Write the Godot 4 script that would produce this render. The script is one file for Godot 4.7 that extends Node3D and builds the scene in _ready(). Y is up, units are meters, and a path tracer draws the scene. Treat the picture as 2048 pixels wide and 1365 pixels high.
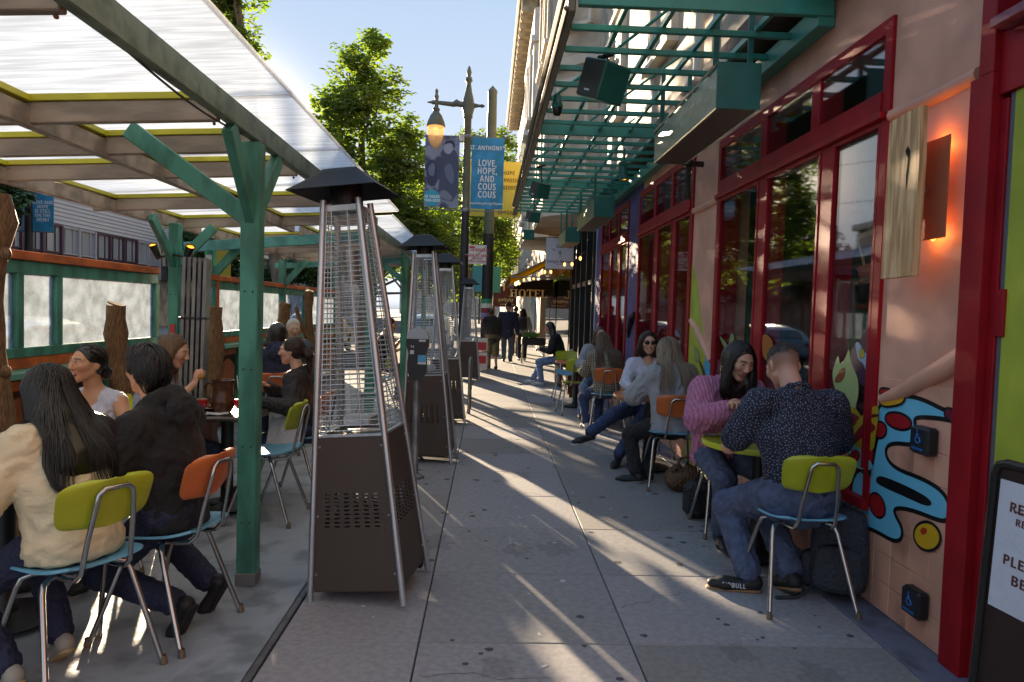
extends Node3D

var mats := {}
var texs := {}
var taken := {}
var meshes := {}
var jobs := []
var PI2 := TAU

func _ready():
	set_view()
	build_ground()
	build_sidewalk()
	build_left_buildings()
	build_right_building()
	build_far_right()
	build_awning()
	build_parklet()
	build_fence()
	build_trees()
	build_heaters()
	build_street_furniture()
	build_shopfront_things()
	build_tables_and_chairs()
	build_tableware()
	build_people()
	run_jobs()

func set_view():
	var cam := Camera3D.new()
	cam.name = "camera"
	var r := Vector3(0.99899739, 0.02963809, 0.03355304)
	var u := Vector3(-0.02813041, 0.99861112, -0.04454789)
	cam.transform = Transform3D(Basis(r, u, r.cross(u)).orthonormalized(), Vector3(0, 1.55, 0))
	cam.fov = 51.98
	cam.near = 0.05
	cam.far = 600.0
	add_child(cam)
	cam.current = true
	var env := Environment.new()
	env.background_mode = Environment.BG_SKY
	var sm := ProceduralSkyMaterial.new()
	sm.sky_top_color = Color(0.47, 0.62, 0.785)
	sm.sky_horizon_color = Color(0.86, 0.88, 0.91)
	sm.sky_curve = 0.3
	sm.ground_bottom_color = Color(0.2, 0.2, 0.2)
	sm.ground_horizon_color = Color(0.6, 0.62, 0.65)
	sm.sun_angle_max = 30.0
	sm.sun_curve = 0.1
	sm.sky_energy_multiplier = SKY_E
	sm.ground_energy_multiplier = SKY_E
	var sky := Sky.new()
	sky.sky_material = sm
	env.sky = sky
	env.tonemap_mode = Environment.TONE_MAPPER_LINEAR
	env.tonemap_exposure = EXPO
	env.sdfgi_enabled = true
	env.ssao_enabled = true
	env.ssil_enabled = true
	var we := WorldEnvironment.new()
	we.name = "environment"
	we.environment = env
	add_child(we)
	var sun := DirectionalLight3D.new()
	sun.name = "sun"
	sun.light_energy = SUN_E
	sun.light_color = Color(1.0, 0.90, 0.76)
	sun.light_angular_distance = 0.5
	sun.shadow_enabled = true
	add_child(sun)
	var az := deg_to_rad(SUN_AZ)
	var el := deg_to_rad(SUN_EL)
	var to_sun := Vector3(-sin(az) * cos(el), sin(el), -cos(az) * cos(el))
	sun.look_at_from_position(to_sun * 50.0, Vector3.ZERO, Vector3.UP)

const SKY_E := 0.53
const EXPO := 5.7
const SUN_E := 1.15
const SUN_AZ := 21.0
const SUN_EL := 11.0

# ---------------------------------------------------------------- mesh builder
class MB:
	var v := PackedVector3Array()
	var n := PackedVector3Array()
	var u := PackedVector2Array()
	var c := PackedColorArray()
	var ix := PackedInt32Array()
	var col := Color.WHITE
	var colored := false

	func vert(p: Vector3, nn: Vector3, uv := Vector2.ZERO) -> int:
		v.append(p); n.append(nn); u.append(uv); c.append(col)
		return v.size() - 1

	func t3(a: int, b: int, d: int):  # counter-clockwise seen from outside
		ix.append(a); ix.append(d); ix.append(b)

	func quad(a: Vector3, b: Vector3, d: Vector3, e: Vector3):
		var nn := (b - a).cross(e - a)
		if nn.length_squared() < 1e-14:
			nn = (d - b).cross(e - b)
		nn = nn.normalized()
		var i := vert(a, nn, Vector2(0, 1)); vert(b, nn, Vector2(1, 1)); vert(d, nn, Vector2(1, 0)); vert(e, nn, Vector2(0, 0))
		t3(i, i + 1, i + 2); t3(i, i + 2, i + 3)

	func quad_o(a: Vector3, b: Vector3, d: Vector3, e: Vector3, out: Vector3):
		if (b - a).cross(e - a).dot(out) < 0.0: quad(a, e, d, b)
		else: quad(a, b, d, e)

	func tri(a: Vector3, b: Vector3, d: Vector3):
		var nn := (b - a).cross(d - a).normalized()
		var i := vert(a, nn); vert(b, nn); vert(d, nn)
		t3(i, i + 1, i + 2)

	func box(at: Vector3, size: Vector3, bs := Basis.IDENTITY, bev := 0.0):
		var h := size / 2.0
		var X := bs.x; var Y := bs.y; var Z := bs.z
		if bev <= 0.0:
			var p := []
			for k in 8:
				p.append(at + X * h.x * (1 if k & 1 else -1) + Y * h.y * (1 if k & 2 else -1) + Z * h.z * (1 if k & 4 else -1))
			quad(p[4], p[5], p[7], p[6]); quad(p[1], p[0], p[2], p[3]); quad(p[5], p[1], p[3], p[7])
			quad(p[0], p[4], p[6], p[2]); quad(p[6], p[7], p[3], p[2]); quad(p[0], p[1], p[5], p[4])
			return
		bev = min(bev, min(h.x, min(h.y, h.z)) * 0.9)
		var ax := [X, Y, Z]
		var hh := [h.x, h.y, h.z]
		for a in 3:
			var b := (a + 1) % 3
			var d := (a + 2) % 3
			for s in [-1.0, 1.0]:
				var o: Vector3 = at + ax[a] * hh[a] * s
				var eb: Vector3 = ax[b] * (hh[b] - bev)
				var ed: Vector3 = ax[d] * (hh[d] - bev) * s
				quad(o - eb - ed, o + eb - ed, o + eb + ed, o - eb + ed)
			for sb in [-1.0, 1.0]:
				for sd in [-1.0, 1.0]:
					var p0: Vector3 = at + ax[b] * hh[b] * sb + ax[d] * (hh[d] - bev) * sd
					var p1: Vector3 = at + ax[b] * (hh[b] - bev) * sb + ax[d] * hh[d] * sd
					var e: Vector3 = ax[a] * (hh[a] - bev) * sb * sd
					quad_o(p0 - e, p0 + e, p1 + e, p1 - e, ax[b] * sb + ax[d] * sd)
		for k in 8:
			var sx := 1.0 if k & 1 else -1.0
			var sy := 1.0 if k & 2 else -1.0
			var sz := 1.0 if k & 4 else -1.0
			var a0 := at + X * h.x * sx + Y * (h.y - bev) * sy + Z * (h.z - bev) * sz
			var b0 := at + X * (h.x - bev) * sx + Y * h.y * sy + Z * (h.z - bev) * sz
			var d0 := at + X * (h.x - bev) * sx + Y * (h.y - bev) * sy + Z * h.z * sz
			if sx * sy * sz > 0: tri(a0, b0, d0)
			else: tri(a0, d0, b0)

	# a bar of rectangular section from a to b; up gives the way its height points
	func bar(a: Vector3, b: Vector3, w: float, h: float, up := Vector3.UP, bev := 0.0):
		var z := (b - a).normalized()
		if abs(z.dot(up)) > 0.98: up = Vector3(0, 0, 1) if abs(z.y) > 0.9 else Vector3.UP
		var x := up.cross(z).normalized()
		box((a + b) / 2.0, Vector3(w, h, a.distance_to(b)), Basis(x, z.cross(x), z), bev)

	func tube(pts: Array, rad, sides := 8, caps := true):
		var m := pts.size()
		var up := Vector3.UP
		var d0: Vector3 = (pts[1] - pts[0]).normalized()
		if abs(d0.y) > 0.9: up = Vector3.RIGHT
		var x := up.cross(d0).normalized()
		var first := v.size()
		for i in m:
			var d: Vector3
			if i == 0: d = pts[1] - pts[0]
			elif i == m - 1: d = pts[m - 1] - pts[m - 2]
			else: d = (pts[i + 1] - pts[i]).normalized() + (pts[i] - pts[i - 1]).normalized()
			d = d.normalized()
			x = (x - d * x.dot(d)).normalized()
			var y := d.cross(x)
			var r: float = rad if rad is float else rad[i]
			for k in sides + 1:
				var a := TAU * k / sides
				var nn := x * cos(a) + y * sin(a)
				vert(pts[i] + nn * r, nn, Vector2(float(k) / sides, float(i) / (m - 1)))
		for i in m - 1:
			for k in sides:
				var a := first + i * (sides + 1) + k
				t3(a, a + 1, a + sides + 2); t3(a, a + sides + 2, a + sides + 1)
		if caps:
			for e in 2:
				var i: int = 0 if e == 0 else m - 1
				var nn: Vector3 = (pts[0] - pts[1] if e == 0 else pts[m - 1] - pts[m - 2]).normalized()
				var ctr := vert(pts[i], nn)
				for k in sides + 1:
					vert(v[first + i * (sides + 1) + k], nn)
				for k in sides:
					if e == 0: t3(ctr, ctr + 2 + k, ctr + 1 + k)
					else: t3(ctr, ctr + 1 + k, ctr + 2 + k)

	func lathe(prof: Array, segs := 16, xf := Transform3D.IDENTITY):
		for i in prof.size() - 1:
			var p: Vector2 = prof[i]
			var q: Vector2 = prof[i + 1]
			var d := (q - p).normalized()
			var na := Vector2(d.y, -d.x)
			var n0 := na; var n1 := na
			if i > 0:
				var e: Vector2 = (prof[i] - prof[i - 1]).normalized()
				if e.dot(d) > 0.6: n0 = (na + Vector2(e.y, -e.x)).normalized()
			if i < prof.size() - 2:
				var e: Vector2 = (prof[i + 2] - prof[i + 1]).normalized()
				if e.dot(d) > 0.6: n1 = (na + Vector2(e.y, -e.x)).normalized()
			var f := v.size()
			for k in segs + 1:
				var a := TAU * k / segs
				var ca := cos(a); var sa := sin(a)
				vert(xf * Vector3(p.x * ca, p.y, p.x * sa), (xf.basis * Vector3(n0.x * ca, n0.y, n0.x * sa)).normalized(), Vector2(float(k) / segs, p.y))
				vert(xf * Vector3(q.x * ca, q.y, q.x * sa), (xf.basis * Vector3(n1.x * ca, n1.y, n1.x * sa)).normalized(), Vector2(float(k) / segs, q.y))
			for k in segs:
				var b := f + k * 2
				t3(b, b + 1, b + 3); t3(b, b + 3, b + 2)

	func ball(at: Vector3, r: Vector3, segs := 12, bs := Basis.IDENTITY):
		var rows := []
		for i in segs / 2 + 1:
			var a := PI * i / (segs / 2)
			rows.append(Vector2(sin(a), -cos(a)))
		lathe(rows, segs, Transform3D(bs * Basis.from_scale(r), at))

	# outline in x,y extruded from z=0 to z=depth, under a transform
	func prism(poly: PackedVector2Array, depth: float, xf := Transform3D.IDENTITY, back := true):
		if Geometry2D.is_polygon_clockwise(poly):
			poly = poly.duplicate(); poly.reverse()
		var idx := Geometry2D.triangulate_polygon(poly)
		for s in [1, 0]:
			if s == 0 and not back: continue
			var f := v.size()
			var nn := (xf.basis * Vector3(0, 0, 1 if s else -1)).normalized()
			for p in poly: vert(xf * Vector3(p.x, p.y, depth * s), nn, p)
			for k in range(0, idx.size(), 3):
				var a := poly[idx[k]]; var b := poly[idx[k + 1]]; var d := poly[idx[k + 2]]
				var ccw := (b - a).cross(d - a) > 0
				if ccw == (s == 1): t3(f + idx[k], f + idx[k + 1], f + idx[k + 2])
				else: t3(f + idx[k], f + idx[k + 2], f + idx[k + 1])
		if depth > 0.0:
			for i in poly.size():
				var a := poly[i]; var b := poly[(i + 1) % poly.size()]
				quad(xf * Vector3(a.x, a.y, 0), xf * Vector3(b.x, b.y, 0), xf * Vector3(b.x, b.y, depth), xf * Vector3(a.x, a.y, depth))

	# rows of points, smooth; the outside is where (along the row) x (to the next row) points
	func grid(rows: Array, uvs := Vector2.ONE):
		var f := v.size()
		var h := rows.size(); var w: int = rows[0].size()
		for j in h:
			for i in w:
				var dx: Vector3 = rows[j][min(i + 1, w - 1)] - rows[j][max(i - 1, 0)]
				var dy: Vector3 = rows[min(j + 1, h - 1)][i] - rows[max(j - 1, 0)][i]
				vert(rows[j][i], dx.cross(dy).normalized(), Vector2(uvs.x * i / (w - 1), uvs.y * j / (h - 1)))
		for j in h - 1:
			for i in w - 1:
				var a := f + j * w + i
				t3(a, a + 1, a + w + 1); t3(a, a + w + 1, a + w)

	# a grid given thickness
	func shell(rows: Array, th: float):
		var h := rows.size(); var w: int = rows[0].size()
		var f := v.size()
		grid(rows)
		var low := []
		for j in h:
			var r := []
			for i in w: r.append(rows[j][i] - n[f + j * w + i] * th)
			low.append(r)
		var back := []
		for j in h:
			var r: Array = low[j].duplicate(); r.reverse(); back.append(r)
		grid(back)
		for i in w - 1:
			quad(low[0][i], low[0][i + 1], rows[0][i + 1], rows[0][i])
			quad(low[h - 1][i + 1], low[h - 1][i], rows[h - 1][i], rows[h - 1][i + 1])
		for j in h - 1:
			quad(low[j + 1][0], low[j][0], rows[j][0], rows[j + 1][0])
			quad(low[j][w - 1], low[j + 1][w - 1], rows[j + 1][w - 1], rows[j][w - 1])

	func mesh() -> ArrayMesh:
		var a := []
		a.resize(Mesh.ARRAY_MAX)
		a[Mesh.ARRAY_VERTEX] = v; a[Mesh.ARRAY_NORMAL] = n; a[Mesh.ARRAY_TEX_UV] = u; a[Mesh.ARRAY_INDEX] = ix
		if colored: a[Mesh.ARRAY_COLOR] = c
		var m := ArrayMesh.new()
		m.add_surface_from_arrays(Mesh.PRIMITIVE_TRIANGLES, a)
		return m

# ---------------------------------------------------------------- nodes
func numbered(called: String) -> String:
	if not taken.has(called):
		taken[called] = 0
		return called
	taken[called] += 1
	return "%s_%03d" % [called, taken[called]]

func tag(o: Node, label: String, category: String, group := ""):
	o.set_meta("label", label); o.set_meta("category", category)
	if group: o.set_meta("group", group)
	return o

func thing(called: String, label: String, category: String, at := Vector3.ZERO, turn := 0.0, group := "") -> Node3D:
	var o := Node3D.new()
	o.name = numbered(called)
	add_child(o)
	o.position = at; o.rotation.y = turn
	tag(o, label, category, group)
	return o

func inst(called: String, m: Mesh, mat: Material, parent: Node, at := Transform3D.IDENTITY) -> MeshInstance3D:
	var o := MeshInstance3D.new()
	o.name = called if parent != self else numbered(called)
	o.mesh = m
	o.material_override = mat
	o.transform = at
	parent.add_child(o, true)
	return o

func part(called: String, mb: MB, mat: Material, parent: Node, at := Transform3D.IDENTITY) -> MeshInstance3D:
	return inst(called, mb.mesh(), mat, parent, at)

func solo(called: String, mb: MB, mat: Material, label: String, category: String, group := "") -> MeshInstance3D:
	return tag(part(called, mb, mat, self), label, category, group)

func struct(called: String, mb: MB, mat: Material, parent: Node = self) -> MeshInstance3D:
	var o := part(called, mb, mat, parent)
	if parent == self: o.set_meta("kind", "structure")
	return o

func copy(o: Node3D, label := "", group := "") -> Node3D:
	var base := String(o.name)
	var cut := base.rfind("_")
	if cut > 0 and base.substr(cut + 1).is_valid_int(): base = base.substr(0, cut)
	var d: Node3D = o.duplicate()
	d.name = numbered(base)
	add_child(d)
	if label: d.set_meta("label", label)
	if group: d.set_meta("group", group)
	return d

func bx(called: String, at: Vector3, size: Vector3, mat: Material, parent: Node, bev := 0.004) -> MeshInstance3D:
	var m := MB.new()
	m.box(at, size, Basis.IDENTITY, bev)
	return part(called, m, mat, parent)

func words_on(text: String, height: float, mat: Material, parent: Node, xf: Transform3D, squeeze := 1.0, bold := true, serif := false, called := "lettering", depth := 0.003) -> MeshInstance3D:
	var tm := TextMesh.new()
	var f := SystemFont.new()
	f.font_names = PackedStringArray(["Droid Serif" if serif else "Droid Sans"])
	f.font_weight = 700 if bold else 400
	tm.font = f
	tm.text = text
	tm.font_size = 64
	tm.pixel_size = height / 46.0
	tm.depth = depth / (height / 46.0) * (height / 46.0)
	tm.curve_step = 2.0
	tm.horizontal_alignment = HORIZONTAL_ALIGNMENT_CENTER
	var o := inst(called, tm, mat, parent, xf * Transform3D(Basis.from_scale(Vector3(squeeze, 1, 1)), Vector3.ZERO))
	return o

# ---------------------------------------------------------------- materials
func noise_tex(key: String, freq: float, oct: int, lo: Color, hi: Color, a := 0.3, b := 0.7, size := 256, kind := FastNoiseLite.TYPE_SIMPLEX_SMOOTH, as_height := false) -> Texture2D:
	if texs.has(key): return texs[key]
	var f := FastNoiseLite.new()
	f.noise_type = kind
	f.seed = key.hash() % 1000
	f.frequency = freq
	f.fractal_octaves = oct
	var t := NoiseTexture2D.new()
	t.width = size; t.height = size
	t.seamless = true
	t.seamless_blend_skirt = 0.2
	t.noise = f
	var g := Gradient.new()
	g.offsets = PackedFloat32Array([a, b])
	g.colors = PackedColorArray([lo, hi])
	t.color_ramp = g
	texs[key] = t
	return t

func grey(x: float) -> Color:
	return Color(x, x, x)

# named noises: mottle (soft tone), grit (fine), wood, dirt
func tex(key: String) -> Texture2D:
	match key:
		"mottle": return noise_tex(key, 0.012, 5, grey(0.78), grey(1.0))
		"soft": return noise_tex(key, 0.010, 3, grey(0.9), grey(1.0))
		"grit": return noise_tex(key, 0.25, 3, grey(0.66), grey(1.0), 0.3, 0.75, 512)
		"concrete": return noise_tex(key, 0.03, 8, grey(0.90), grey(1.0), 0.2, 0.8, 1024)
		"height": return noise_tex(key, 0.03, 6, grey(0.0), grey(1.0), 0.2, 0.8, 512)
		"fineheight": return noise_tex(key, 0.2, 3, grey(0.0), grey(1.0), 0.2, 0.8, 512)
		"folds": return noise_tex(key, 0.013, 3, grey(0.0), grey(1.0), 0.25, 0.75, 512)
		"wear": return noise_tex(key, 0.012, 6, grey(0.80), grey(1.0), 0.25, 0.5, 512)
	return null

# o: tex, ts (texture scale per metre), bump, bs (cm), bts, metal, clear, world, alpha, back, uv
func mt(key: String, col := Color.WHITE, rough := 0.7, o := {}) -> StandardMaterial3D:
	if mats.has(key): return mats[key]
	var m := StandardMaterial3D.new()
	m.resource_name = key
	m.albedo_color = col
	m.roughness = rough
	m.metallic = o.get("metal", 0.0)
	if o.has("spec"): m.metallic_specular = o.spec
	var tri := false
	if o.has("tex"):
		m.albedo_texture = tex(o.tex) if o.tex is String else o.tex
		tri = true
	if o.has("bump"):
		m.heightmap_enabled = true
		m.heightmap_texture = tex(o.bump) if o.bump is String else o.bump
		m.heightmap_scale = o.get("bs", 0.2)
		tri = true
	if tri and not o.get("uv", false):
		m.uv1_triplanar = true
		m.uv1_world_triplanar = o.get("world", false)
	var s = o.get("ts", 1.0)
	m.uv1_scale = s if s is Vector3 else Vector3(s, s, s)
	if o.has("clear"):
		m.clearcoat_enabled = true; m.clearcoat = o.clear; m.clearcoat_roughness = 0.15
	if o.has("sheen"):
		m.rim_enabled = true; m.rim = o.sheen; m.rim_tint = 0.5
	if o.has("alpha"):
		m.transparency = BaseMaterial3D.TRANSPARENCY_ALPHA
		m.albedo_color.a = o.alpha
	if o.has("back"):
		m.backlight_enabled = true; m.backlight = o.back
	if o.has("emit"):
		m.emission_enabled = true; m.emission = o.emit; m.emission_energy_multiplier = o.get("ee", 1.0)
	if o.has("sss"):
		m.subsurf_scatter_enabled = true; m.subsurf_scatter_strength = o.sss
	if o.get("vc", false):
		m.vertex_color_use_as_albedo = true
	m.cull_mode = BaseMaterial3D.CULL_DISABLED
	mats[key] = m
	return m
# ---------------------------------------------------------------- ground
func build_ground():
	var asphalt := mt("asphalt", Color("#4a4a4c"), 0.9, {"tex": "concrete", "ts": 0.6, "world": true, "bump": "fineheight", "bs": 0.3})
	var m := MB.new()
	m.quad(Vector3(-400, -0.16, 300), Vector3(400, -0.16, 300), Vector3(400, -0.16, -500), Vector3(-400, -0.16, -500))
	struct("ground", m, mt("far_ground", Color("#77746e"), 0.95))
	m = MB.new()
	m.box(Vector3(-8, -0.2, -110), Vector3(13.9, 0.12, 420))
	struct("road", m, asphalt)
	m = MB.new()
	for k in 24:
		m.box(Vector3(-8.2, -0.137, 12 - k * 6.0), Vector3(0.12, 0.006, 2.6))
	part("lane_marking", m, mt("road_paint", Color("#c9c4b0"), 0.8, {"tex": "wear", "ts": 0.6}), get_node("road")).set_meta("kind", "stuff")
	m = MB.new()
	m.box(Vector3(-17, -0.1, -110), Vector3(4.4, 0.2, 420), Basis.IDENTITY, 0.02)
	struct("opposite_pavement", m, mt("far_concrete", Color("#8d8b88"), 0.9, {"tex": "concrete", "ts": 0.4, "world": true}))

func build_sidewalk():
	var grout := mt("grout", Color("#3c3c3e"), 0.95)
	var m := MB.new()
	m.box(Vector3(0.85, -0.085, -44.0), Vector3(3.9, 0.13, 94.0))
	var walk := struct("sidewalk", m, grout)
	var tones := []
	for k in 4:
		var base: Color = [Color("#929192"), Color("#858485"), Color("#9a989a"), Color("#8c8987")][k]
		tones.append(mt("paving_%d" % k, base, 0.78, {"tex": "concrete", "ts": 0.55 + 0.07 * k, "world": true, "bump": "grit", "bs": 0.03}))
	var rng := RandomNumberGenerator.new()
	rng.seed = 5
	var edges := [-0.93, -0.28, 0.715, 1.93]
	var z0 := -3.2 + 0.865 * 5
	for c in 3:
		var w: float = edges[c + 1] - edges[c] - 0.007
		m = MB.new()
		m.box(Vector3(0, -0.02, 0), Vector3(w, 0.04, 0.858), Basis.IDENTITY, 0.004)
		var mesh := m.mesh()
		for k in 42:
			var o := inst("paving_flag", mesh, tones[rng.randi() % 4], walk, Transform3D(Basis(), Vector3((edges[c] + edges[c + 1]) / 2, -rng.randf() * 0.0012, z0 - 0.4325 - k * 0.865)))
	var band := mt("painted_band", Color("#6d7182"), 0.6, {"tex": "wear", "ts": 0.5, "world": true})
	for k in 10:
		bx("edge_strip", Vector3(2.045, -0.02, z0 - 1.6 - k * 3.2), Vector3(0.222, 0.0385, 3.194), band, walk)
	m = MB.new()
	m.box(Vector3(0.85, -0.022, -60.0), Vector3(3.6, 0.04, 57.2))
	part("far_paving", m, tones[1], walk)
	m = MB.new()
	m.box(Vector3(-1.02, -0.08, -53.5), Vector3(0.16, 0.155, 75.0), Basis.IDENTITY, 0.02)
	part("kerb", m, mt("kerb", Color("#98969a"), 0.8, {"tex": "grit", "ts": 0.7}), walk)
	m = MB.new()
	for k in 150:
		var r := rng.randf_range(0.006, 0.022) * (1.0 if k % 5 else 1.35)
		var at := Vector3(rng.randf_range(-0.8, 1.9), 0.0, rng.randf_range(-11.0, -2.2))
		var pts := PackedVector2Array()
		for j in 9:
			var rr := r * rng.randf_range(0.75, 1.1)
			pts.append(Vector2(cos(TAU * j / 9) * rr * 1.2, sin(TAU * j / 9) * rr))
		m.prism(pts, 0.0012, Transform3D(Basis(Vector3.RIGHT, -PI / 2), at), false)
	part("gum_spot", m, mt("gum", Color("#4b4a4c"), 0.8), walk).set_meta("kind", "stuff")
	m = MB.new()
	for k in 26:
		var at := Vector3(rng.randf_range(-0.7, 1.9), 0.0, rng.randf_range(-7.0, -2.4))
		var pts := PackedVector2Array()
		var r := rng.randf_range(0.006, 0.016)
		for j in 7:
			var rr := r * rng.randf_range(0.4, 1.2)
			pts.append(Vector2(cos(TAU * j / 7) * rr * 1.8, sin(TAU * j / 7) * rr))
		m.prism(pts, 0.0012, Transform3D(Basis(Vector3.RIGHT, -PI / 2).rotated(Vector3.UP, rng.randf() * TAU), at), false)
	part("paper_scrap", m, mt("scrap", Color("#b9b8b8"), 0.8), walk).set_meta("kind", "stuff")
	# hairline cracks and old stains
	m = MB.new()
	for c in [[-0.25, -2.9, 0.1], [0.75, -3.6, 0.4], [0.2, -5.9, -0.3], [1.2, -4.9, 0.7], [1.5, -7.3, 0.2], [-0.1, -8.0, 0.5]]:
		var p := Vector3(c[0], 0.0015, c[1])
		var d := Vector3(cos(c[2]), 0, -sin(c[2]))
		for k in 12:
			var q := p + d.rotated(Vector3.UP, rng.randf_range(-0.7, 0.7)) * rng.randf_range(0.03, 0.07)
			var w := d.cross(Vector3.UP) * 0.0014
			m.quad(p - w, q - w, q + w, p + w)
			p = q
	part("crack", m, mt("crack_dark", Color("#3a393a"), 0.9), walk).set_meta("kind", "stuff")
	m = MB.new()
	for k in 34:
		var at := Vector3(rng.randf_range(-0.8, 1.85), 0.0, rng.randf_range(-12.0, -2.4))
		var r := rng.randf_range(0.04, 0.2)
		var pts := PackedVector2Array()
		for j in 22:
			var rr := r * (0.75 + 0.3 * sin(j * 1.9 + k) * sin(j * 0.7 + k * 2.0)) * rng.randf_range(0.85, 1.1)
			pts.append(Vector2(cos(TAU * j / 22) * rr, sin(TAU * j / 22) * rr * 1.3))
		m.prism(pts, 0.0006 + 0.00001 * k, Transform3D(Basis(Vector3.RIGHT, -PI / 2), at), false)
	part("stain", m, mt("stain", Color("#5a5654"), 0.7, {"alpha": 0.13}), walk).set_meta("kind", "stuff")
	# parklet deck
	m = MB.new()
	m.box(Vector3(-2.28, -0.09, -7.4), Vector3(2.6, 0.13, 18.0))
	var deck := struct("parklet_floor", m, grout)
	var paint := mt("deck_paint", Color("#959ba2"), 0.36, {"tex": "wear", "ts": 0.42, "world": true, "bump": "height", "bs": 0.25})
	for k in 6:
		for j in 2:
			bx("floor_panel", Vector3(-1.62 - j * 1.3, -0.02, 0.2 - k * 2.9), Vector3(1.294, 0.04, 2.894), paint, deck)
	bx("edge_seam", Vector3(-0.953, -0.016, -7.4), Vector3(0.03, 0.03, 18.0), mt("seam", Color("#626468"), 0.7, {"tex": "wear", "ts": 0.6}), deck)

# ---------------------------------------------------------------- buildings over the road
func facade_window(parent: Node, at: Vector3, w: float, h: float, face: Vector3, frame: Material, glass: Material, panes := 2, sash := true):
	# face = outward normal, in the plane of the wall; frame stands proud, the pane lies back
	var side := Vector3.UP.cross(face).normalized()
	var bs := Basis(side, Vector3.UP, face)
	var m := MB.new()
	var t := 0.09
	m.box(at + Vector3.UP * (h / 2 + t / 2) + face * 0.03, Vector3(w + 2 * t, t, 0.14), bs)
	m.box(at - Vector3.UP * (h / 2 + t / 2) + face * 0.05, Vector3(w + 2 * t + 0.1, t, 0.2), bs)
	for s in [-1, 1]:
		m.box(at + side * s * (w / 2 + t / 2) + face * 0.027, Vector3(t, h, 0.13), bs)
	for k in panes - 1:
		m.box(at + side * (w * (k + 1.0) / panes - w / 2) + face * 0.005, Vector3(0.05, h, 0.05), bs)
	if sash:
		m.box(at + face * 0.012, Vector3(w, 0.06, 0.05), bs)
	var f := part("window", m, frame, parent)
	m = MB.new()
	m.box(at - face * 0.012, Vector3(w, h, 0.012), bs)
	part("pane", m, glass, f)

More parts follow.
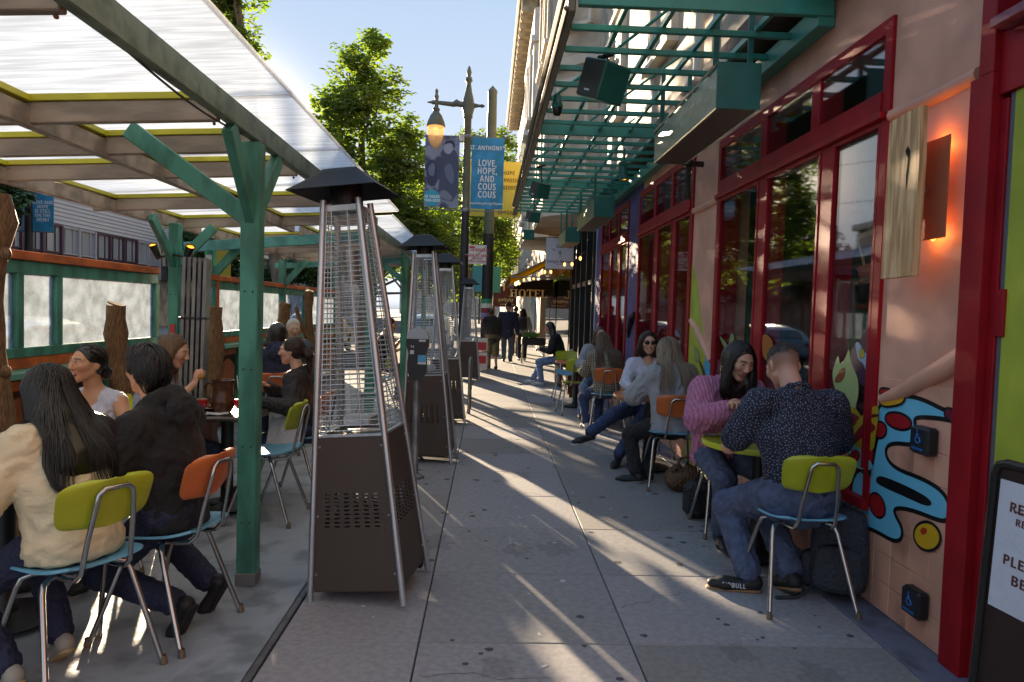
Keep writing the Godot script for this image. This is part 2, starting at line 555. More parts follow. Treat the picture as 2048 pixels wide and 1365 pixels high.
func build_left_buildings():
	var glass := mt("far_glass", Color("#2b3138"), 0.06, {"spec": 0.8})
	var rng := RandomNumberGenerator.new()
	rng.seed = 21
	var cols := [Color("#8e8a86"), Color("#a59c8d"), Color("#7d8286"), Color("#b0a79a"), Color("#8b7b74"), Color("#9a9c9e")]
	var looks := ["grey stucco", "tan stucco", "slate grey", "pale stone", "brownish", "light grey"]
	var z := 14.0
	var k := 0
	while z > -105.0:
		var w := rng.randf_range(9.0, 13.0)
		if k == 3:
			z = -21.0; w = 23.0
		var h := rng.randf_range(8.0, 11.0)
		var low := k == 3
		if low: h = 7.2
		if z < -43.0 and z > -86.0: h = 5.6
		var wallm := mt("house_%d" % (k % 6), cols[k % 6], 0.85, {"tex": "mottle", "ts": 0.3, "world": true})
		var frame := mt("house_trim_%d" % (k % 3), [Color("#d6d2c8"), Color("#5b4a52"), Color("#c4bfb6")][k % 3], 0.6)
		var x := -19.0
		var b := thing("building", ["%s building with a shop front over the road, %s" % [looks[k % 6], ["nearest the camera", "second from the camera", "just before the siding building", "", "right after the siding building", "two past the siding building", "three past the siding building", "fourth past it", "fifth past it", "at the end of the row"][mini(k, 9)]], "low building with white lap siding and purple framed windows seen over the parklet fence"][1 if low else 0], "building", Vector3(x, 0, z - w / 2), 0.0, "buildings across the street")
		bx("wall", Vector3(-4, h / 2, 0), Vector3(8, h, w - 0.02), wallm, b, 0.03)
		bx("roof", Vector3(-3.9, h + 0.2, 0), Vector3(8.6, 0.4, w), frame, b, 0.05)
		if low:
			var purple := mt("purple_frame", Color("#4b2f42"), 0.5)
			var pale := mt("pale_frame", Color("#a9a7ad"), 0.5)
			var dull := mt("dull_panel", Color("#4d5058"), 0.6, {"tex": "wear", "ts": 0.6})
			var lit := mt("curtain_glass", Color("#9aa0a4"), 0.15)
			for i in 17:
				var zz := 10.7 - i * 1.32
				var fr: Material = purple if i % 5 < 3 else pale
				var m := MB.new()
				m.box(Vector3(0.06, 3.70, zz - 0.66), Vector3(0.16, 2.0, 0.13))
				m.box(Vector3(0.05, 4.67, zz), Vector3(0.12, 0.1, 1.18))
				m.box(Vector3(0.05, 3.50, zz), Vector3(0.1, 0.06, 1.18))
				m.box(Vector3(0.05, 2.72, zz), Vector3(0.14, 0.08, 1.18))
				m.box(Vector3(0.05, 4.08, zz - 0.25), Vector3(0.06, 1.08, 0.035))
				m.box(Vector3(0.05, 4.08, zz + 0.35), Vector3(0.06, 1.08, 0.035))
				var f := part("window", m, fr, b)
				bx("pane", Vector3(0.02, 4.08, zz), Vector3(0.02, 1.1, 1.18), lit, f, 0.0)
				bx("panel", Vector3(0.02, 3.12, zz), Vector3(0.03, 0.7, 1.18), dull, f, 0.0)
			var sid := mt("siding", Color("#bdbcbe"), 0.6)
			for i in 13:
				var m := MB.new()
				m.box(Vector3(0.03, 4.84 + i * 0.18, 0), Vector3(0.05, 0.166, w - 0.1), Basis(Vector3(0, 0, 1), 0.2))
				part("siding_board", m, sid, b)
		else:
			var rows := 1 if h < 6.0 else 2 if h < 9.5 else 3
			var n := int(w / 2.3)
			for r in rows:
				for i in n:
					facade_window(b, Vector3(0.0, 4.4 + r * 2.7, w / 2 - (i + 0.5) * w / n), 0.95, 1.65, Vector3(1, 0, 0), frame, glass, 1)
			for i in int(w / 3.2):
				facade_window(b, Vector3(0.0, 1.5, w / 2 - (i + 0.5) * w / int(w / 3.2)), 2.2, 2.0, Vector3(1, 0, 0), mt("shop_trim", Color("#3f4246"), 0.5), glass, 2, false)
			bx("cornice", Vector3(0.2, h - 0.25, 0), Vector3(0.5, 0.3, w - 0.1), frame, b, 0.06)
			bx("fascia", Vector3(0.09, 3.0, 0), Vector3(0.18, 0.5, w - 0.4), mt("fascia_%d" % (k % 3), [Color("#5d6a66"), Color("#6b5148"), Color("#54565e")][k % 3], 0.6), b, 0.03)
		z -= w
		k += 1

# ---------------------------------------------------------------- the restaurant
const WX := 2.15
func red() -> Material: return mt("red_gloss", Color("#a01420"), 0.5, {"spec": 0.35, "tex": "soft", "ts": 1.2})
func salmon() -> Material: return mt("salmon_stucco", Color("#e6ab90"), 0.6, {"tex": "soft", "ts": 0.7, "bump": "fineheight", "bs": 0.05, "world": true})
func pane_glass() -> Material:
	var plain_white := drawn("plain", 4, func(im: Image): im.fill(Color.WHITE))
	return mt("shop_glass", Color(0.92, 0.95, 0.97), 0.03, {"alpha": 0.13, "metal": 1.0, "tex": plain_white})

# z runs from z0 (near) to z1 (far); the wall's face is at WX
func wall_box(called: String, z0: float, z1: float, y0: float, y1: float, m: Material, parent: Node, out := 0.0, thick := 0.3):
	return bx(called, Vector3(WX - out + thick / 2, (y0 + y1) / 2, (z0 + z1) / 2), Vector3(thick, y1 - y0, abs(z1 - z0)), m, parent, 0.003)

func shop_window(parent: Node, z0: float, z1: float, sill: float, top: float, tr0: float, tr1: float, mull: Array, tmull: Array):
	var r := red()
	var f := Node3D.new()
	f.name = "window"
	parent.add_child(f, true)
	var o := 0.02
	wall_box("jamb", z0, z0 - 0.07, sill, top, r, f, o, 0.2)
	wall_box("jamb", z1 + 0.07, z1, sill, top, r, f, o, 0.2)
	wall_box("head", z0 - 0.07, z1 + 0.07, top - 0.08, top, r, f, o, 0.2)
	wall_box("transom_bar", z0 - 0.07, z1 + 0.07, tr0, tr1, r, f, o + 0.012, 0.2)
	wall_box("drip_moulding", z0 - 0.02, z1 + 0.02, tr0 - 0.035, tr0, r, f, o + 0.035, 0.1)
	wall_box("sill", z0 - 0.002, z1 + 0.002, sill - 0.06, sill, r, f, o + 0.03, 0.26)
	wall_box("apron", z0 - 0.07, z1 + 0.07, sill, sill + 0.16, r, f, o - 0.02, 0.12)
	var edges: Array = [z0 - 0.07] + mull + [z1 + 0.07]
	for k in mull.size():
		wall_box("mullion", mull[k] + 0.075, mull[k] - 0.075, sill + 0.16, tr0 - 0.035, r, f, o - 0.006, 0.16)
	for k in edges.size() - 1:
		var a: float = edges[k] - (0.075 if k > 0 else 0.0)
		var b: float = edges[k + 1] + (0.075 if k < edges.size() - 2 else 0.0)
		# stepped glazing bead
		var m := MB.new()
		for s in [[a, a - 0.03, sill + 0.16, tr0 - 0.035], [b + 0.03, b, sill + 0.16, tr0 - 0.035]]:
			m.box(Vector3(WX - 0.006, (s[2] + s[3]) / 2, (s[0] + s[1]) / 2), Vector3(0.03, s[3] - s[2], 0.03), Basis.IDENTITY, 0.004)
		m.box(Vector3(WX - 0.006, tr0 - 0.05, (a + b) / 2), Vector3(0.03, 0.03, a - b - 0.06), Basis.IDENTITY, 0.004)
		part("glazing_bead", m, r, f)
		bx("pane", Vector3(WX + 0.002, (sill + 0.16 + tr0 - 0.035) / 2, (a + b) / 2), Vector3(0.008, tr0 - 0.195 - sill, a - b), pane_glass(), f, 0.0)
	var te: Array = [z0 - 0.07] + tmull + [z1 + 0.07]
	for k in tmull.size():
		wall_box("mullion", tmull[k] + 0.06, tmull[k] - 0.06, tr1, top - 0.08, r, f, o - 0.006, 0.16)
	for k in te.size() - 1:
		bx("pane", Vector3(WX + 0.002, (tr1 + top - 0.08) / 2, (te[k] + te[k + 1]) / 2), Vector3(0.008, top - 0.08 - tr1, te[k] - te[k + 1]), pane_glass(), f, 0.0)
	return f

func build_right_building():
	var b := thing("restaurant_building", "salmon and purple restaurant building with glossy red framed windows along the sidewalk", "building")
	var s := salmon()
	var purple := mt("purple_stucco", Color("#5c5488"), 0.6, {"tex": "soft", "ts": 0.7, "bump": "fineheight", "bs": 0.15})
	var lime := mt("lime_wall", Color("#b3bf3a"), 0.6, {"tex": "soft", "ts": 0.7})
	# piers
	wall_box("wall", -3.07, -3.76, 0.0, 3.6, s, b)
	wall_box("wall", -6.6, -7.4, 0.0, 3.6, s, b)
	wall_box("wall", -10.1, -10.84, 0.0, 3.6, purple, b)
	wall_box("wall", -13.45, -14.1, 0.0, 3.6, purple, b)
	wall_box("wall", -14.1, -14.22, 0.0, 3.6, mt("white_trim", Color("#cfd0d2"), 0.5), b)
	wall_box("wall", -3.76, -6.6, 3.2, 3.6, s, b)
	wall_box("wall", -7.4, -10.1, 3.3, 3.6, s, b)
	wall_box("wall", -10.84, -13.45, 3.32, 3.6, purple, b)
	for w in [[-3.76, -6.6], [-7.4, -10.1], [-10.84, -13.45]]:
		wall_box("wall", w[0], w[1], 0.0, 0.5, s, b)
	# purple runs over the top of the second window in a slant
	var m := MB.new()
	m.prism(PackedVector2Array([Vector2(-10.85, 3.6), Vector2(-10.0, 3.6), Vector2(-9.9, 3.34), Vector2(-10.1, 2.6), Vector2(-10.85, 2.6)]), 0.004, Transform3D(Basis(Vector3(0, 0, 1), Vector3.UP, Vector3(-1, 0, 0)), Vector3(WX, 0, 0)))
	part("painted_slant", m, purple, b)
	m = MB.new()
	m.prism(PackedVector2Array([Vector2(-7.39, 2.1), Vector2(-7.2, 1.92), Vector2(-6.68, 0.9), Vector2(-6.61, 0.35), Vector2(-6.62, 0.0), Vector2(-7.39, 0.0)]), 0.004, Transform3D(Basis(Vector3(0, 0, 1), Vector3.UP, Vector3(-1, 0, 0)), Vector3(WX, 0, 0)))
	part("lime_patch", m, lime, b)
	# string course at the transoms and slanting branch mouldings
	for p in [[-3.08, -3.755], [-6.605, -7.395]]:
		m = MB.new()
		m.tube([Vector3(WX, 2.66, p[0]), Vector3(WX, 2.65, (p[0] + p[1]) / 2), Vector3(WX, 2.66, p[1])], 0.035, 8)
		part("string_course", m, s, b)
	m = MB.new()
	m.tube([Vector3(WX + 0.01, 1.42, -3.05), Vector3(WX - 0.01, 1.36, -3.15), Vector3(WX, 1.2, -3.5), Vector3(WX, 1.13, -3.70)], [0.055, 0.05, 0.045, 0.03], 10)
	part("branch_moulding", m, s, b)
	m = MB.new()
	m.tube([Vector3(WX, 1.5, -7.35), Vector3(WX - 0.01, 1.42, -7.1), Vector3(WX, 1.2, -6.75), Vector3(WX, 1.12, -6.64)], [0.03, 0.04, 0.04, 0.03], 8)
	part("branch_moulding", m, s, b)
	m = MB.new()
	m.tube([Vector3(WX - 0.02, 1.55, -10.12), Vector3(WX - 0.05, 1.5, -10.25), Vector3(WX - 0.02, 1.32, -10.5), Vector3(WX, 1.2, -10.6)], [0.04, 0.05, 0.05, 0.03], 8)
	part("branch_moulding", m, mt("dark_moulding", Color("#2b2228"), 0.5), b)
	# wall tiles up to the moulding and below the sill, each one a piece
	var tm := MB.new()
	tm.box(Vector3.ZERO, Vector3(0.014, 0.1545, 0.1545), Basis.IDENTITY, 0.003)
	var tile := tm.mesh()
	var tones := [s, mt("salmon_tile", Color("#e4a88d"), 0.42, {"tex": "soft", "ts": 0.9, "world": true}), mt("salmon_tile_dark", Color("#dea286"), 0.45, {"tex": "mottle", "ts": 0.7, "world": true})]
	for j in 8:
		for i in 5:
			var y := 0.08 + j * 0.156
			var z := -3.15 - i * 0.156
			if z < -3.76 and y > 0.5: continue
			if z < -3.7 and z > -3.76: z = -3.682 - 0.0
			inst("wall_tile", tile, tones[(i * 7 + j * 3) % 3], b, Transform3D(Basis(), Vector3(WX - 0.004, y, z)))
	for j in 3:
		for i in 17:
			inst("wall_tile", tile, tones[(i * 5 + j * 3) % 3], b, Transform3D(Basis(), Vector3(WX - 0.004, 0.08 + j * 0.156, -3.93 - i * 0.156)))
	shop_window(b, -3.76, -6.6, 0.56, 3.2, 2.69, 2.81, [-4.45, -5.5], [-4.65, -5.53])
	shop_window(b, -7.4, -10.1, 0.56, 3.3, 2.7, 2.82, [-8.15, -9.0], [-8.3, -9.15])
	shop_window(b, -10.84, -13.45, 0.56, 3.32, 2.72, 2.84, [-11.55, -12.4], [-11.7, -12.6])
	# door surround at the right edge of the picture
	var r := red()
	wall_box("door_frame", -2.93, -3.07, 0.0, 2.62, r, b, 0.05, 0.3)
	wall_box("door_frame", -2.93, -3.02, 2.62, 3.6, r, b, 0.05, 0.3)
	wall_box("door_stop", -2.885, -2.93, 0.0, 2.5, r, b, 0.01, 0.2)
	wall_box("lintel", -1.8, -2.93, 2.52, 2.78, r, b, 0.02, 0.26)
	wall_box("lintel_ledge", -1.8, -2.9, 2.78, 2.82, mt("worn_red", Color("#8d4a58"), 0.5, {"tex": "wear", "ts": 1.2}), b, 0.1, 0.3)
	wall_box("door_frame", -1.8, -1.95, 0.0, 3.6, r, b, 0.05, 0.3)
	var door := Node3D.new(); door.name = "door"; b.add_child(door, true)
	wall_box("stile", -2.86, -2.885, 0.0, 2.52, mt("grey_metal_door", Color("#5c6066"), 0.45), door, 0.0, 0.06)
	wall_box("door_panel", -1.95, -2.86, 0.0, 2.52, lime, door, 0.0, 0.06)
	for y in [0.45, 1.5]:
		wall_box("hinge_plate", -2.84, -2.89, y, y + 0.2, r, door, 0.012, 0.06)
	bx("pane", Vector3(WX + 0.08, 3.2, -2.4), Vector3(0.01, 0.78, 0.9), pane_glass(), b, 0.0)
	wall_box("wall", 2.0, -1.8, 0.0, 3.6, s, b)
	# interior behind the glass
	var dark := mt("interior_wall", Color("#6a5650"), 0.8, {"tex": "mottle", "ts": 0.5})
	bx("interior_floor", Vector3(4.5, -0.05, -6), Vector3(4.1, 0.1, 16.4), mt("interior_floor", Color("#4a372c"), 0.5, {"tex": "mottle", "ts": 0.5}), b)
	bx("interior_ceiling", Vector3(4.5, 3.56, -6), Vector3(4.1, 0.1, 16.4), mt("interior_ceiling", Color("#3b3430"), 0.9), b)
	bx("interior_back_wall", Vector3(6.6, 1.8, -6), Vector3(0.2, 3.6, 16.4), dark, b)
	for z in [-14.1, 1.9]: bx("interior_end_wall", Vector3(4.5, 1.8, z), Vector3(4.1, 3.6, 0.2), dark, b)
	bx("bar_counter", Vector3(5.2, 0.55, -6.5), Vector3(0.7, 1.1, 5.0), mt("bar_wood", Color("#5d3a24"), 0.4, {"tex": "mottle", "ts": 0.6}), b, 0.02)
	build_window_things()
	for k in 4:
		bx("interior_panel", Vector3(6.48, 1.7, -4.2 - k * 2.1), Vector3(0.05, 1.3, 1.2), mt("interior_panel_%d" % k, [Color("#2f6a58"), Color("#a3542c"), Color("#6e2a4d"), Color("#8c8a35")][k], 0.6), b, 0.01)
	# upper storeys
	var cream := mt("cream_stucco", Color("#c9b9a2"), 0.75, {"tex": "mottle", "ts": 0.35, "bump": "fineheight", "bs": 0.1, "world": true})
	var up := thing("apartment_building", "cream apartment building with bay windows rising above the green awning", "building")
	bx("wall", Vector3(6.2, 8.3, -7.7), Vector3(8.0, 9.0, 19.0), cream, up)
	var trim := mt("cream_trim", Color("#d8cdbb"), 0.6, {"tex": "soft", "ts": 0.5})
	bx("cornice", Vector3(2.35, 3.72, -6.2), Vector3(0.9, 0.2, 15.8), mt("brown_soffit", Color("#6e5444"), 0.7, {"tex": "mottle", "ts": 0.5}), up)
	var glass := mt("upper_glass", Color("#59636e"), 0.05, {"spec": 0.9})
	var blind := mt("blind", Color("#b7b2a8"), 0.5)
	for z in [-5.8, -9.2, -12.6]:
		for y in [5.9, 9.2]:
			facade_window(up, Vector3(2.2, y, z), 1.1, 1.9, Vector3(-1, 0, 0), trim, glass, 1)
			if y < 7:
				for k in 9:
					bx("blind_slat", Vector3(2.195, y + 0.9 - k * 0.085, z), Vector3(0.02, 0.05, 1.06), blind, up, 0.0)
	bx("downpipe", Vector3(2.1, 6.9, -7.3), Vector3(0.1, 6.2, 0.1), trim, up, 0.03)
	bay(up, -14.9, -16.0, -19.3, -20.3, 1.25, 3.72, 12.8, cream, trim, glass)

# a bay window that stands out from the wall at WX to x
func bay(parent: Node, za: float, zb: float, zc: float, zd: float, x: float, y0: float, y1: float, wallm: Material, trim: Material, glass: Material):
	var poly := PackedVector2Array([Vector2(WX + 0.1, za), Vector2(x, zb), Vector2(x, zc), Vector2(WX + 0.1, zd)])
	var xf := Transform3D(Basis(Vector3(1, 0, 0), Vector3(0, 0, 1), Vector3(0, -1, 0)), Vector3(0, y1, 0))
	var m := MB.new()
	m.prism(poly, y1 - y0, xf)
	var b := part("bay", m, wallm, parent)
	var big := Geometry2D.offset_polygon(poly, 0.1)[0]
	for y in [y0, y0 + 3.2, y0 + 6.4]:
		m = MB.new()
		m.prism(big, 0.22, Transform3D(xf.basis, Vector3(0, y + 0.2, 0)))
		part("band", m, trim, b)
	for k in 2:
		var y := y0 + 1.85 + k * 3.2
		var n := 2
		for i in n:
			facade_window(b, Vector3(x, y, lerp(zb, zc, (i + 0.5) / n)), 1.0, 2.0, Vector3(-1, 0, 0), trim, glass, 1)
		var e := Vector3(x - WX - 0.1, 0, zb - za)
		var nn := Vector3(e.z, 0, -e.x).normalized()
		if nn.z < 0: nn = -nn
		facade_window(b, Vector3((x + WX + 0.1) / 2, y, (za + zb) / 2), 0.75, 2.0, nn, trim, glass, 1)

func build_far_right():
	var black := mt("black_paint", Color("#1b1d20"), 0.4)
	var glass := mt("dark_shop_glass", Color("#20262b"), 0.04, {"spec": 0.9})
	# black shop
	var b := thing("black_shop_front", "black framed shop front with tall gridded windows after the purple pier", "shop front")
	bx("wall", Vector3(4.2, 1.85, -16.2), Vector3(3.9, 3.7, 3.9), black, b)
	for k in 5:
		bx("post", Vector3(2.17, 1.85, -14.3 - k * 0.92), Vector3(0.14, 3.7, 0.12), black, b)
	for y in [0.55, 2.2, 3.5]:
		bx("rail", Vector3(2.185, y, -16.15), Vector3(0.1, 0.1, 3.86), mt("tan_rail", Color("#8a7f6c"), 0.5) if y == 2.2 else black, b)
	for k in 4:
		bx("pane", Vector3(2.235, 1.38, -14.76 - k * 0.92), Vector3(0.02, 1.54, 0.8), glass, b, 0.0)
		bx("pane", Vector3(2.235, 2.85, -14.76 - k * 0.92), Vector3(0.02, 1.2, 0.8), glass, b, 0.0)
	b = thing("yellow_awning", "mustard yellow fabric awning over the shop past the white hanging sign", "awning")
	var cloth := mt("yellow_cloth", Color("#d4ab3c"), 0.8, {"tex": "soft", "ts": 0.8, "back": Color(1.3, 1.3, 1.1)})
	var m := MB.new()
	var rows := []
	for j in 5:
		var r := []
		for i in 9:
			var t := j / 4.0
			r.append(Vector3(lerp(2.12, 0.55, t), lerp(3.25, 2.45, t) - 0.04 * sin(t * PI), lerp(-18.0, -26.0, i / 8.0)))
		rows.append(r)
	m.shell(rows, 0.01)
	part("canopy", m, cloth, b)
	bx("valance", Vector3(0.54, 2.36, -22.0), Vector3(0.012, 0.2, 8.0), cloth, b, 0.0)
	m = MB.new()
	for z in [-18.0, -26.0]:
		m.tube([Vector3(2.13, 2.42, z), Vector3(0.56, 2.42, z)], 0.018, 6)
		m.tube([Vector3(2.13, 3.22, z), Vector3(0.56, 2.42, z)], 0.018, 6)
	part("frame", m, mt("grey_steel", Color("#85878a"), 0.4, {"metal": 0.8}), b)
	# shops further down
	var w := thing("tan_building", "tan and grey building with projecting bay past the yellow awning", "building")
	var tan_ := mt("tan_wall", Color("#a8957c"), 0.8, {"tex": "mottle", "ts": 0.4, "world": true})
	var white := mt("white_bay", Color("#c9c6c2"), 0.7, {"tex": "soft", "ts": 0.4})
	bx("wall", Vector3(6.2, 6.0, -27.7), Vector3(8.0, 12.0, 18.4), tan_, w)
	bay(w, -22.6, -23.4, -27.5, -28.3, 1.25, 4.0, 11.5, white, white, mt("upper_glass", Color.WHITE))
	bx("shop_window", Vector3(2.19, 1.5, -20.6), Vector3(0.06, 2.4, 3.6), glass, w)
	bx("door", Vector3(2.17, 1.35, -33.6), Vector3(0.08, 2.7, 4.6), mt("teal_door", Color("#6f99a0"), 0.5), w)
	for z in [-27.8, -31.0]:
		bx("pilaster", Vector3(2.12, 1.5, z), Vector3(0.16, 3.0, 0.24), mt("tan_pilaster", Color("#9d8265"), 0.6), w)
	bx("pilaster", Vector3(2.12, 1.5, -29.4), Vector3(0.16, 3.0, 2.2), mt("maroon_wood", Color("#4a2326"), 0.5), w)
	for k in 2: bx("shop_window", Vector3(2.19, 1.5, -23.3 - k * 2.6), Vector3(0.06, 2.3, 2.3), glass, w)
	# hotel awning
	var h := thing("hotel_awning", "black fabric entrance awning lettered HOTEL in cream", "awning")
	var blk := mt("black_cloth", Color("#15161a"), 0.85)
	m = MB.new()
	m.prism(PackedVector2Array([Vector2(0.84, 2.12), Vector2(2.14, 2.12), Vector2(2.14, 2.66), Vector2(1.55, 2.63), Vector2(1.05, 2.52), Vector2(0.84, 2.36)]), 1.6, Transform3D(Basis(), Vector3(-0.06, -0.08, -24.2)))
	part("canopy", m, blk, h)
	words_on("HOTEL", 0.255, mt("cream_letters", Color("#f2dfa6"), 0.6), h, Transform3D(Basis(), Vector3(1.27, 2.11, -22.59)), 0.98, true, true)
	var bistro := thing("maroon_awning", "maroon round topped awning with faded cream script beyond the hotel awning", "awning")
	var mar := mt("maroon_cloth", Color("#6b3a34"), 0.85, {"tex": "soft", "ts": 1.0})
	m = MB.new()
	var pl := PackedVector2Array([Vector2(1.35, 1.72), Vector2(1.35, 2.75)])
	for k in 9:
		var a := PI / 2 + PI / 2 * k / 8
		pl.append(Vector2(0.85 + 0.65 * cos(a), 2.1 + 0.65 * sin(a)))
	pl.append(Vector2(0.2, 1.72))
	m.prism(pl, 2.6, Transform3D(Basis(), Vector3(0, 0, -36.6)))
	part("canopy", m, mar, bistro)
	m = MB.new()
	var rng := RandomNumberGenerator.new(); rng.seed = 3
	for k in 9:
		m.box(Vector3(0.5 + k * 0.08, 2.02 + rng.randf() * 0.05, -33.985), Vector3(0.03, 0.1 + 0.08 * rng.randf(), 0.006), Basis(Vector3(0, 0, 1), -0.3))
		m.box(Vector3(0.58 + k * 0.08, 1.83, -33.985), Vector3(0.025, 0.05, 0.006))
	part("script_line", m, mt("cream_letters", Color.WHITE), bistro)
	# tall building with a bracketed cornice
	var t := thing("corniced_building", "tall cream building with a bracketed overhanging cornice far down the right side", "building")
	var cr := mt("far_cream", Color("#c0b094"), 0.8, {"tex": "mottle", "ts": 0.3, "world": true})
	bx("wall", Vector3(7.2, 9.0, -50.0), Vector3(10.0, 18.0, 26.0), cr, t)
	bx("cornice", Vector3(6.9, 18.2, -50.0), Vector3(11.6, 0.5, 27.2), cr, t, 0.1)
	for k in 22:
		bx("bracket", Vector3(1.75, 17.6, -37.6 - k * 1.15), Vector3(0.9, 0.7, 0.4), cr, t, 0.06)
	for k in 7:
		for y in [5.5, 9.2, 13.0]:
			facade_window(t, Vector3(2.2, y, -39 - k * 3.6), 1.4, 2.2, Vector3(-1, 0, 0), mt("white_bay", Color.WHITE), mt("upper_glass", Color.WHITE), 1)
	for k in 4:
		var f := thing("distant_building", ["beige block of flats past the corniced building", "grey block of flats further down the street", "brick coloured block far down the street", "pale block closing the far end of the right side"][k], "building", Vector3(7.5, 0, -70 - k * 16.0))
		bx("wall", Vector3(0, 6 + (k % 2) * 1.5, 0), Vector3(11, 12 + (k % 2) * 3, 15.6), mt("house_%d" % k, Color.WHITE), f)
		for j in 4:
			for y in [4.5, 7.5, 10.3]: facade_window(f, Vector3(-5.5, y, -5.4 + j * 3.6), 1.2, 1.8, Vector3(-1, 0, 0), mt("white_bay", Color.WHITE), mt("upper_glass", Color.WHITE), 1)
	var e := thing("end_building", "hazy building closing the view at the far end of the street", "building", Vector3(-8, 0, -170))
	bx("wall", Vector3(0, 5.5, 0), Vector3(26, 11, 8), mt("house_3", Color.WHITE), e)
	for j in 7:
		for y in [3.0, 6.0, 9.0]: facade_window(e, Vector3(-10.5 + j * 3.5, y, 4.0), 1.4, 1.7, Vector3(0, 0, 1), mt("white_bay", Color.WHITE), mt("far_glass", Color.WHITE), 1)

# ---------------------------------------------------------------- green awning over the sidewalk
func build_awning():
	var g := mt("awning_green", Color("#3f9482"), 0.42, {"tex": "soft", "ts": 0.8})
	var a := thing("awning_grid", "open green steel awning grid above the restaurant windows", "awning")
	var y := 3.5
	var z := -4.46
	var k := 0
	while z > -13.9:
		var girder := k % 8 == 0
		bx("girder" if girder else "crossbar", Vector3(1.32, y + (0.035 if girder else 0.0), z), Vector3(1.62, 0.13 if girder else 0.042, 0.05 if girder else 0.035), g, a, 0.004)
		z -= 0.402; k += 1
	for x in [0.84, 1.15, 1.48, 1.80]:
		bx("long_bar", Vector3(x, y + 0.046, -9.2), Vector3(0.032, 0.045, 9.4), g, a, 0.004)
	bx("wall_plate", Vector3(2.09, y - 0.02, -9.2), Vector3(0.11, 0.14, 9.5), g, a, 0.004)
	var m := MB.new()
	m.box(Vector3(0.47, y + 0.03, -9.2), Vector3(0.05, 0.2, 9.5), Basis.IDENTITY, 0.008)
	m.box(Vector3(0.43, y + 0.11, -9.2), Vector3(0.05, 0.05, 9.52), Basis.IDENTITY, 0.02)
	m.box(Vector3(0.435, y - 0.05, -9.2), Vector3(0.035, 0.04, 9.52), Basis.IDENTITY, 0.015)
	part("fascia", m, mt("fascia_bronze", Color("#6d6352"), 0.45, {"tex": "wear", "ts": 0.5}), a)
	for zz in [-5.4, -8.2, -11.0]:
		m = MB.new()
		m.tube([Vector3(0.55, y + 0.05, zz - 1.2), Vector3(2.2, y + 1.1, zz)], 0.014, 6)
		part("tie_rod", m, g, a)
	# hanging boxes
	var specs := [[-4.72, -6.5, "large green metal box hung from the near end of the awning grid", 0.31], [-10.2, -12.1, "second green metal box along the awning, smaller in view", 0.3], [-14.0, -15.3, "farthest green box, hung in front of the white sign", 0.3]]
	for s in specs:
		var zc: float = (s[0] + s[1]) / 2
		var ln: float = s[0] - s[1]
		var bx_ := thing("hanging_box", s[2], "hanging box", Vector3(1.64, 2.95, zc), 0.0, "green boxes hung from the awning")
		var gg := mt("box_green", Color("#2a7067"), 0.38, {"tex": "soft", "ts": 0.8})
		var hh: float = s[3]
		bx("end_plate", Vector3(0, hh / 2, ln / 2 - 0.006), Vector3(0.30, hh, 0.012), gg, bx_, 0.003)
		bx("end_plate", Vector3(0, hh / 2, -ln / 2 + 0.006), Vector3(0.30, hh, 0.012), gg, bx_, 0.003)
		var face := mt("box_face", Color("#a3a794"), 0.32, {"metal": 0.6, "tex": "soft", "ts": 0.6, "bump": "height", "bs": 0.2})
		bx("face_plate", Vector3(-0.144, hh * 0.43, 0), Vector3(0.012, hh * 0.86, ln - 0.026), face, bx_, 0.003)
		bx("face_plate", Vector3(0.144, hh * 0.43, 0), Vector3(0.012, hh * 0.86, ln - 0.026), gg, bx_, 0.003)
		bx("lip", Vector3(-0.158, hh * 0.93, 0), Vector3(0.016, 0.02, ln), mt("fascia_bronze", Color.WHITE), bx_, 0.004)
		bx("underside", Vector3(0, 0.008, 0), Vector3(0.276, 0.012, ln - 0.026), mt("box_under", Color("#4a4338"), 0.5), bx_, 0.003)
		bx("lid", Vector3(0.0, hh * 0.9, 0), Vector3(0.26, 0.012, ln - 0.03), gg, bx_, 0.003)
		for e in [[-0.12, 0.42], [0.12, 0.42], [-0.12, -0.42], [0.12, -0.42]]:
			bx("strap", Vector3(e[0], hh / 2 + 0.36, e[1] * ln), Vector3(0.04, 0.52 if e[1] > 0 else 0.5, 0.012), gg, bx_, 0.002)

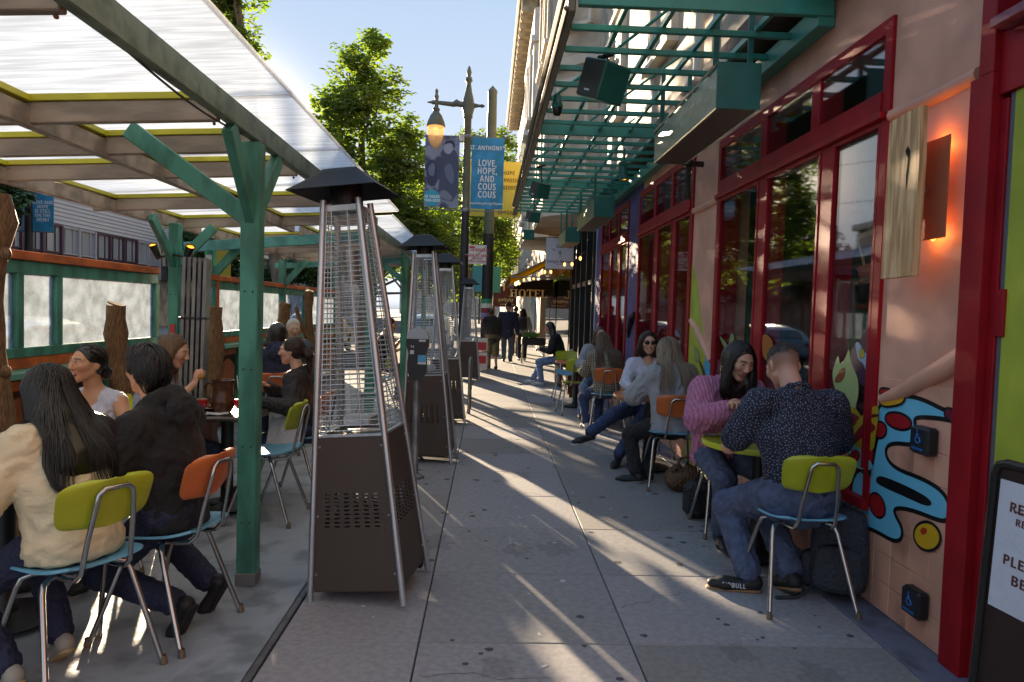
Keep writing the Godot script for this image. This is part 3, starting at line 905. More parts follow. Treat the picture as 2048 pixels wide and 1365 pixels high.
func build_window_things():
	var t := thing("model_streetcar", "old toy streetcar hanging behind the glass of the nearest window", "toy", Vector3(2.75, 2.05, -4.62))
	var bs := Basis(Vector3.UP, 0.5) * Basis(Vector3.RIGHT, -0.3)
	var cream := mt("toy_cream", Color("#c9b98a"), 0.5)
	var redp := mt("toy_red", Color("#a83a22"), 0.4)
	var m := MB.new(); m.box(Vector3(0, -0.11, 0), Vector3(0.2, 0.12, 0.5), bs, 0.01); part("body", m, redp, t)
	m = MB.new(); m.box(bs * Vector3(0, 0.14, 0), Vector3(0.24, 0.03, 0.6), bs, 0.012); m.box(bs * Vector3(0, 0.165, 0), Vector3(0.14, 0.03, 0.5), bs, 0.012); part("roof", m, cream, t)
	for k in 5:
		for s in [-1, 1]:
			m = MB.new(); m.box(bs * Vector3(s * 0.09, 0.04, -0.22 + k * 0.11), Vector3(0.016, 0.2, 0.016), bs); part("pillar", m, cream, t)
	m = MB.new(); m.tube([bs * Vector3(0, 0.17, 0.2), Vector3(0, 1.4, 0.15)], 0.003, 4); m.tube([bs * Vector3(0, 0.17, -0.2), Vector3(0, 1.4, -0.15)], 0.003, 4); part("hanging_wire", m, mt("grey_steel", Color("#85878a"), 0.4, {"metal": 0.8}), t)
	var g := thing("teal_board", "tall teal wooden board standing inside the nearest window", "board", Vector3(2.55, 0.5, -4.35))
	m = MB.new(); m.tube([Vector3(0, 0, 0), Vector3(0.02, 0.5, 0), Vector3(0, 1.0, 0.02), Vector3(0.03, 1.35, 0.0)], [0.05, 0.06, 0.05, 0.07], 8); part("shaft", m, mt("toy_teal", Color("#1f4a5c"), 0.4), g)
	var c := thing("round_back_chair", "dark red round backed seat inside the middle pane of the nearest window", "chair", Vector3(2.95, 0, -6.1))
	m = MB.new()
	m.ball(Vector3(0, 1.6, 0), Vector3(0.09, 0.75, 0.36), 20); part("back", m, mt("maroon_leather", Color("#5a1f2c"), 0.4), c)
	bx("seat", Vector3(0.25, 0.7, 0), Vector3(0.5, 0.12, 0.6), mt("maroon_leather", Color.WHITE), c, 0.04)
	for sx in [0.05, 0.45]:
		for sz in [-0.25, 0.25]: bx("leg", Vector3(sx, 0.32, sz), Vector3(0.05, 0.64, 0.05), mt("bar_wood", Color("#5d3a24")), c, 0.006)

# painted shapes: colour, width of the black outline, z and y along the wall
func mural(parent: Node, shapes: Array, x_wall: float, x_glass: float, z_split: float):
	var xw := Basis(Vector3(0, 0, 1), Vector3.UP, Vector3(-1, 0, 0))
	var k := 0
	for s in shapes:
		var pts := PackedVector2Array()
		for i in range(0, s[2].size(), 2): pts.append(Vector2(s[2][i], s[2][i + 1]))
		for it in 2:  # round the corners
			var q := PackedVector2Array()
			for i in pts.size():
				var a := pts[i]
				var b := pts[(i + 1) % pts.size()]
				q.append(a.lerp(b, 0.25)); q.append(a.lerp(b, 0.75))
			pts = q
		var layers := []
		if s[1] > 0.0:
			for p in Geometry2D.offset_polygon(pts, s[1], Geometry2D.JOIN_ROUND): layers.append([p, "#0d0d10", 0.0])
		layers.append([pts, s[0], 0.0004])
		for l in layers:
			for side in 2:
				var half := PackedVector2Array([Vector2(z_split, -5), Vector2(50, -5), Vector2(50, 9), Vector2(z_split, 9)]) if side == 0 else PackedVector2Array([Vector2(-60, -5), Vector2(z_split, -5), Vector2(z_split, 9), Vector2(-60, 9)])
				for p in Geometry2D.intersect_polygons(l[0], half):
					var m := MB.new()
					m.prism(p, 0.0003, Transform3D(xw, Vector3((x_wall if side == 0 else x_glass) - l[2] - k * 0.0008, 0, 0)), false)
					part("painted_shape", m, mt("mural_" + l[1], Color(l[1]), 0.5), parent)
		k += 1

func build_mural():
	var b: Node = get_node("restaurant_building")
	mural(b, [
		["#6fc3e0", 0.022, [-3.723,1.068, -3.652,1.114, -3.491,1.16, -3.425,1.167, -3.319,1.161, -3.16,1.131, -3.071,1.138, -3.072,1.114, -3.159,1.116, -3.274,1.107, -3.396,1.089, -3.414,1.051, -3.355,0.985, -3.384,0.951, -3.585,0.926, -3.649,0.874, -3.623,0.809, -3.524,0.776, -3.306,0.779, -3.166,0.761, -3.11,0.714, -3.11,0.659, -3.155,0.637, -3.355,0.629, -3.486,0.608, -3.541,0.579, -3.526,0.542, -3.457,0.495, -3.46,0.446, -3.527,0.42, -3.662,0.422, -3.82,0.409, -3.964,0.419, -3.959,0.675, -3.742,0.725, -3.722,0.845, -3.691,0.952, -3.713,1.02]],
		["#6b1030", 0.012, [-3.163,1.157, -3.089,1.147, -3.064,1.107, -3.131,1.105, -3.169,1.123]],
		["#a3141c", 0.014, [-3.423,1.034, -3.439,1.019, -3.474,1.007, -3.52,1.001, -3.57,1.002, -3.612,1.011, -3.639,1.024, -3.644,1.041, -3.625,1.057, -3.588,1.068, -3.539,1.074, -3.491,1.072, -3.451,1.063, -3.427,1.05]],
		["#0e0e10", 0.000, [-3.689,0.716, -3.591,0.725, -3.385,0.723, -3.239,0.71, -3.221,0.683, -3.275,0.665, -3.446,0.667, -3.634,0.665, -3.711,0.675]],
		["#a3141c", 0.012, [-3.621,0.583, -3.608,0.559, -3.608,0.534, -3.623,0.513, -3.649,0.499, -3.681,0.496, -3.714,0.505, -3.74,0.523, -3.754,0.548, -3.753,0.574, -3.737,0.596, -3.71,0.609, -3.677,0.611, -3.645,0.601]],
		["#a3141c", 0.012, [-3.633,0.973, -3.637,0.955, -3.651,0.939, -3.672,0.928, -3.696,0.923, -3.719,0.927, -3.736,0.938, -3.743,0.954, -3.739,0.972, -3.725,0.989, -3.703,1, -3.679,1.004, -3.656,1, -3.64,0.989]],
		["#d8a818", 0.014, [-3.174,0.582, -3.154,0.562, -3.152,0.536, -3.168,0.507, -3.198,0.482, -3.238,0.465, -3.279,0.46, -3.315,0.469, -3.336,0.489, -3.338,0.518, -3.321,0.548, -3.289,0.573, -3.248,0.589, -3.207,0.592]],
		["#b5321a", 0.000, [-3.243,0.552, -3.245,0.544, -3.251,0.536, -3.261,0.529, -3.273,0.525, -3.283,0.525, -3.291,0.529, -3.294,0.536, -3.292,0.544, -3.286,0.553, -3.276,0.559, -3.264,0.563, -3.254,0.563, -3.246,0.559]],
		["#d8a018", 0.012, [-3.715,1.127, -3.656,1.167, -3.516,1.191, -3.473,1.158, -3.533,1.123, -3.674,1.094]],
		["#a3141c", 0.012, [-3.573,1.163, -3.584,1.156, -3.605,1.15, -3.632,1.149, -3.661,1.151, -3.686,1.157, -3.701,1.165, -3.703,1.175, -3.692,1.183, -3.67,1.188, -3.642,1.189, -3.613,1.187, -3.59,1.181, -3.575,1.172]],
		["#a8901c", 0.000, [-4.42,0.735, -4.42,1.06, -3.84,1.06, -3.84,0.735]],
		["#7c1420", 0.000, [-4.4,0.95, -4.1,1.03, -3.84,0.99, -3.84,0.93, -4.1,0.95, -4.4,0.88]],
		["#74bcc4", 0.010, [-4.42,0.84, -4.15,0.88, -3.95,0.84, -3.83,0.85, -3.83,0.78, -4.0,0.76, -4.2,0.80, -4.42,0.76]],
		["#b59a1c", 0.000, [-3.972,0.96, -3.726,1.104, -3.692,1.066, -3.719,0.918, -3.726,0.83, -3.958,0.813]],
		["#8c1620", 0.000, [-3.965,0.888, -3.822,1.002, -3.715,0.983, -3.732,0.945, -3.866,0.891, -3.959,0.828]],
		["#5a0f18", 0.000, [-3.819,1.025, -3.696,1.051, -3.689,1.035, -3.817,1.006]],
		["#74bcc4", 0.000, [-3.958,0.813, -3.735,0.785, -3.717,0.731, -3.961,0.697]],
		["#a3141c", 0.000, [-3.87,0.786, -3.874,0.769, -3.888,0.753, -3.909,0.742, -3.934,0.736, -3.958,0.738, -3.975,0.747, -3.982,0.762, -3.978,0.779, -3.963,0.795, -3.941,0.806, -3.916,0.811, -3.893,0.809, -3.877,0.8]],
		["#0e0e10", 0.000, [-3.87,0.703, -3.791,0.732, -3.729,0.728, -3.74,0.7, -3.818,0.681]],
	], WX - 0.0125, WX - 0.0035, -3.765)
	mural(b, [
		["#4fb0d8", 0.006, [-6.812,1.106, -6.772,1.245, -6.636,1.119, -6.575,1.08, -6.584,1.005, -6.71,0.964, -6.812,1]],
		["#7d9050", 0.006, [-7.183,1.247, -7.015,1.185, -6.968,1.11, -7.078,1.071, -7.166,1.128]],
		["#2a2a22", 0.000, [-6.978,1.11, -6.816,1.03, -6.744,0.931, -6.782,0.775, -6.847,0.706, -6.834,0.799, -6.802,0.925, -6.888,1.008, -7.017,1.091]],
		["#2a2a22", 0.000, [-7.124,1.02, -7.092,1.022, -7.045,0.837, -6.903,0.745, -6.777,0.745, -6.785,0.729, -6.95,0.715, -7.096,0.816]],
	], WX - 0.0055, WX - 0.0055, -60.0)
	mural(b, [
		["#a9b878", 0.008, [-4.079,1.388, -4.059,1.311, -3.993,1.251, -3.959,1.203, -3.946,1.128, -3.974,1.048, -3.977,0.964, -4.1,0.954, -4.119,1.021, -4.177,1.087, -4.251,1.16, -4.264,1.227, -4.236,1.284, -4.202,1.341, -4.182,1.275, -4.121,1.306]],
		["#8a4a1e", 0.004, [-4.105,1.271, -4.113,1.221, -4.147,1.181, -4.218,1.167, -4.226,1.183, -4.179,1.241]],
		["#3a1238", 0.000, [-3.805,1.531, -3.845,1.499, -3.902,1.51, -3.945,1.484, -3.94,1.433, -4.044,1.403, -4.059,1.311, -3.993,1.251, -3.953,1.204, -3.904,1.178, -3.824,1.162, -3.771,1.168]],
		["#9fb0c8", 0.006, [-4.01,1.424, -3.963,1.426, -3.911,1.372, -3.86,1.363, -3.856,1.326, -3.893,1.298, -3.868,1.269, -3.878,1.265, -3.911,1.312, -3.965,1.324, -3.993,1.373]],
		["#b8a028", 0.004, [-3.953,1.382, -3.919,1.396, -3.899,1.36, -3.919,1.334, -3.961,1.343]],
		["#b06a28", 0.006, [-5.382,1.428, -5.256,1.415, -5.17,1.361, -5.2,1.276, -5.275,1.221, -5.362,1.249, -5.395,1.35]],
		["#6f8a58", 0.000, [-6.106,1.422, -5.994,1.388, -6.036,1.3, -6.113,1.257, -6.194,1.242, -6.317,1.305, -6.416,1.382, -6.263,1.338, -6.144,1.284]],
	], WX - 0.0035, WX - 0.0035, 60.0)
# ---------------------------------------------------------------- parklets
func green() -> Material: return mt("post_green", Color("#4a8f7a"), 0.5, {"tex": "mottle", "ts": Vector3(1.6, 0.5, 1.6), "bump": "height", "bs": 0.12})
func teal() -> Material: return mt("beam_teal", Color("#58a09a"), 0.5, {"tex": "mottle", "ts": 0.8})
func taupe() -> Material: return mt("rafter_taupe", Color("#a3917e"), 0.6, {"tex": "mottle", "ts": Vector3(0.4, 1.5, 1.5), "bump": "height", "bs": 0.1})

func roof_y(x: float) -> float: return 2.41 + (x + 1.29) * 0.055

func pergola(label: String, z0: float, z1: float, rafters: Array, posts: Array, xo: float) -> Node3D:
	var p := thing("pergola", label, "pergola", Vector3.ZERO, 0.0, "parklet roofs over the tables")
	var g := green()
	var t := taupe()
	var m := MB.new()
	m.box(Vector3(xo + 0.005, 2.48, (z0 + z1) / 2), Vector3(0.05, 0.12, abs(z1 - z0)), Basis.IDENTITY, 0.006)
	part("edge_beam", m, mt("beam_grey_green", Color("#73836f"), 0.6, {"tex": "wear", "ts": 0.7, "bump": "height", "bs": 0.2}), p)
	for x in [-2.2, -3.22]:
		m = MB.new()
		m.box(Vector3(x, roof_y(x) + 0.035, (z0 + z1) / 2), Vector3(0.05, 0.1, abs(z1 - z0)), Basis.IDENTITY, 0.004)
		part("stringer", m, t, p)
		m = MB.new()
		m.box(Vector3(x, roof_y(x) + 0.115, (z0 + z1) / 2), Vector3(0.075, 0.03, abs(z1 - z0) - 0.02), Basis.IDENTITY, 0.002)
		part("yellow_strip", m, mt("yellow_trim", Color("#c4bb22"), 0.5, {"tex": "soft", "ts": 1.0}), p)
	for z in rafters:
		var a := Vector3(xo - 0.021, roof_y(xo - 0.021) + 0.05, z)
		var b := Vector3(-3.4, roof_y(-3.4) + 0.05, z)
		m = MB.new(); m.bar(a, b, 0.045, 0.1, Vector3.UP, 0.004)
		part("rafter", m, t, p)
		m = MB.new(); m.bar(a + Vector3(-0.002, 0.0665, 0), b + Vector3(0, 0.0665, 0), 0.072, 0.032, Vector3.UP, 0.002)
		part("yellow_strip", m, mt("yellow_trim", Color.WHITE), p)
	# twin-wall sheets with joints
	var sheet := mt("polycarbonate", Color(0.93, 0.94, 0.95), 0.42, {"alpha": 0.76, "back": Color(1.35, 1.38, 1.42), "tex": noise_tex("streaks", 0.03, 4, grey(0.86), grey(1.0), 0.25, 0.7, 512), "ts": Vector3(0.12, 1.0, 1.6), "world": true})
	var joint := mt("clear_joint", Color(0.95, 0.96, 0.97), 0.3, {"alpha": 0.55, "back": Color(1, 1, 1)})
	var z := z0
	while z > z1 + 0.05:
		var w: float = min(1.22, z - z1)
		m = MB.new()
		var xa := xo + 0.25
		m.bar(Vector3(xa, roof_y(xa) + 0.2, z - w / 2), Vector3(-3.62, roof_y(-3.62) + 0.145, z - w / 2), w - 0.012, 0.01)
		part("roof_sheet", m, sheet, p)
		m = MB.new()
		m.bar(Vector3(xa, roof_y(xa) + 0.203, z - w), Vector3(-3.62, roof_y(-3.62) + 0.148, z - w), 0.04, 0.022)
		part("joint_strip", m, joint, p)
		z -= w
	m = MB.new()
	m.box(Vector3(xo + 0.252, roof_y(xo + 0.25) + 0.2, (z0 + z1) / 2), Vector3(0.012, 0.02, abs(z1 - z0)))
	part("edge_trim", m, joint, p)
	for q in posts:
		bx("post", Vector3(q[0], (q[2] + 0.035) / 2, q[1]), Vector3(0.1, q[2] - 0.035, 0.1), g, p, 0.006)
		bx("post_shoe", Vector3(q[0], 0.035, q[1]), Vector3(0.108, 0.07, 0.108), mt("post_shoe", Color("#6f7370"), 0.6), p, 0.004)
		for k in 10:
			m = MB.new()
			m.ball(Vector3(q[0] + (0.022 if k % 2 else -0.022), 0.35 + (k / 2) * 0.42, q[1] + 0.0505), Vector3(0.006, 0.006, 0.003), 6)
			part("bolt", m, mt("bolt_dark", Color("#2c3a34"), 0.5), p)
		for br in q[3]:
			m = MB.new()
			m.bar(Vector3(q[0], q[2] - 0.42, q[1]), Vector3(q[0], q[2] - 0.42, q[1]) + br, 0.05, 0.095, Vector3.UP, 0.004)
			part("brace", m, g, p)
	return p

func build_parklet():
	var p := pergola("near parklet roof of translucent sheets on taupe rafters with a green post", 1.2, -7.9, [0.5, -0.9, -2.2, -3.42, -4.08, -4.78, -6.15, -7.45], [[-1.29, -3.86, 2.41, [Vector3(-0.66, 0.47, 0), Vector3(0.0, 0.42, 0.36), Vector3(0.0, 0.42, -0.42)]], [-1.29, -7.75, 2.41, []], [-3.15, -7.15, 2.32, [Vector3(0.36, 0.40, -0.05), Vector3(0.0, 0.42, 0.5)]], [-1.29, 0.6, 2.41, []]], -1.29)
	bx("red_reflector", Vector3(-3.15, 1.22, -7.095), Vector3(0.05, 0.19, 0.008), mt("reflector", Color("#c01c22"), 0.3), p, 0.002)
	# a cable clipped under the edge beam
	var m := MB.new()
	var pts := []
	for k in 13: pts.append(Vector3(-1.3, 2.425 - 0.03 * sin(k / 12.0 * PI), -2.55 - k * 0.1))
	m.tube(pts, 0.005, 6)
	part("cable", m, mt("cable", Color("#4a4a40"), 0.6), p)
	for z in [-2.2, -3.42, -4.78, -6.15]:
		m = MB.new(); m.ball(Vector3(-1.33, roof_y(-1.33) - 0.012, z), Vector3(0.009, 0.008, 0.009), 8)
		part("bolt", m, mt("rust", Color("#7d4a32"), 0.7), p)
	var q := pergola("far parklet roof with a teal front beam beyond the first one", -8.25, -15.4, [-9.1, -9.9, -10.7, -11.6, -12.5, -13.4, -14.5], [[-1.4, -11.7, 2.38, [Vector3(0, 0.42, 0.5), Vector3(-0.5, 0.4, 0)]], [-3.3, -8.42, 2.24, [Vector3(0.40, 0.46, 0.02)]], [-1.4, -8.42, 2.38, [Vector3(0.0, 0.4, -0.4)]], [-3.3, -11.3, 2.24, [Vector3(0.38, 0.42, 0)]], [-1.4, -15.2, 2.38, []], [-3.3, -15.2, 2.24, []]], -1.4)
	m = MB.new(); m.bar(Vector3(-3.55, 2.17, -8.3), Vector3(-1.33, 2.38, -8.3), 0.07, 0.12, Vector3.UP, 0.005)
	part("front_beam", m, teal(), q)
	m = MB.new(); m.bar(Vector3(-3.55, 2.17, -11.75), Vector3(-1.33, 2.34, -11.75), 0.05, 0.09, Vector3.UP, 0.005)
	part("cross_beam", m, teal(), q)
	bx("white_notice", Vector3(-3.3, 2.0, -8.365), Vector3(0.07, 0.2, 0.006), mt("notice", Color("#c9ced2"), 0.5), q, 0.0)
	bx("red_reflector", Vector3(-3.3, 1.35, -11.245), Vector3(0.05, 0.19, 0.008), mt("reflector", Color.WHITE), q, 0.002)

func scratches() -> Texture2D:
	return drawn("scratched", 512, func(im: Image):
		var f := FastNoiseLite.new(); f.frequency = 0.008; f.seed = 5; f.fractal_octaves = 4
		var base := f.get_seamless_image(512, 512)
		for y in 512:
			for x in 512: im.set_pixel(x, y, grey(0.70 + 0.26 * base.get_pixel(x, y).r))
		var rng := RandomNumberGenerator.new(); rng.seed = 12
		for k in 420:
			var c := Vector2(rng.randf() * 512, rng.randf() * 512)
			var r := rng.randf_range(15, 120); var a := rng.randf() * TAU; var n := int(r * rng.randf_range(0.4, 1.6))
			var v := rng.randf_range(0.86, 1.0) if rng.randf() < 0.7 else rng.randf_range(0.55, 0.7)
			for i in n:
				var p := c + Vector2(cos(a + i / r), sin(a + i / r) * 0.8) * r
				var q := Vector2i(posmod(int(p.x), 512), posmod(int(p.y), 512))
				im.set_pixelv(q, im.get_pixelv(q).lerp(grey(v), 0.6)))

func build_fence():
	var g := green()
	var o := mt("rail_orange", Color("#d06a2c"), 0.55, {"tex": "mottle", "ts": 0.8})
	var wood := mt("panel_orange_brown", Color("#a8582a"), 0.6, {"tex": "wear", "ts": 0.7})
	var dark := mt("panel_dark", Color("#4c2b20"), 0.7, {"tex": "mottle", "ts": 0.7})
	var plex := mt("scratched_plastic", Color(0.80, 0.85, 0.90, 1.0), 0.5, {"alpha": 0.45, "back": Color(1.9, 1.9, 1.9), "tex": scratches(), "ts": Vector3(1.1, 1.1, 1.1), "world": true})
	var X := -3.3
	var secs := [[-1.0, -7.05, [-2.2, -3.4, -4.55, -5.02, -5.47], "near run of the parklet fence with orange rails and scratched windows"], [-8.5, -15.4, [-9.72, -10.15, -11.4, -12.6, -13.0, -13.9], "far run of the parklet fence beyond the hinged orange window"]]
	for s in secs:
		var f := thing("parklet_fence", s[3], "fence", Vector3.ZERO, 0.0, "parklet fence along the road")
		var zc: float = (s[0] + s[1]) / 2
		var ln: float = s[0] - s[1]
		bx("top_rail", Vector3(X, 1.835, zc), Vector3(0.11, 0.065, ln), o, f, 0.006)
		bx("rail", Vector3(X, 1.755, zc), Vector3(0.06, 0.092, ln - 0.004), g, f, 0.004)
		bx("bottom_rail", Vector3(X, 1.15, zc), Vector3(0.06, 0.07, ln - 0.004), g, f, 0.004)
		bx("orange_board", Vector3(X, 1.075, zc), Vector3(0.05, 0.078, ln - 0.006), o, f, 0.004)
		bx("ledge", Vector3(X + 0.07, 1.01, zc), Vector3(0.2, 0.05, ln), mt("ledge_green", Color("#5d9a86"), 0.35), f, 0.006)
		bx("backing_board", Vector3(X - 0.01, 0.49, zc), Vector3(0.04, 0.98, ln - 0.01), dark, f, 0.004)
		var zs: Array = [s[0]] + s[2] + [s[1]]
		for k in zs.size() - 1:
			bx("mullion", Vector3(X, 1.447, zs[k]), Vector3(0.055, 0.524, 0.07), g, f, 0.004)
			bx("pane", Vector3(X - 0.008, 1.447, (zs[k] + zs[k + 1]) / 2), Vector3(0.006, 0.522, zs[k] - zs[k + 1] - 0.07), plex, f, 0.0)
		bx("mullion", Vector3(X, 1.447, zs[-1]), Vector3(0.055, 0.524, 0.07), g, f, 0.004)
		# panelled base with arched cupboard doors
		var z: float = s[0] - 0.4
		while z > s[1] + 0.3:
			bx("stile", Vector3(X + 0.03, 0.49, z + 0.36), Vector3(0.05, 0.97, 0.07), g, f, 0.004)
			var m := MB.new()
			var pl := PackedVector2Array([Vector2(-0.24, 0.1), Vector2(0.24, 0.1), Vector2(0.24, 0.74)])
			for k in 7: pl.append(Vector2(0.24 - 0.08 * k, 0.74 + 0.1 * sin(PI * k / 6)))
			m.prism(pl, 0.025, Transform3D(Basis(Vector3(0, 0, -1), Vector3.UP, Vector3(1, 0, 0)), Vector3(X + 0.012, 0, z)))
			part("door", m, wood, f)
			bx("door_frame", Vector3(X + 0.02, 0.92, z), Vector3(0.03, 0.07, 0.62), o, f, 0.003)
			z -= 0.72
	# hinged window between the two runs
	var w := thing("hinged_window", "orange and green framed hinged window between the corner posts", "window", Vector3(X + 0.12, 0, -7.78))
	for y in [0.99, 1.83]: bx("frame_rail", Vector3(0, y, 0), Vector3(0.05, 0.06, 1.1), o, w, 0.004)
	for z in [-0.52, 0.52]: bx("frame_stile", Vector3(0, 1.41, z), Vector3(0.05, 0.78, 0.06), o, w, 0.004)
	for y in [1.06, 1.76]: bx("sash_rail", Vector3(-0.005, y, 0), Vector3(0.04, 0.06, 0.96), g, w, 0.004)
	for z in [-0.45, -0.1, 0.45]: bx("sash_stile", Vector3(-0.005, 1.41, z), Vector3(0.04, 0.62, 0.06), g, w, 0.004)
	bx("pane", Vector3(-0.01, 1.41, 0), Vector3(0.006, 0.64, 0.86), plex, w, 0.0)
	for y in [1.15, 1.4]: bx("hinge", Vector3(0.03, y, -0.56), Vector3(0.02, 0.06, 0.07), mt("black_iron", Color("#191a1b"), 0.4), w, 0.003)
	# folded corrugated screen leaning by the post
	var sc := thing("folded_screen", "bundle of grey corrugated metal screens standing by the corner post", "screen", Vector3(-2.62, 0, -6.35), 0.25)
	for k in 5:
		var m := MB.new()
		var rows := []
		for j in 2:
			var r := []
			for i in 9: r.append(Vector3(-0.085 + k * 0.042 + (0.03 if j else 0.0), 0.55 + j * 1.38, 0.16 - i * 0.04) + Vector3(0.008 * sin(i * PI), 0, 0))
			rows.append(r)
		m.shell(rows, 0.026)
		part("screen_leaf", m, mt("galvanised_%d" % (k % 2), [Color("#8f8d8a"), Color("#7a7977")][k % 2], 0.4, {"metal": 0.6, "tex": "soft", "ts": 2.0}), sc)
	var ml := MB.new(); ml.box(Vector3(0, 1.4, 0.0), Vector3(0.235, 0.02, 0.34), Basis.IDENTITY, 0.004)
	part("strap", ml, mt("black_iron", Color.WHITE), sc)
	ml = MB.new(); ml.box(Vector3(0.02, 0.28, 0), Vector3(0.3, 0.56, 0.36), Basis.IDENTITY, 0.02)
	part("stand", ml, dark, sc)
	# peeled logs standing along the fence
	var bark := mt("peeled_log", Color("#96704b"), 0.7, {"tex": noise_tex("woodstreak", 0.03, 5, Color(0.62, 0.56, 0.5), Color(1, 1, 1), 0.25, 0.75, 512), "ts": Vector3(5, 0.6, 5), "bump": "height", "bs": 0.7})
	var cut := mt("log_cut", Color("#8a6440"), 0.8, {"tex": "mottle", "ts": 6.0})
	var rng := RandomNumberGenerator.new(); rng.seed = 8
	for l in [[-3.1, -4.55, 2.18, 0.078, "thick gnarled log post at the left edge of the picture", 1], [-2.98, -5.75, 1.50, 0.085, "cut log standing behind the smiling woman in white", 0], [-3.0, -7.75, 1.48, 0.09, "split topped log before the far fence run near the green post", 0], [-3.0, -10.4, 1.55, 0.085, "cut log behind the white haired diner", 0], [-3.0, -11.9, 1.78, 0.075, "branched log with a side limb beyond the white haired diner", 2]]:
		var t := thing("log_post", l[4], "log post", Vector3(l[0], 0, l[1]), 0.0, "logs standing along the parklet fence")
		var m := MB.new()
		var pts := []; var rr := []
		var n := 14
		for k in n:
			var f := k / float(n - 1)
			pts.append(Vector3(0.05 * sin(f * 5 + l[1]) * (1.6 if l[5] == 1 else 0.7), f * l[2], 0.04 * cos(f * 4 + l[1])))
			rr.append(l[3] * rng.randf_range(0.86, 1.14) * lerp(1.1, 0.95, f))
		if l[5] == 1:
			pts[n - 1] += Vector3(-0.015, 0, 0); rr[n - 1] = l[3] * 0.8; pts[n - 2] += Vector3(0.03, 0, 0); rr[n - 2] = l[3] * 1.12; pts[n - 3] += Vector3(0.02, 0, 0)
		m.tube(pts, rr, 14)
		part("trunk", m, bark, t)
		if l[5] != 1:
			m = MB.new(); m.tube([pts[n - 1] + Vector3(0, 0.001, 0), pts[n - 1] + Vector3(0.004, 0.012, 0)], [rr[n - 1] * 0.93, rr[n - 1] * 0.9], 14)
			part("cut_end", m, cut, t)
		if l[5] == 2:
			m = MB.new(); m.tube([Vector3(0, 0.95, 0), Vector3(-0.16, 1.25, 0.03), Vector3(-0.22, 1.5, 0.05)], [0.05, 0.04, 0.032], 9)
			part("limb", m, bark, t)
		if l[5] == 1:
			for k in 4:
				m = MB.new(); m.ball(Vector3(0.08 * (1 if k % 2 else -1), 0.7 + k * 0.37, 0.06), Vector3(0.035, 0.045, 0.03), 8)
				part("knot", m, bark, t)
	# pair of spotlights on the corner post
	var sp := thing("twin_spotlight", "pair of small black spotlights with warm bulbs on the corner post", "spotlight", Vector3(-3.12, 2.03, -7.07))
	for k in 2:
		var m := MB.new()
		var xf := Transform3D(Basis(Vector3(0, 0, 1), -0.45 if k else 0.2).rotated(Vector3.RIGHT, 0.5), Vector3(-0.17 + 0.33 * k, 0.02, 0.05))
		m.lathe([Vector2(0.0, -0.1), Vector2(0.03, -0.1), Vector2(0.045, 0.05), Vector2(0.041, 0.05), Vector2(0.03, -0.04)], 12, xf)
		part("can", m, mt("black_iron", Color.WHITE), sp)
		m = MB.new(); m.ball(xf * Vector3(0, 0.03, 0), Vector3(0.038, 0.02, 0.038), 10)
		part("bulb", m, mt("warm_bulb", Color("#ffb24a"), 0.4, {"emit": Color(1, 0.55, 0.12), "ee": 0.9}), sp)
	var mb := MB.new(); mb.tube([Vector3(-0.17, -0.06, 0.02), Vector3(0, -0.03, 0.03), Vector3(0.16, -0.06, 0.02)], 0.012, 6)
	part("bracket", mb, mt("black_iron", Color.WHITE), sp)

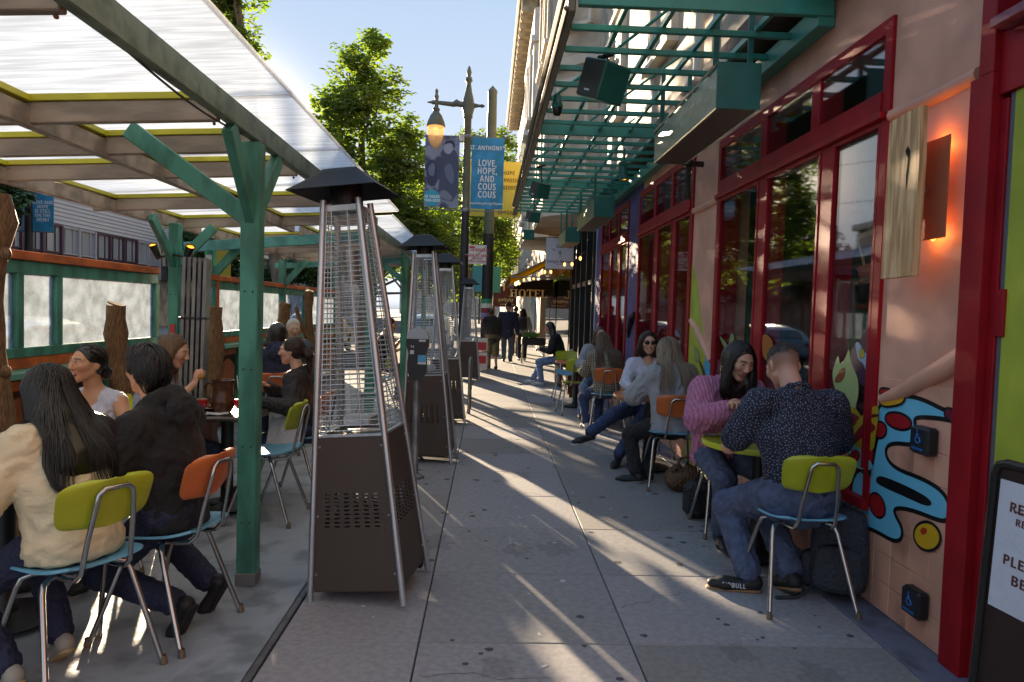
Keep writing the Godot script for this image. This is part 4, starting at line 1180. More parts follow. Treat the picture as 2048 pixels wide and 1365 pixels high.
# ---------------------------------------------------------------- trees
func tree(called: String, label: String, at: Vector3, path: Array, blobs: Array, n_leaves: int, size: float, leafm: Material, sd: int):
	var t := thing(called, label, "tree", at, 0.0, "street trees")
	var rng := RandomNumberGenerator.new(); rng.seed = sd
	var bark := mt("bark", Color("#7b6f60"), 0.9, {"tex": "mottle", "ts": Vector3(2, 0.7, 2), "bump": "height", "bs": 1.0})
	var m := MB.new()
	var rad := []
	for k in path.size(): rad.append(lerp(0.17, 0.05, k / float(path.size() - 1)) * path[-1].y / 8.0)
	m.tube(path, rad, 10)
	part("trunk", m, bark, t)
	m = MB.new()
	for b in blobs:
		var c: Vector3 = b[0]
		var best: Vector3 = path[0]
		for p in path:
			if p.y < c.y - 0.2 and p.distance_to(c) < best.distance_to(c) + 0.01: best = p
		var mid := best.lerp(c, 0.5) + Vector3(rng.randf_range(-0.15, 0.15), rng.randf_range(-0.25, 0.05), rng.randf_range(-0.15, 0.15))
		m.tube([best, mid, c], [0.05, 0.034, 0.012], 6)
		for k in 4:
			var d := Vector3(rng.randfn(), rng.randfn() * 0.7 + 0.3, rng.randfn()).normalized()
			m.tube([mid.lerp(c, 0.3 + k * 0.18), mid.lerp(c, 0.45 + k * 0.18) + d * b[1] * 0.6], [0.016, 0.006], 5)
	part("limbs", m, bark, t)
	# a small sprig of bent leaves, put many times through the crown
	m = MB.new()
	m.colored = true
	for k in 6:
		var a := k * 2.4 + 0.3
		var d := Vector3(cos(a), rng.randf_range(-0.35, 0.5), sin(a)).normalized()
		var side := d.cross(Vector3.UP).normalized()
		var up := side.cross(d)
		var o := d * rng.randf_range(0.2, 0.9)
		var L := rng.randf_range(0.75, 1.1)
		m.col = Color(1, 1, 1) * rng.randf_range(0.75, 1.2)
		m.col.a = 1.0
		var tip := o + d * L - up * 0.3
		var l1 := o + d * L * 0.35 + side * 0.42 - up * 0.12
		var l2 := o + d * L * 0.72 + side * 0.34 - up * 0.24
		var r1 := o + d * L * 0.35 - side * 0.42 - up * 0.12
		var r2 := o + d * L * 0.72 - side * 0.34 - up * 0.24
		var mid := o + d * L * 0.55 + up * 0.03
		m.tri(o, mid, l1); m.tri(l1, mid, l2); m.tri(l2, mid, tip); m.tri(tip, mid, r2); m.tri(r2, mid, r1); m.tri(r1, mid, o)
	var mm := MultiMesh.new()
	mm.transform_format = MultiMesh.TRANSFORM_3D
	mm.use_colors = true
	mm.mesh = m.mesh()
	mm.instance_count = n_leaves
	var vol := 0.0
	for b in blobs: vol += pow(b[1], 2.2)
	var i := 0
	for bi in blobs.size():
		var b = blobs[bi]
		var cnt := int(round(n_leaves * pow(b[1], 2.2) / vol)) if bi < blobs.size() - 1 else n_leaves - i
		for k in cnt:
			if i >= n_leaves: break
			var d := Vector3(rng.randfn(), rng.randfn(), rng.randfn()).normalized()
			# clumps: directions drawn towards a few favoured twigs
			var h := int(rng.randi() % 9)
			var tw := Vector3(sin(h * 12.9 + bi), sin(h * 7.3 + bi * 2.1) , sin(h * 4.1 + bi * 3.7)).normalized()
			d = (d * 0.55 + tw * 0.7).normalized()
			var r: float = b[1] * pow(rng.randf(), 0.42) * rng.randf_range(0.85, 1.12)
			var p: Vector3 = b[0] + d * r * Vector3(1, 0.85, 1)
			var s := size * rng.randf_range(0.7, 1.3)
			mm.set_instance_transform(i, Transform3D(Basis.from_euler(Vector3(rng.randf_range(-0.6, 0.6), rng.randf() * TAU, rng.randf_range(-0.6, 0.6))).scaled(Vector3(s, s, s)), p))
			var v := rng.randf_range(0.75, 1.25)
			mm.set_instance_color(i, Color(v * rng.randf_range(0.9, 1.15), v, v * 0.9))
			i += 1
	var o := MultiMeshInstance3D.new()
	o.name = "crown"
	o.multimesh = mm
	o.material_override = leafm
	o.set_meta("kind", "stuff")
	t.add_child(o, true)

func build_trees():
	var leaf := mt("plane_leaf", Color("#859760"), 0.45, {"back": Color(1.05, 1.12, 0.56), "vc": true})
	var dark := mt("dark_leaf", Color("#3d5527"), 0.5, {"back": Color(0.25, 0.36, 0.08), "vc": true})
	var V := func(x, y, z): return Vector3(x, y, z)
	tree("plane_tree", "tall pointed plane tree rising behind the first patio heater", Vector3(-3.6, -0.1, -20), [V.call(0, 0, 0), V.call(0.1, 2, 0), V.call(0, 4, 0.1), V.call(-0.1, 6.5, 0), V.call(0, 8.6, 0)],
		[[V.call(0.05, 8.9, 0), 0.55], [V.call(-0.45, 8.2, 0.2), 0.75], [V.call(0.4, 7.8, -0.2), 0.8], [V.call(-0.6, 7.1, 0), 0.85], [V.call(0.15, 7.0, 0.4), 0.9], [V.call(1.1, 6.6, 0), 0.65], [V.call(-0.9, 6.0, 0.3), 0.8], [V.call(0.3, 5.8, 0), 1.1], [V.call(1.25, 5.6, 0.2), 0.8], [V.call(-0.5, 4.9, 0), 1.0], [V.call(1.0, 4.7, -0.4), 1.1], [V.call(1.7, 4.2, 0.3), 0.9], [V.call(0.2, 4.0, 0.5), 1.0], [V.call(1.3, 3.4, 0), 1.0], [V.call(2.1, 3.3, -0.2), 0.8], [V.call(0.5, 3.1, 0.4), 0.8], [V.call(-0.2, 3.2, 0), 0.8], [V.call(2.3, 2.6, 0), 0.7], [V.call(-0.9, 4.1, 0.2), 0.7]], 4400, 0.12, leaf, 11)
	tree("plane_tree", "plane tree whose high crown shows above the near parklet roof", Vector3(-4.75, -0.1, -16), [V.call(0, 0, 0), V.call(0.05, 2, 0), V.call(-0.3, 4, 0), V.call(-0.8, 7, 0), V.call(-1.2, 9.5, 0)],
		[[V.call(-1.8, 9.6, 0), 0.9], [V.call(-1.0, 9.2, 0.2), 0.8], [V.call(-2.2, 8.5, 0), 0.9], [V.call(-0.95, 8.2, 0), 0.7], [V.call(-1.6, 7.8, 0.3), 0.9], [V.call(-0.9, 7.3, 0.1), 0.6], [V.call(-1.9, 7.0, -0.3), 0.8], [V.call(-1.1, 6.6, 0), 0.55]], 1600, 0.115, leaf, 12)
	tree("plane_tree", "plane tree behind the street lamp and yellow banner", Vector3(-0.95, -0.1, -31), [V.call(0, 0, 0), V.call(0.1, 2.5, 0), V.call(0.2, 5, 0), V.call(0.3, 8, 0)],
		[[V.call(-0.2, 9.0, 0), 0.7], [V.call(1.2, 8.9, 0), 0.85], [V.call(0.5, 8.8, 0.3), 0.75], [V.call(1.7, 7.8, 0), 0.9], [V.call(-0.4, 7.6, 0), 0.95], [V.call(0.7, 7.2, 0), 1.0], [V.call(1.8, 6.4, 0.2), 0.9], [V.call(-0.7, 6.2, 0), 1.1], [V.call(0.8, 5.6, 0), 1.2], [V.call(-1.4, 5.0, 0.3), 1.1], [V.call(1.7, 5.0, 0), 1.0], [V.call(0.2, 4.4, 0), 1.2], [V.call(-2.1, 4.2, 0), 0.9], [V.call(1.4, 3.9, 0), 0.9]], 2600, 0.135, leaf, 13)
	tree("street_tree", "low spreading street tree between the second heater and the lamp", Vector3(-2.9, -0.1, -25.5), [V.call(0, 0, 0), V.call(0, 2, 0), V.call(0.1, 4, 0), V.call(0.1, 5.0, 0)],
		[[V.call(0, 5.5, 0), 1.1], [V.call(1.0, 5.0, 0), 1.0], [V.call(-1.0, 4.8, 0), 1.1], [V.call(0.4, 4.2, 0.4), 1.2], [V.call(1.6, 4.0, 0), 0.9], [V.call(-0.9, 3.7, 0), 1.1], [V.call(0.7, 3.3, 0), 1.0]], 1900, 0.13, leaf, 14)
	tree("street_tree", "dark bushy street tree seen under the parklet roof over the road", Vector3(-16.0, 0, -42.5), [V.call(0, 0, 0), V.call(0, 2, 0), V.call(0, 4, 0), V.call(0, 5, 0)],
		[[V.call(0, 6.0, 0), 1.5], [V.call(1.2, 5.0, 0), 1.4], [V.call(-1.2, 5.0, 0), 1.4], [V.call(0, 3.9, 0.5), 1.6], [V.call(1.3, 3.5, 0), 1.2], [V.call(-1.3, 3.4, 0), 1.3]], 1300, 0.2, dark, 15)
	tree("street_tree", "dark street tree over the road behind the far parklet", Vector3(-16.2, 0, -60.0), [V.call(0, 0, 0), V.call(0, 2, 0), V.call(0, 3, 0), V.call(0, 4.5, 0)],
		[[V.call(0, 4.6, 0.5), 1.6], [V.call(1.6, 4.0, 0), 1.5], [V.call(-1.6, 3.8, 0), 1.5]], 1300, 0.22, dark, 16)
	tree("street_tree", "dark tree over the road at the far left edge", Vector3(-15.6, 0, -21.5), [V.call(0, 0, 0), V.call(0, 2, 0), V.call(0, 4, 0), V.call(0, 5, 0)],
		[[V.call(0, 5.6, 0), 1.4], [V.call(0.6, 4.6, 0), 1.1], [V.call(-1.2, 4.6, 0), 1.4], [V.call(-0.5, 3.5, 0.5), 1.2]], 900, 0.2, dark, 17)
	for k in 4:
		tree("distant_tree", ["sunlit tree past the fourth heater down the left kerb", "paler tree further down the left kerb", "hazy tree far down the right kerb", "last tree on the left kerb before the end building"][k], Vector3([-2.2, -4.5, -1.0, -4.8][k], -0.1, [-48.0, -62.0, -76.0, -95.0][k]), [V.call(0, 0, 0), V.call(0, 2, 0), V.call(0, 4, 0), V.call(0, 6, 0)],
			[[V.call(0, 7.5, 0), 1.6], [V.call(1.4, 6.4, 0), 1.5], [V.call(-1.4, 6.4, 0), 1.6], [V.call(0, 5, 0.5), 1.8], [V.call(1.5, 4.4, 0), 1.3], [V.call(-1.5, 4.2, 0), 1.4], [V.call(0.3, 3.2, 0), 1.3]], 1000, 0.24, leaf, 20 + k)
	tree("distant_tree", "tree beside the tan building low behind the hotel awning", Vector3(0.4, 0, -52), [V.call(0, 0, 0), V.call(0, 2, 0), V.call(0, 4, 0), V.call(0, 6, 0)],
			[[V.call(0, 7.5, 0), 1.2], [V.call(0.8, 6.4, 0), 1.1], [V.call(-1.0, 6.0, 0), 1.3], [V.call(0, 5, 0.5), 1.3], [V.call(0.7, 4.4, 0), 1.0]], 800, 0.22, leaf, 31)

# ---------------------------------------------------------------- patio heaters
func patio_heater(label: String, at: Vector3, turn: float, tip: float, s := 1.0):
	var h := thing("patio_heater", label, "patio heater", at, turn, "pyramid patio heaters along the kerb")
	h.scale = Vector3(s, s, s)
	h.rotation.z = tip
	var steel := mt("brushed_steel", Color("#cfd2d6"), 0.34, {"metal": 0.9, "tex": "soft", "ts": Vector3(6, 0.4, 6)})
	var bronze := mt("hammered_bronze", Color("#62534a"), 0.45, {"metal": 0.4, "tex": "grit", "ts": 2.0, "bump": "fineheight", "bs": 0.1})
	var hw := func(y): return lerp(0.252, 0.096, (y - 0.0) / 2.12)
	for sx in [-1, 1]:
		for sz in [-1, 1]:
			var m := MB.new()
			m.tube([Vector3(sx * hw.call(0.0), 0.0, sz * hw.call(0.0)), Vector3(sx * hw.call(2.12), 2.12, sz * hw.call(2.12))], 0.017, 10)
			part("corner_post", m, steel, h)
	for f in 4:
		var bs := Basis(Vector3.UP, f * PI / 2)
		# lower panel with rows of slots left open
		var m := MB.new()
		var pt := func(u: float, y: float, o := 0.0): return bs * Vector3(u * (hw.call(y) - 0.012), y, hw.call(y) - 0.004 + o)
		var xs := [-1.0]
		var ys := [0.075]
		if true:
			for i in 6:
				xs.append(-0.69 + i * 0.26 - 0.06); xs.append(-0.69 + i * 0.26 + 0.07)
			for j in 9:
				ys.append(0.40 + j * 0.021); ys.append(0.408 + j * 0.021)
		xs.append(1.0); ys.append(0.87)
		for i in xs.size() - 1:
			for j in ys.size() - 1:
				if i % 2 == 1 and j % 2 == 1: continue
				m.quad(pt.call(xs[i], ys[j]), pt.call(xs[i + 1], ys[j]), pt.call(xs[i + 1], ys[j + 1]), pt.call(xs[i], ys[j + 1]))
		var pn := part("panel", m, bronze, h)
		m = MB.new()
		for sx in [-0.93, 0.93]:
			for y in [0.16, 0.46, 0.82]:
				m.ball(pt.call(sx, y, 0.003), Vector3(0.007, 0.007, 0.007), 6)
		part("screws", m, steel, pn)
		# wire guard
		m = MB.new()
		var n := 44
		for k in n:
			var y := 0.9 + 1.16 * k / (n - 1)
			m.tube([pt.call(-1.0, y), pt.call(1.0, y)], 0.0027, 5, false)
		for u in [-0.93, -0.62, 0.35, 0.93]:
			m.tube([pt.call(u, 0.9), pt.call(u, 2.06)], 0.0034, 5, false)
		part("wire_guard", m, steel, h)
		m = MB.new()
		m.bar(pt.call(-1.0, 0.875, -0.01), pt.call(1.0, 0.875, -0.01), 0.03, 0.012)
		part("guard_rail", m, steel, h)
		m = MB.new()
		m.bar(pt.call(-1.0, 2.075, -0.01), pt.call(1.0, 2.075, -0.01), 0.012, 0.035)
		part("guard_rail", m, steel, h)
	bx("shelf", Vector3(0, 0.862, 0), Vector3(0.35, 0.01, 0.35), bronze, h, 0.0)
	bx("base_plate", Vector3(0, 0.07, 0), Vector3(0.46, 0.012, 0.46), bronze, h, 0.0)
	var m := MB.new()
	m.lathe([Vector2(0.05, 0.9), Vector2(0.05, 2.06)], 20)
	part("glass_tube", m, mt("heater_glass", Color(0.2, 0.2, 0.2), 0.02, {"alpha": 0.03}), h)
	m = MB.new()
	m.lathe([Vector2(0.0, 1.68), Vector2(0.043, 1.68), Vector2(0.043, 1.86), Vector2(0.0, 1.86)], 18)
	part("reflector_screen", m, mt("perforated_steel", Color("#c8c4b8"), 0.35, {"metal": 0.7, "tex": "grit", "ts": 8.0}), h)
	m = MB.new()
	m.tube([Vector3(0.03, 0.88, 0.1), Vector3(0.03, 1.35, 0.1), Vector3(-0.09, 1.35, 0.1), Vector3(-0.09, 0.88, 0.1)], 0.0035, 6)
	m.box(Vector3(0, 0.93, 0), Vector3(0.16, 0.06, 0.16), Basis.IDENTITY, 0.01)
	part("burner", m, steel, h)
	# sheet hood, flat in the middle and curving down to its corners
	m = MB.new()
	var rows := []
	for j in 17:
		var r := []
		for i in 17:
			var x := (i / 8.0 - 1.0)
			var z := (j / 8.0 - 1.0)
			var d: float = max(abs(x), abs(z))
			var e: float = abs(x) * abs(z)
			var tt: float = clampf((d - 0.34) / 0.66, 0.0, 1.0)
			var y: float = 2.295 - 0.15 * tt + 0.02 * tt * tt
			r.append(Vector3(x * 0.24, y, -z * 0.24))
		rows.append(r)
	m.shell(rows, 0.004)
	part("hood", m, mt("hood_black", Color("#121213"), 0.6, { "tex": "soft", "ts": 1.0}), h)
	m = MB.new()
	m.lathe([Vector2(0.0, 2.10), Vector2(0.085, 2.10), Vector2(0.09, 2.20), Vector2(0.07, 2.27)], 18)
	part("collar", m, mt("collar_black", Color("#2a2725"), 0.4, {"metal": 0.5}), h)
	for sx in [-1, 1]:
		m = MB.new()
		m.lathe([Vector2(0.0, -0.012), Vector2(0.035, -0.012), Vector2(0.04, 0), Vector2(0.035, 0.012), Vector2(0.0, 0.012)], 14, Transform3D(Basis(Vector3(0, 0, 1), PI / 2), Vector3(sx * 0.2, 0.04, -0.28)))
		part("wheel", m, mt("rubber", Color("#1a1a1b"), 0.8), h)
	m = MB.new()
	m.tube([Vector3(-0.2, 0.04, -0.28), Vector3(0.2, 0.04, -0.28)], 0.01, 6)
	part("axle", m, steel, h)

func build_heaters():
	patio_heater("nearest pyramid patio heater, the tallest in view beside the green post", Vector3(-0.60, 0, -3.83), -0.16, 0.088)
	patio_heater("second patio heater, standing behind the parking meter", Vector3(-0.57, 0, -7.2), -0.05, 0.045)
	patio_heater("third patio heater with a steel rail at its side", Vector3(-0.54, 0, -9.6), 0.05, 0.03)
	patio_heater("farthest small patio heater in front of the street lamp pole", Vector3(-0.40, 0, -15.45), 0.0, 0.02, 0.97)
	var m := MB.new()
	m.tube([Vector3(-0.25, 0.0, -10.35), Vector3(-0.25, 0.72, -10.35), Vector3(-0.25, 0.8, -10.45), Vector3(-0.25, 0.8, -10.8), Vector3(-0.25, 0.72, -10.9), Vector3(-0.25, 0, -10.9)], 0.025, 10)
	solo("bike_rack", m, mt("galvanised_0", Color.WHITE), "low bent steel hoop standing just past the third heater", "bike rack")
# ---------------------------------------------------------------- street furniture
func build_street_furniture():
	var khaki := mt("lamp_khaki", Color("#6c7060"), 0.5, {"tex": "soft", "ts": 1.0})
	var black := mt("pole_black", Color("#25252a"), 0.5, {"tex": "wear", "ts": 0.8})
	# parking meter
	var p := thing("parking_meter", "grey and black single parking meter on a round steel pole", "parking meter", Vector3(-0.63, 0, -6.35))
	var galv := mt("pole_steel", Color("#8d8f92"), 0.45, {"metal": 0.6, "tex": "mottle", "ts": 1.2})
	var m := MB.new()
	m.lathe([Vector2(0.085, 0.0), Vector2(0.085, 0.02), Vector2(0.05, 0.035), Vector2(0.031, 0.05), Vector2(0.03, 0.92)], 16)
	part("pole", m, galv, p)
	var bk := mt("meter_black", Color("#2b2c30"), 0.45)
	m = MB.new()
	var side := PackedVector2Array([Vector2(-0.05, 0.9), Vector2(0.05, 0.9), Vector2(0.085, 0.97), Vector2(0.088, 1.06), Vector2(0.078, 1.13), Vector2(-0.078, 1.13), Vector2(-0.088, 1.06), Vector2(-0.085, 0.97)])
	m.prism(side, 0.09, Transform3D(Basis(), Vector3(0, 0, -0.045)))
	part("vault", m, bk, p)
	m = MB.new()
	m.prism(PackedVector2Array([Vector2(-0.072, 1.13), Vector2(0.072, 1.13), Vector2(0.098, 1.20), Vector2(0.1, 1.27), Vector2(-0.1, 1.27), Vector2(-0.098, 1.20)]), 0.105, Transform3D(Basis(), Vector3(0, 0, -0.0525)))
	part("mechanism", m, bk, p)
	m = MB.new()
	var dome := PackedVector2Array([Vector2(-0.1, 1.27), Vector2(0.1, 1.27)])
	for k in 11: dome.append(Vector2(0.095 * cos(PI * k / 10), 1.285 + 0.085 * sin(PI * k / 10)))
	m.prism(dome, 0.108, Transform3D(Basis(), Vector3(0, 0, -0.054)))
	part("dome", m, mt("meter_grey", Color("#a8acb4"), 0.3, {"metal": 0.5}), p)
	bx("face_card", Vector3(0.045, 1.095, 0.047), Vector3(0.075, 0.06, 0.004), mt("card_blue", Color("#5fa6d0"), 0.4), p, 0.0)
	bx("card_band", Vector3(0.045, 1.052, 0.047), Vector3(0.075, 0.02, 0.003), mt("card_white", Color("#c9ced2"), 0.4), p, 0.0)
	bx("number_plate", Vector3(-0.045, 1.15, 0.054), Vector3(0.035, 0.035, 0.003), mt("card_white", Color.WHITE), p, 0.0)
	bx("slot_plate", Vector3(0.045, 1.255, 0.0545), Vector3(0.06, 0.018, 0.003), mt("card_white", Color.WHITE), p, 0.0)
	words_on("14", 0.022, mt("card_white", Color.WHITE), p, Transform3D(Basis(), Vector3(-0.045, 1.20, 0.0545)))
	# ornate street lamp
	var L := thing("street_lamp", "ornate khaki street lamp with one lit hanging globe and two banners", "street lamp", Vector3(-0.62, 0, -17.0))
	m = MB.new()
	m.lathe([Vector2(0.2, 0), Vector2(0.2, 0.3), Vector2(0.12, 0.5), Vector2(0.1, 0.9), Vector2(0.098, 3.9)], 16)
	part("lower_pole", m, black, L)
	m = MB.new()
	m.lathe([Vector2(0.096, 3.9), Vector2(0.085, 6.1), Vector2(0.11, 6.12), Vector2(0.11, 6.2), Vector2(0.15, 6.35), Vector2(0.13, 6.55), Vector2(0.08, 6.75), Vector2(0.05, 6.95), Vector2(0.09, 7.0), Vector2(0.07, 7.08), Vector2(0.04, 7.1), Vector2(0.06, 7.2), Vector2(0.03, 7.32), Vector2(0.0, 7.36)], 16)
	part("upper_pole", m, khaki, L)
	m = MB.new()
	m.tube([Vector3(0, 6.42, 0), Vector3(-0.2, 6.44, 0), Vector3(-0.28, 6.47, 0), Vector3(-0.36, 6.43, 0), Vector3(-0.75, 6.46, 0), Vector3(-0.86, 6.46, 0)], [0.09, 0.065, 0.085, 0.06, 0.045, 0.05], 10)
	m.tube([Vector3(-0.8, 6.46, 0), Vector3(-0.98, 6.46, 0)], [0.05, 0.012], 8)
	m.tube([Vector3(0.1, 6.42, 0), Vector3(0.28, 6.42, 0), Vector3(0.33, 6.42, 0), Vector3(0.4, 6.42, 0)], [0.07, 0.03, 0.05, 0.01], 8)
	part("arm", m, khaki, L)
	m = MB.new()
	var lx := Transform3D(Basis(), Vector3(-0.76, 0, 0))
	m.lathe([Vector2(0.0, 6.8), Vector2(0.04, 6.74), Vector2(0.03, 6.66), Vector2(0.055, 6.6), Vector2(0.04, 6.5), Vector2(0.05, 6.35), Vector2(0.09, 6.3), Vector2(0.07, 6.24), Vector2(0.14, 6.15), Vector2(0.21, 5.98), Vector2(0.225, 5.9), Vector2(0.2, 5.89)], 18, lx)
	part("lamp_cap", m, khaki, L)
	m = MB.new()
	m.lathe([Vector2(0.2, 5.9), Vector2(0.205, 5.82), Vector2(0.18, 5.62), Vector2(0.12, 5.46), Vector2(0.05, 5.38), Vector2(0.0, 5.36)], 18, lx)
	part("lamp_globe", m, mt("lamp_glass", Color(0.66, 0.62, 0.56), 0.3, {"alpha": 0.75, "back": Color(0.5, 0.46, 0.4), "emit": Color(0.5, 0.36, 0.2), "ee": 0.06}), L)
	m = MB.new(); m.ball(Vector3(-0.76, 5.83, 0), Vector3(0.07, 0.05, 0.07), 10)
	part("bulb", m, mt("lamp_bulb", Color("#ffe0b0"), 0.4, {"emit": Color(1, 0.75, 0.4), "ee": 0.45}), L)
	var ol := OmniLight3D.new(); ol.name = "lamp_light"; ol.position = Vector3(-0.76, 5.83, 0); ol.light_energy = 0.06; ol.light_color = Color(1, 0.75, 0.42); ol.omni_range = 14.0; ol.omni_attenuation = 2.0; ol.light_size = 0.05; ol.shadow_enabled = true
	L.add_child(ol)
	m = MB.new()
	for y in [5.68, 3.92]:
		m.tube([Vector3(-1.02, y, 0), Vector3(0.95, y, 0)], 0.014, 6)
		m.lathe([Vector2(0.1, y - 0.05), Vector2(0.112, y - 0.03), Vector2(0.112, y + 0.03), Vector2(0.1, y + 0.05)], 14)
	part("banner_rod", m, mt("pole_steel", Color.WHITE), L)
	m = MB.new(); m.box(Vector3(-0.13, 6.0 - 0.4, 0.1), Vector3(0.12, 0.16, 0.1), Basis.IDENTITY, 0.02)
	part("sensor_box", m, mt("meter_grey", Color.WHITE), L)
	# the printed banners
	var blue := mt("banner_blue", Color("#49a5cf"), 0.7, {"back": Color(0.25, 0.5, 0.6), "tex": "soft", "ts": 1.0})
	var white := mt("print_white", Color("#e8eef0"), 0.7)
	var rowsf := func(x0: float, x1: float, y0: float, y1: float, amp: float):
		var rows := []
		for j in 9:
			var r := []
			for i in 9: r.append(Vector3(lerp(x0, x1, i / 8.0), lerp(y0, y1, j / 8.0), amp * sin(j * 0.7 + i * 0.4) * sin(j / 8.0 * PI)))
			rows.append(r)
		return rows
	var bb := thing("banner", "blue street banner reading LOVE, HOPE, AND COUS COUS", "banner", Vector3(-0.12, 0, -16.98), 0.0, "banners on the lamp post")
	m = MB.new(); m.shell(rowsf.call(-0.39, 0.39, 3.97, 5.66, 0.012), 0.004)
	part("cloth", m, blue, bb)
	words_on("ST. ANTHONY'S", 0.10, white, bb, Transform3D(Basis(), Vector3(0.0, 5.42, 0.016)), 0.88)
	var y := 5.13
	for s in ["LOVE,", "HOPE,", "AND", "COUS", "COUS"]:
		words_on(s, 0.155, white, bb, Transform3D(Basis(), Vector3(0.0, y - 0.07, 0.016)), 0.78)
		y -= 0.187
	words_on("stanthonysf.org/70years", 0.052, white, bb, Transform3D(Basis(), Vector3(0.0, 4.1, 0.016)), 0.95)
	var pb := thing("banner", "grey photo print street banner with a teal roundel at its corner", "banner", Vector3(-1.21, 0, -16.98), 0.0, "banners on the lamp post")
	m = MB.new(); m.shell(rowsf.call(-0.41, 0.41, 3.97, 5.68, 0.012), 0.004)
	part("cloth", m, mt("banner_photo", Color("#8e97b0"), 0.7, {"back": Color(0.3, 0.33, 0.4), "tex": noise_tex("photoprint", 0.012, 5, Color(0.55, 0.57, 0.62), Color(1.1, 1.1, 1.12), 0.3, 0.7, 256), "ts": 0.8}), pb)
	var ink := func(c: String, pts: Array, z: float):
		var pl := PackedVector2Array()
		for i in range(0, pts.size(), 2): pl.append(Vector2(pts[i], pts[i + 1]))
		for it in 1:
			var q := PackedVector2Array()
			for i in pl.size():
				q.append(pl[i].lerp(pl[(i + 1) % pl.size()], 0.25)); q.append(pl[i].lerp(pl[(i + 1) % pl.size()], 0.75))
			pl = q
		var mm := MB.new(); mm.prism(pl, 0.001, Transform3D(Basis(), Vector3(0, 0, z)), false)
		part("printed_shape", mm, mt("ink_" + c, Color(c), 0.7), pb)
	ink.call("#4a5270", [-0.1, 4.2, 0.38, 4.1, 0.39, 5.0, 0.36, 5.3, 0.2, 5.38, 0.02, 5.25, -0.02, 4.9], 0.013)
	ink.call("#9aa2b8", [0.03, 5.3, 0.16, 5.22, 0.26, 5.34, 0.24, 5.5, 0.1, 5.52, 0.04, 5.44], 0.0145)
	ink.call("#384060", [0.03, 5.45, 0.08, 5.56, 0.24, 5.58, 0.31, 5.48, 0.28, 5.36, 0.24, 5.5, 0.12, 5.5], 0.0155)
	ink.call("#65708c", [0.05, 4.95, 0.2, 5.05, 0.3, 4.8, 0.28, 4.5, 0.16, 4.6, 0.08, 4.75], 0.0145)
	ink.call("#6c7590", [-0.34, 4.9, -0.22, 5.05, -0.16, 4.95, -0.18, 4.7, -0.3, 4.72], 0.0145)
	ink.call("#3a4260", [-0.4, 5.0, -0.24, 5.12, -0.12, 4.98, -0.1, 4.5, -0.3, 4.45, -0.36, 4.7], 0.0135)
	ink.call("#7a8298", [-0.05, 4.35, 0.1, 4.4, 0.3, 4.2, 0.2, 4.12, 0.0, 4.2], 0.0145)
	var cir := []
	for k in 16: cir.append(-0.22 + 0.2 * cos(TAU * k / 16)); cir.append(4.19 + 0.2 * sin(TAU * k / 16))
	ink.call("#3aa3c0", cir, 0.0165)
	words_on("70 YEARS", 0.07, white, pb, Transform3D(Basis(), Vector3(-0.22, 4.22, 0.019)), 0.9)
	words_on("1950-2020", 0.065, white, pb, Transform3D(Basis(), Vector3(-0.22, 4.13, 0.019)), 0.9)
	# plain pole behind with the yellow banner
	var q := thing("utility_pole", "plain khaki and black pole with coloured bands standing behind the lamp", "pole", Vector3(-0.05, 0, -18.6))
	m = MB.new(); m.lathe([Vector2(0.15, 0), Vector2(0.14, 3.55)], 16); part("lower_pole", m, black, q)
	m = MB.new(); m.lathe([Vector2(0.14, 3.55), Vector2(0.125, 6.0), Vector2(0.13, 6.02), Vector2(0.115, 7.2), Vector2(0.125, 7.22), Vector2(0.125, 7.28), Vector2(0.0, 7.42)], 16); part("upper_pole", m, khaki, q)
	var k2 := 0
	for c in ["#3f8f64", "#d8d8d2", "#8c2a30", "#8a87c0", "#c06a78"]:
		m = MB.new(); m.lathe([Vector2(0.152, 1.72 - k2 * 0.125), Vector2(0.152, 1.84 - k2 * 0.125)], 16)
		part("coloured_band", m, mt("band_" + c, Color(c), 0.6), q); k2 += 1
	var yb := thing("banner", "pale yellow street banner mostly hidden behind the blue one", "banner", Vector3(0.33, 0, -18.55))
	var yel := mt("banner_yellow", Color("#d6c455"), 0.7, {"back": Color(0.6, 0.52, 0.2)})
	m = MB.new(); m.shell(rowsf.call(-0.98, 0.42, 4.0, 5.45, 0.01), 0.004); part("cloth", m, yel, yb)
	var brown := mt("print_brown", Color("#8a6d2c"), 0.7)
	y = 5.2
	for s in ["HOPE", "COMPASSION", "CURIOSITY"]:
		words_on(s, 0.1, brown, yb, Transform3D(Basis(), Vector3(0.1, y - 0.05, 0.013)), 0.9); y -= 0.19
	words_on("20 YEARS", 0.1, brown, yb, Transform3D(Basis(), Vector3(0.1, 4.12, 0.013)), 0.9)
	# no parking sign
	var n := thing("no_parking_sign", "white metal NO PARKING sign with red lettering between the poles", "sign", Vector3(-0.3, 0, -16.85))
	bx("plate", Vector3(0, 2.86, 0), Vector3(0.43, 0.46, 0.008), mt("sign_white", Color("#d6d2cc"), 0.5), n, 0.003)
	var sr := mt("sign_red", Color("#b8343a"), 0.5)
	bx("red_block", Vector3(-0.13, 3.0, 0.006), Vector3(0.13, 0.12, 0.003), sr, n, 0.0)
	words_on("NO", 0.08, mt("sign_white", Color.WHITE), n, Transform3D(Basis(), Vector3(-0.13, 2.97, 0.009)), 0.8)
	words_on("PARKING", 0.075, sr, n, Transform3D(Basis(), Vector3(0.075, 2.97, 0.007)), 0.72)
	words_on("4AM TO 6AM", 0.07, sr, n, Transform3D(Basis(), Vector3(0, 2.84, 0.007)), 0.85)
	words_on("TUESDAY", 0.045, sr, n, Transform3D(Basis(), Vector3(0, 2.77, 0.007)), 0.9)
	words_on("STREET CLEANING", 0.045, sr, n, Transform3D(Basis(), Vector3(0, 2.70, 0.007)), 0.85)
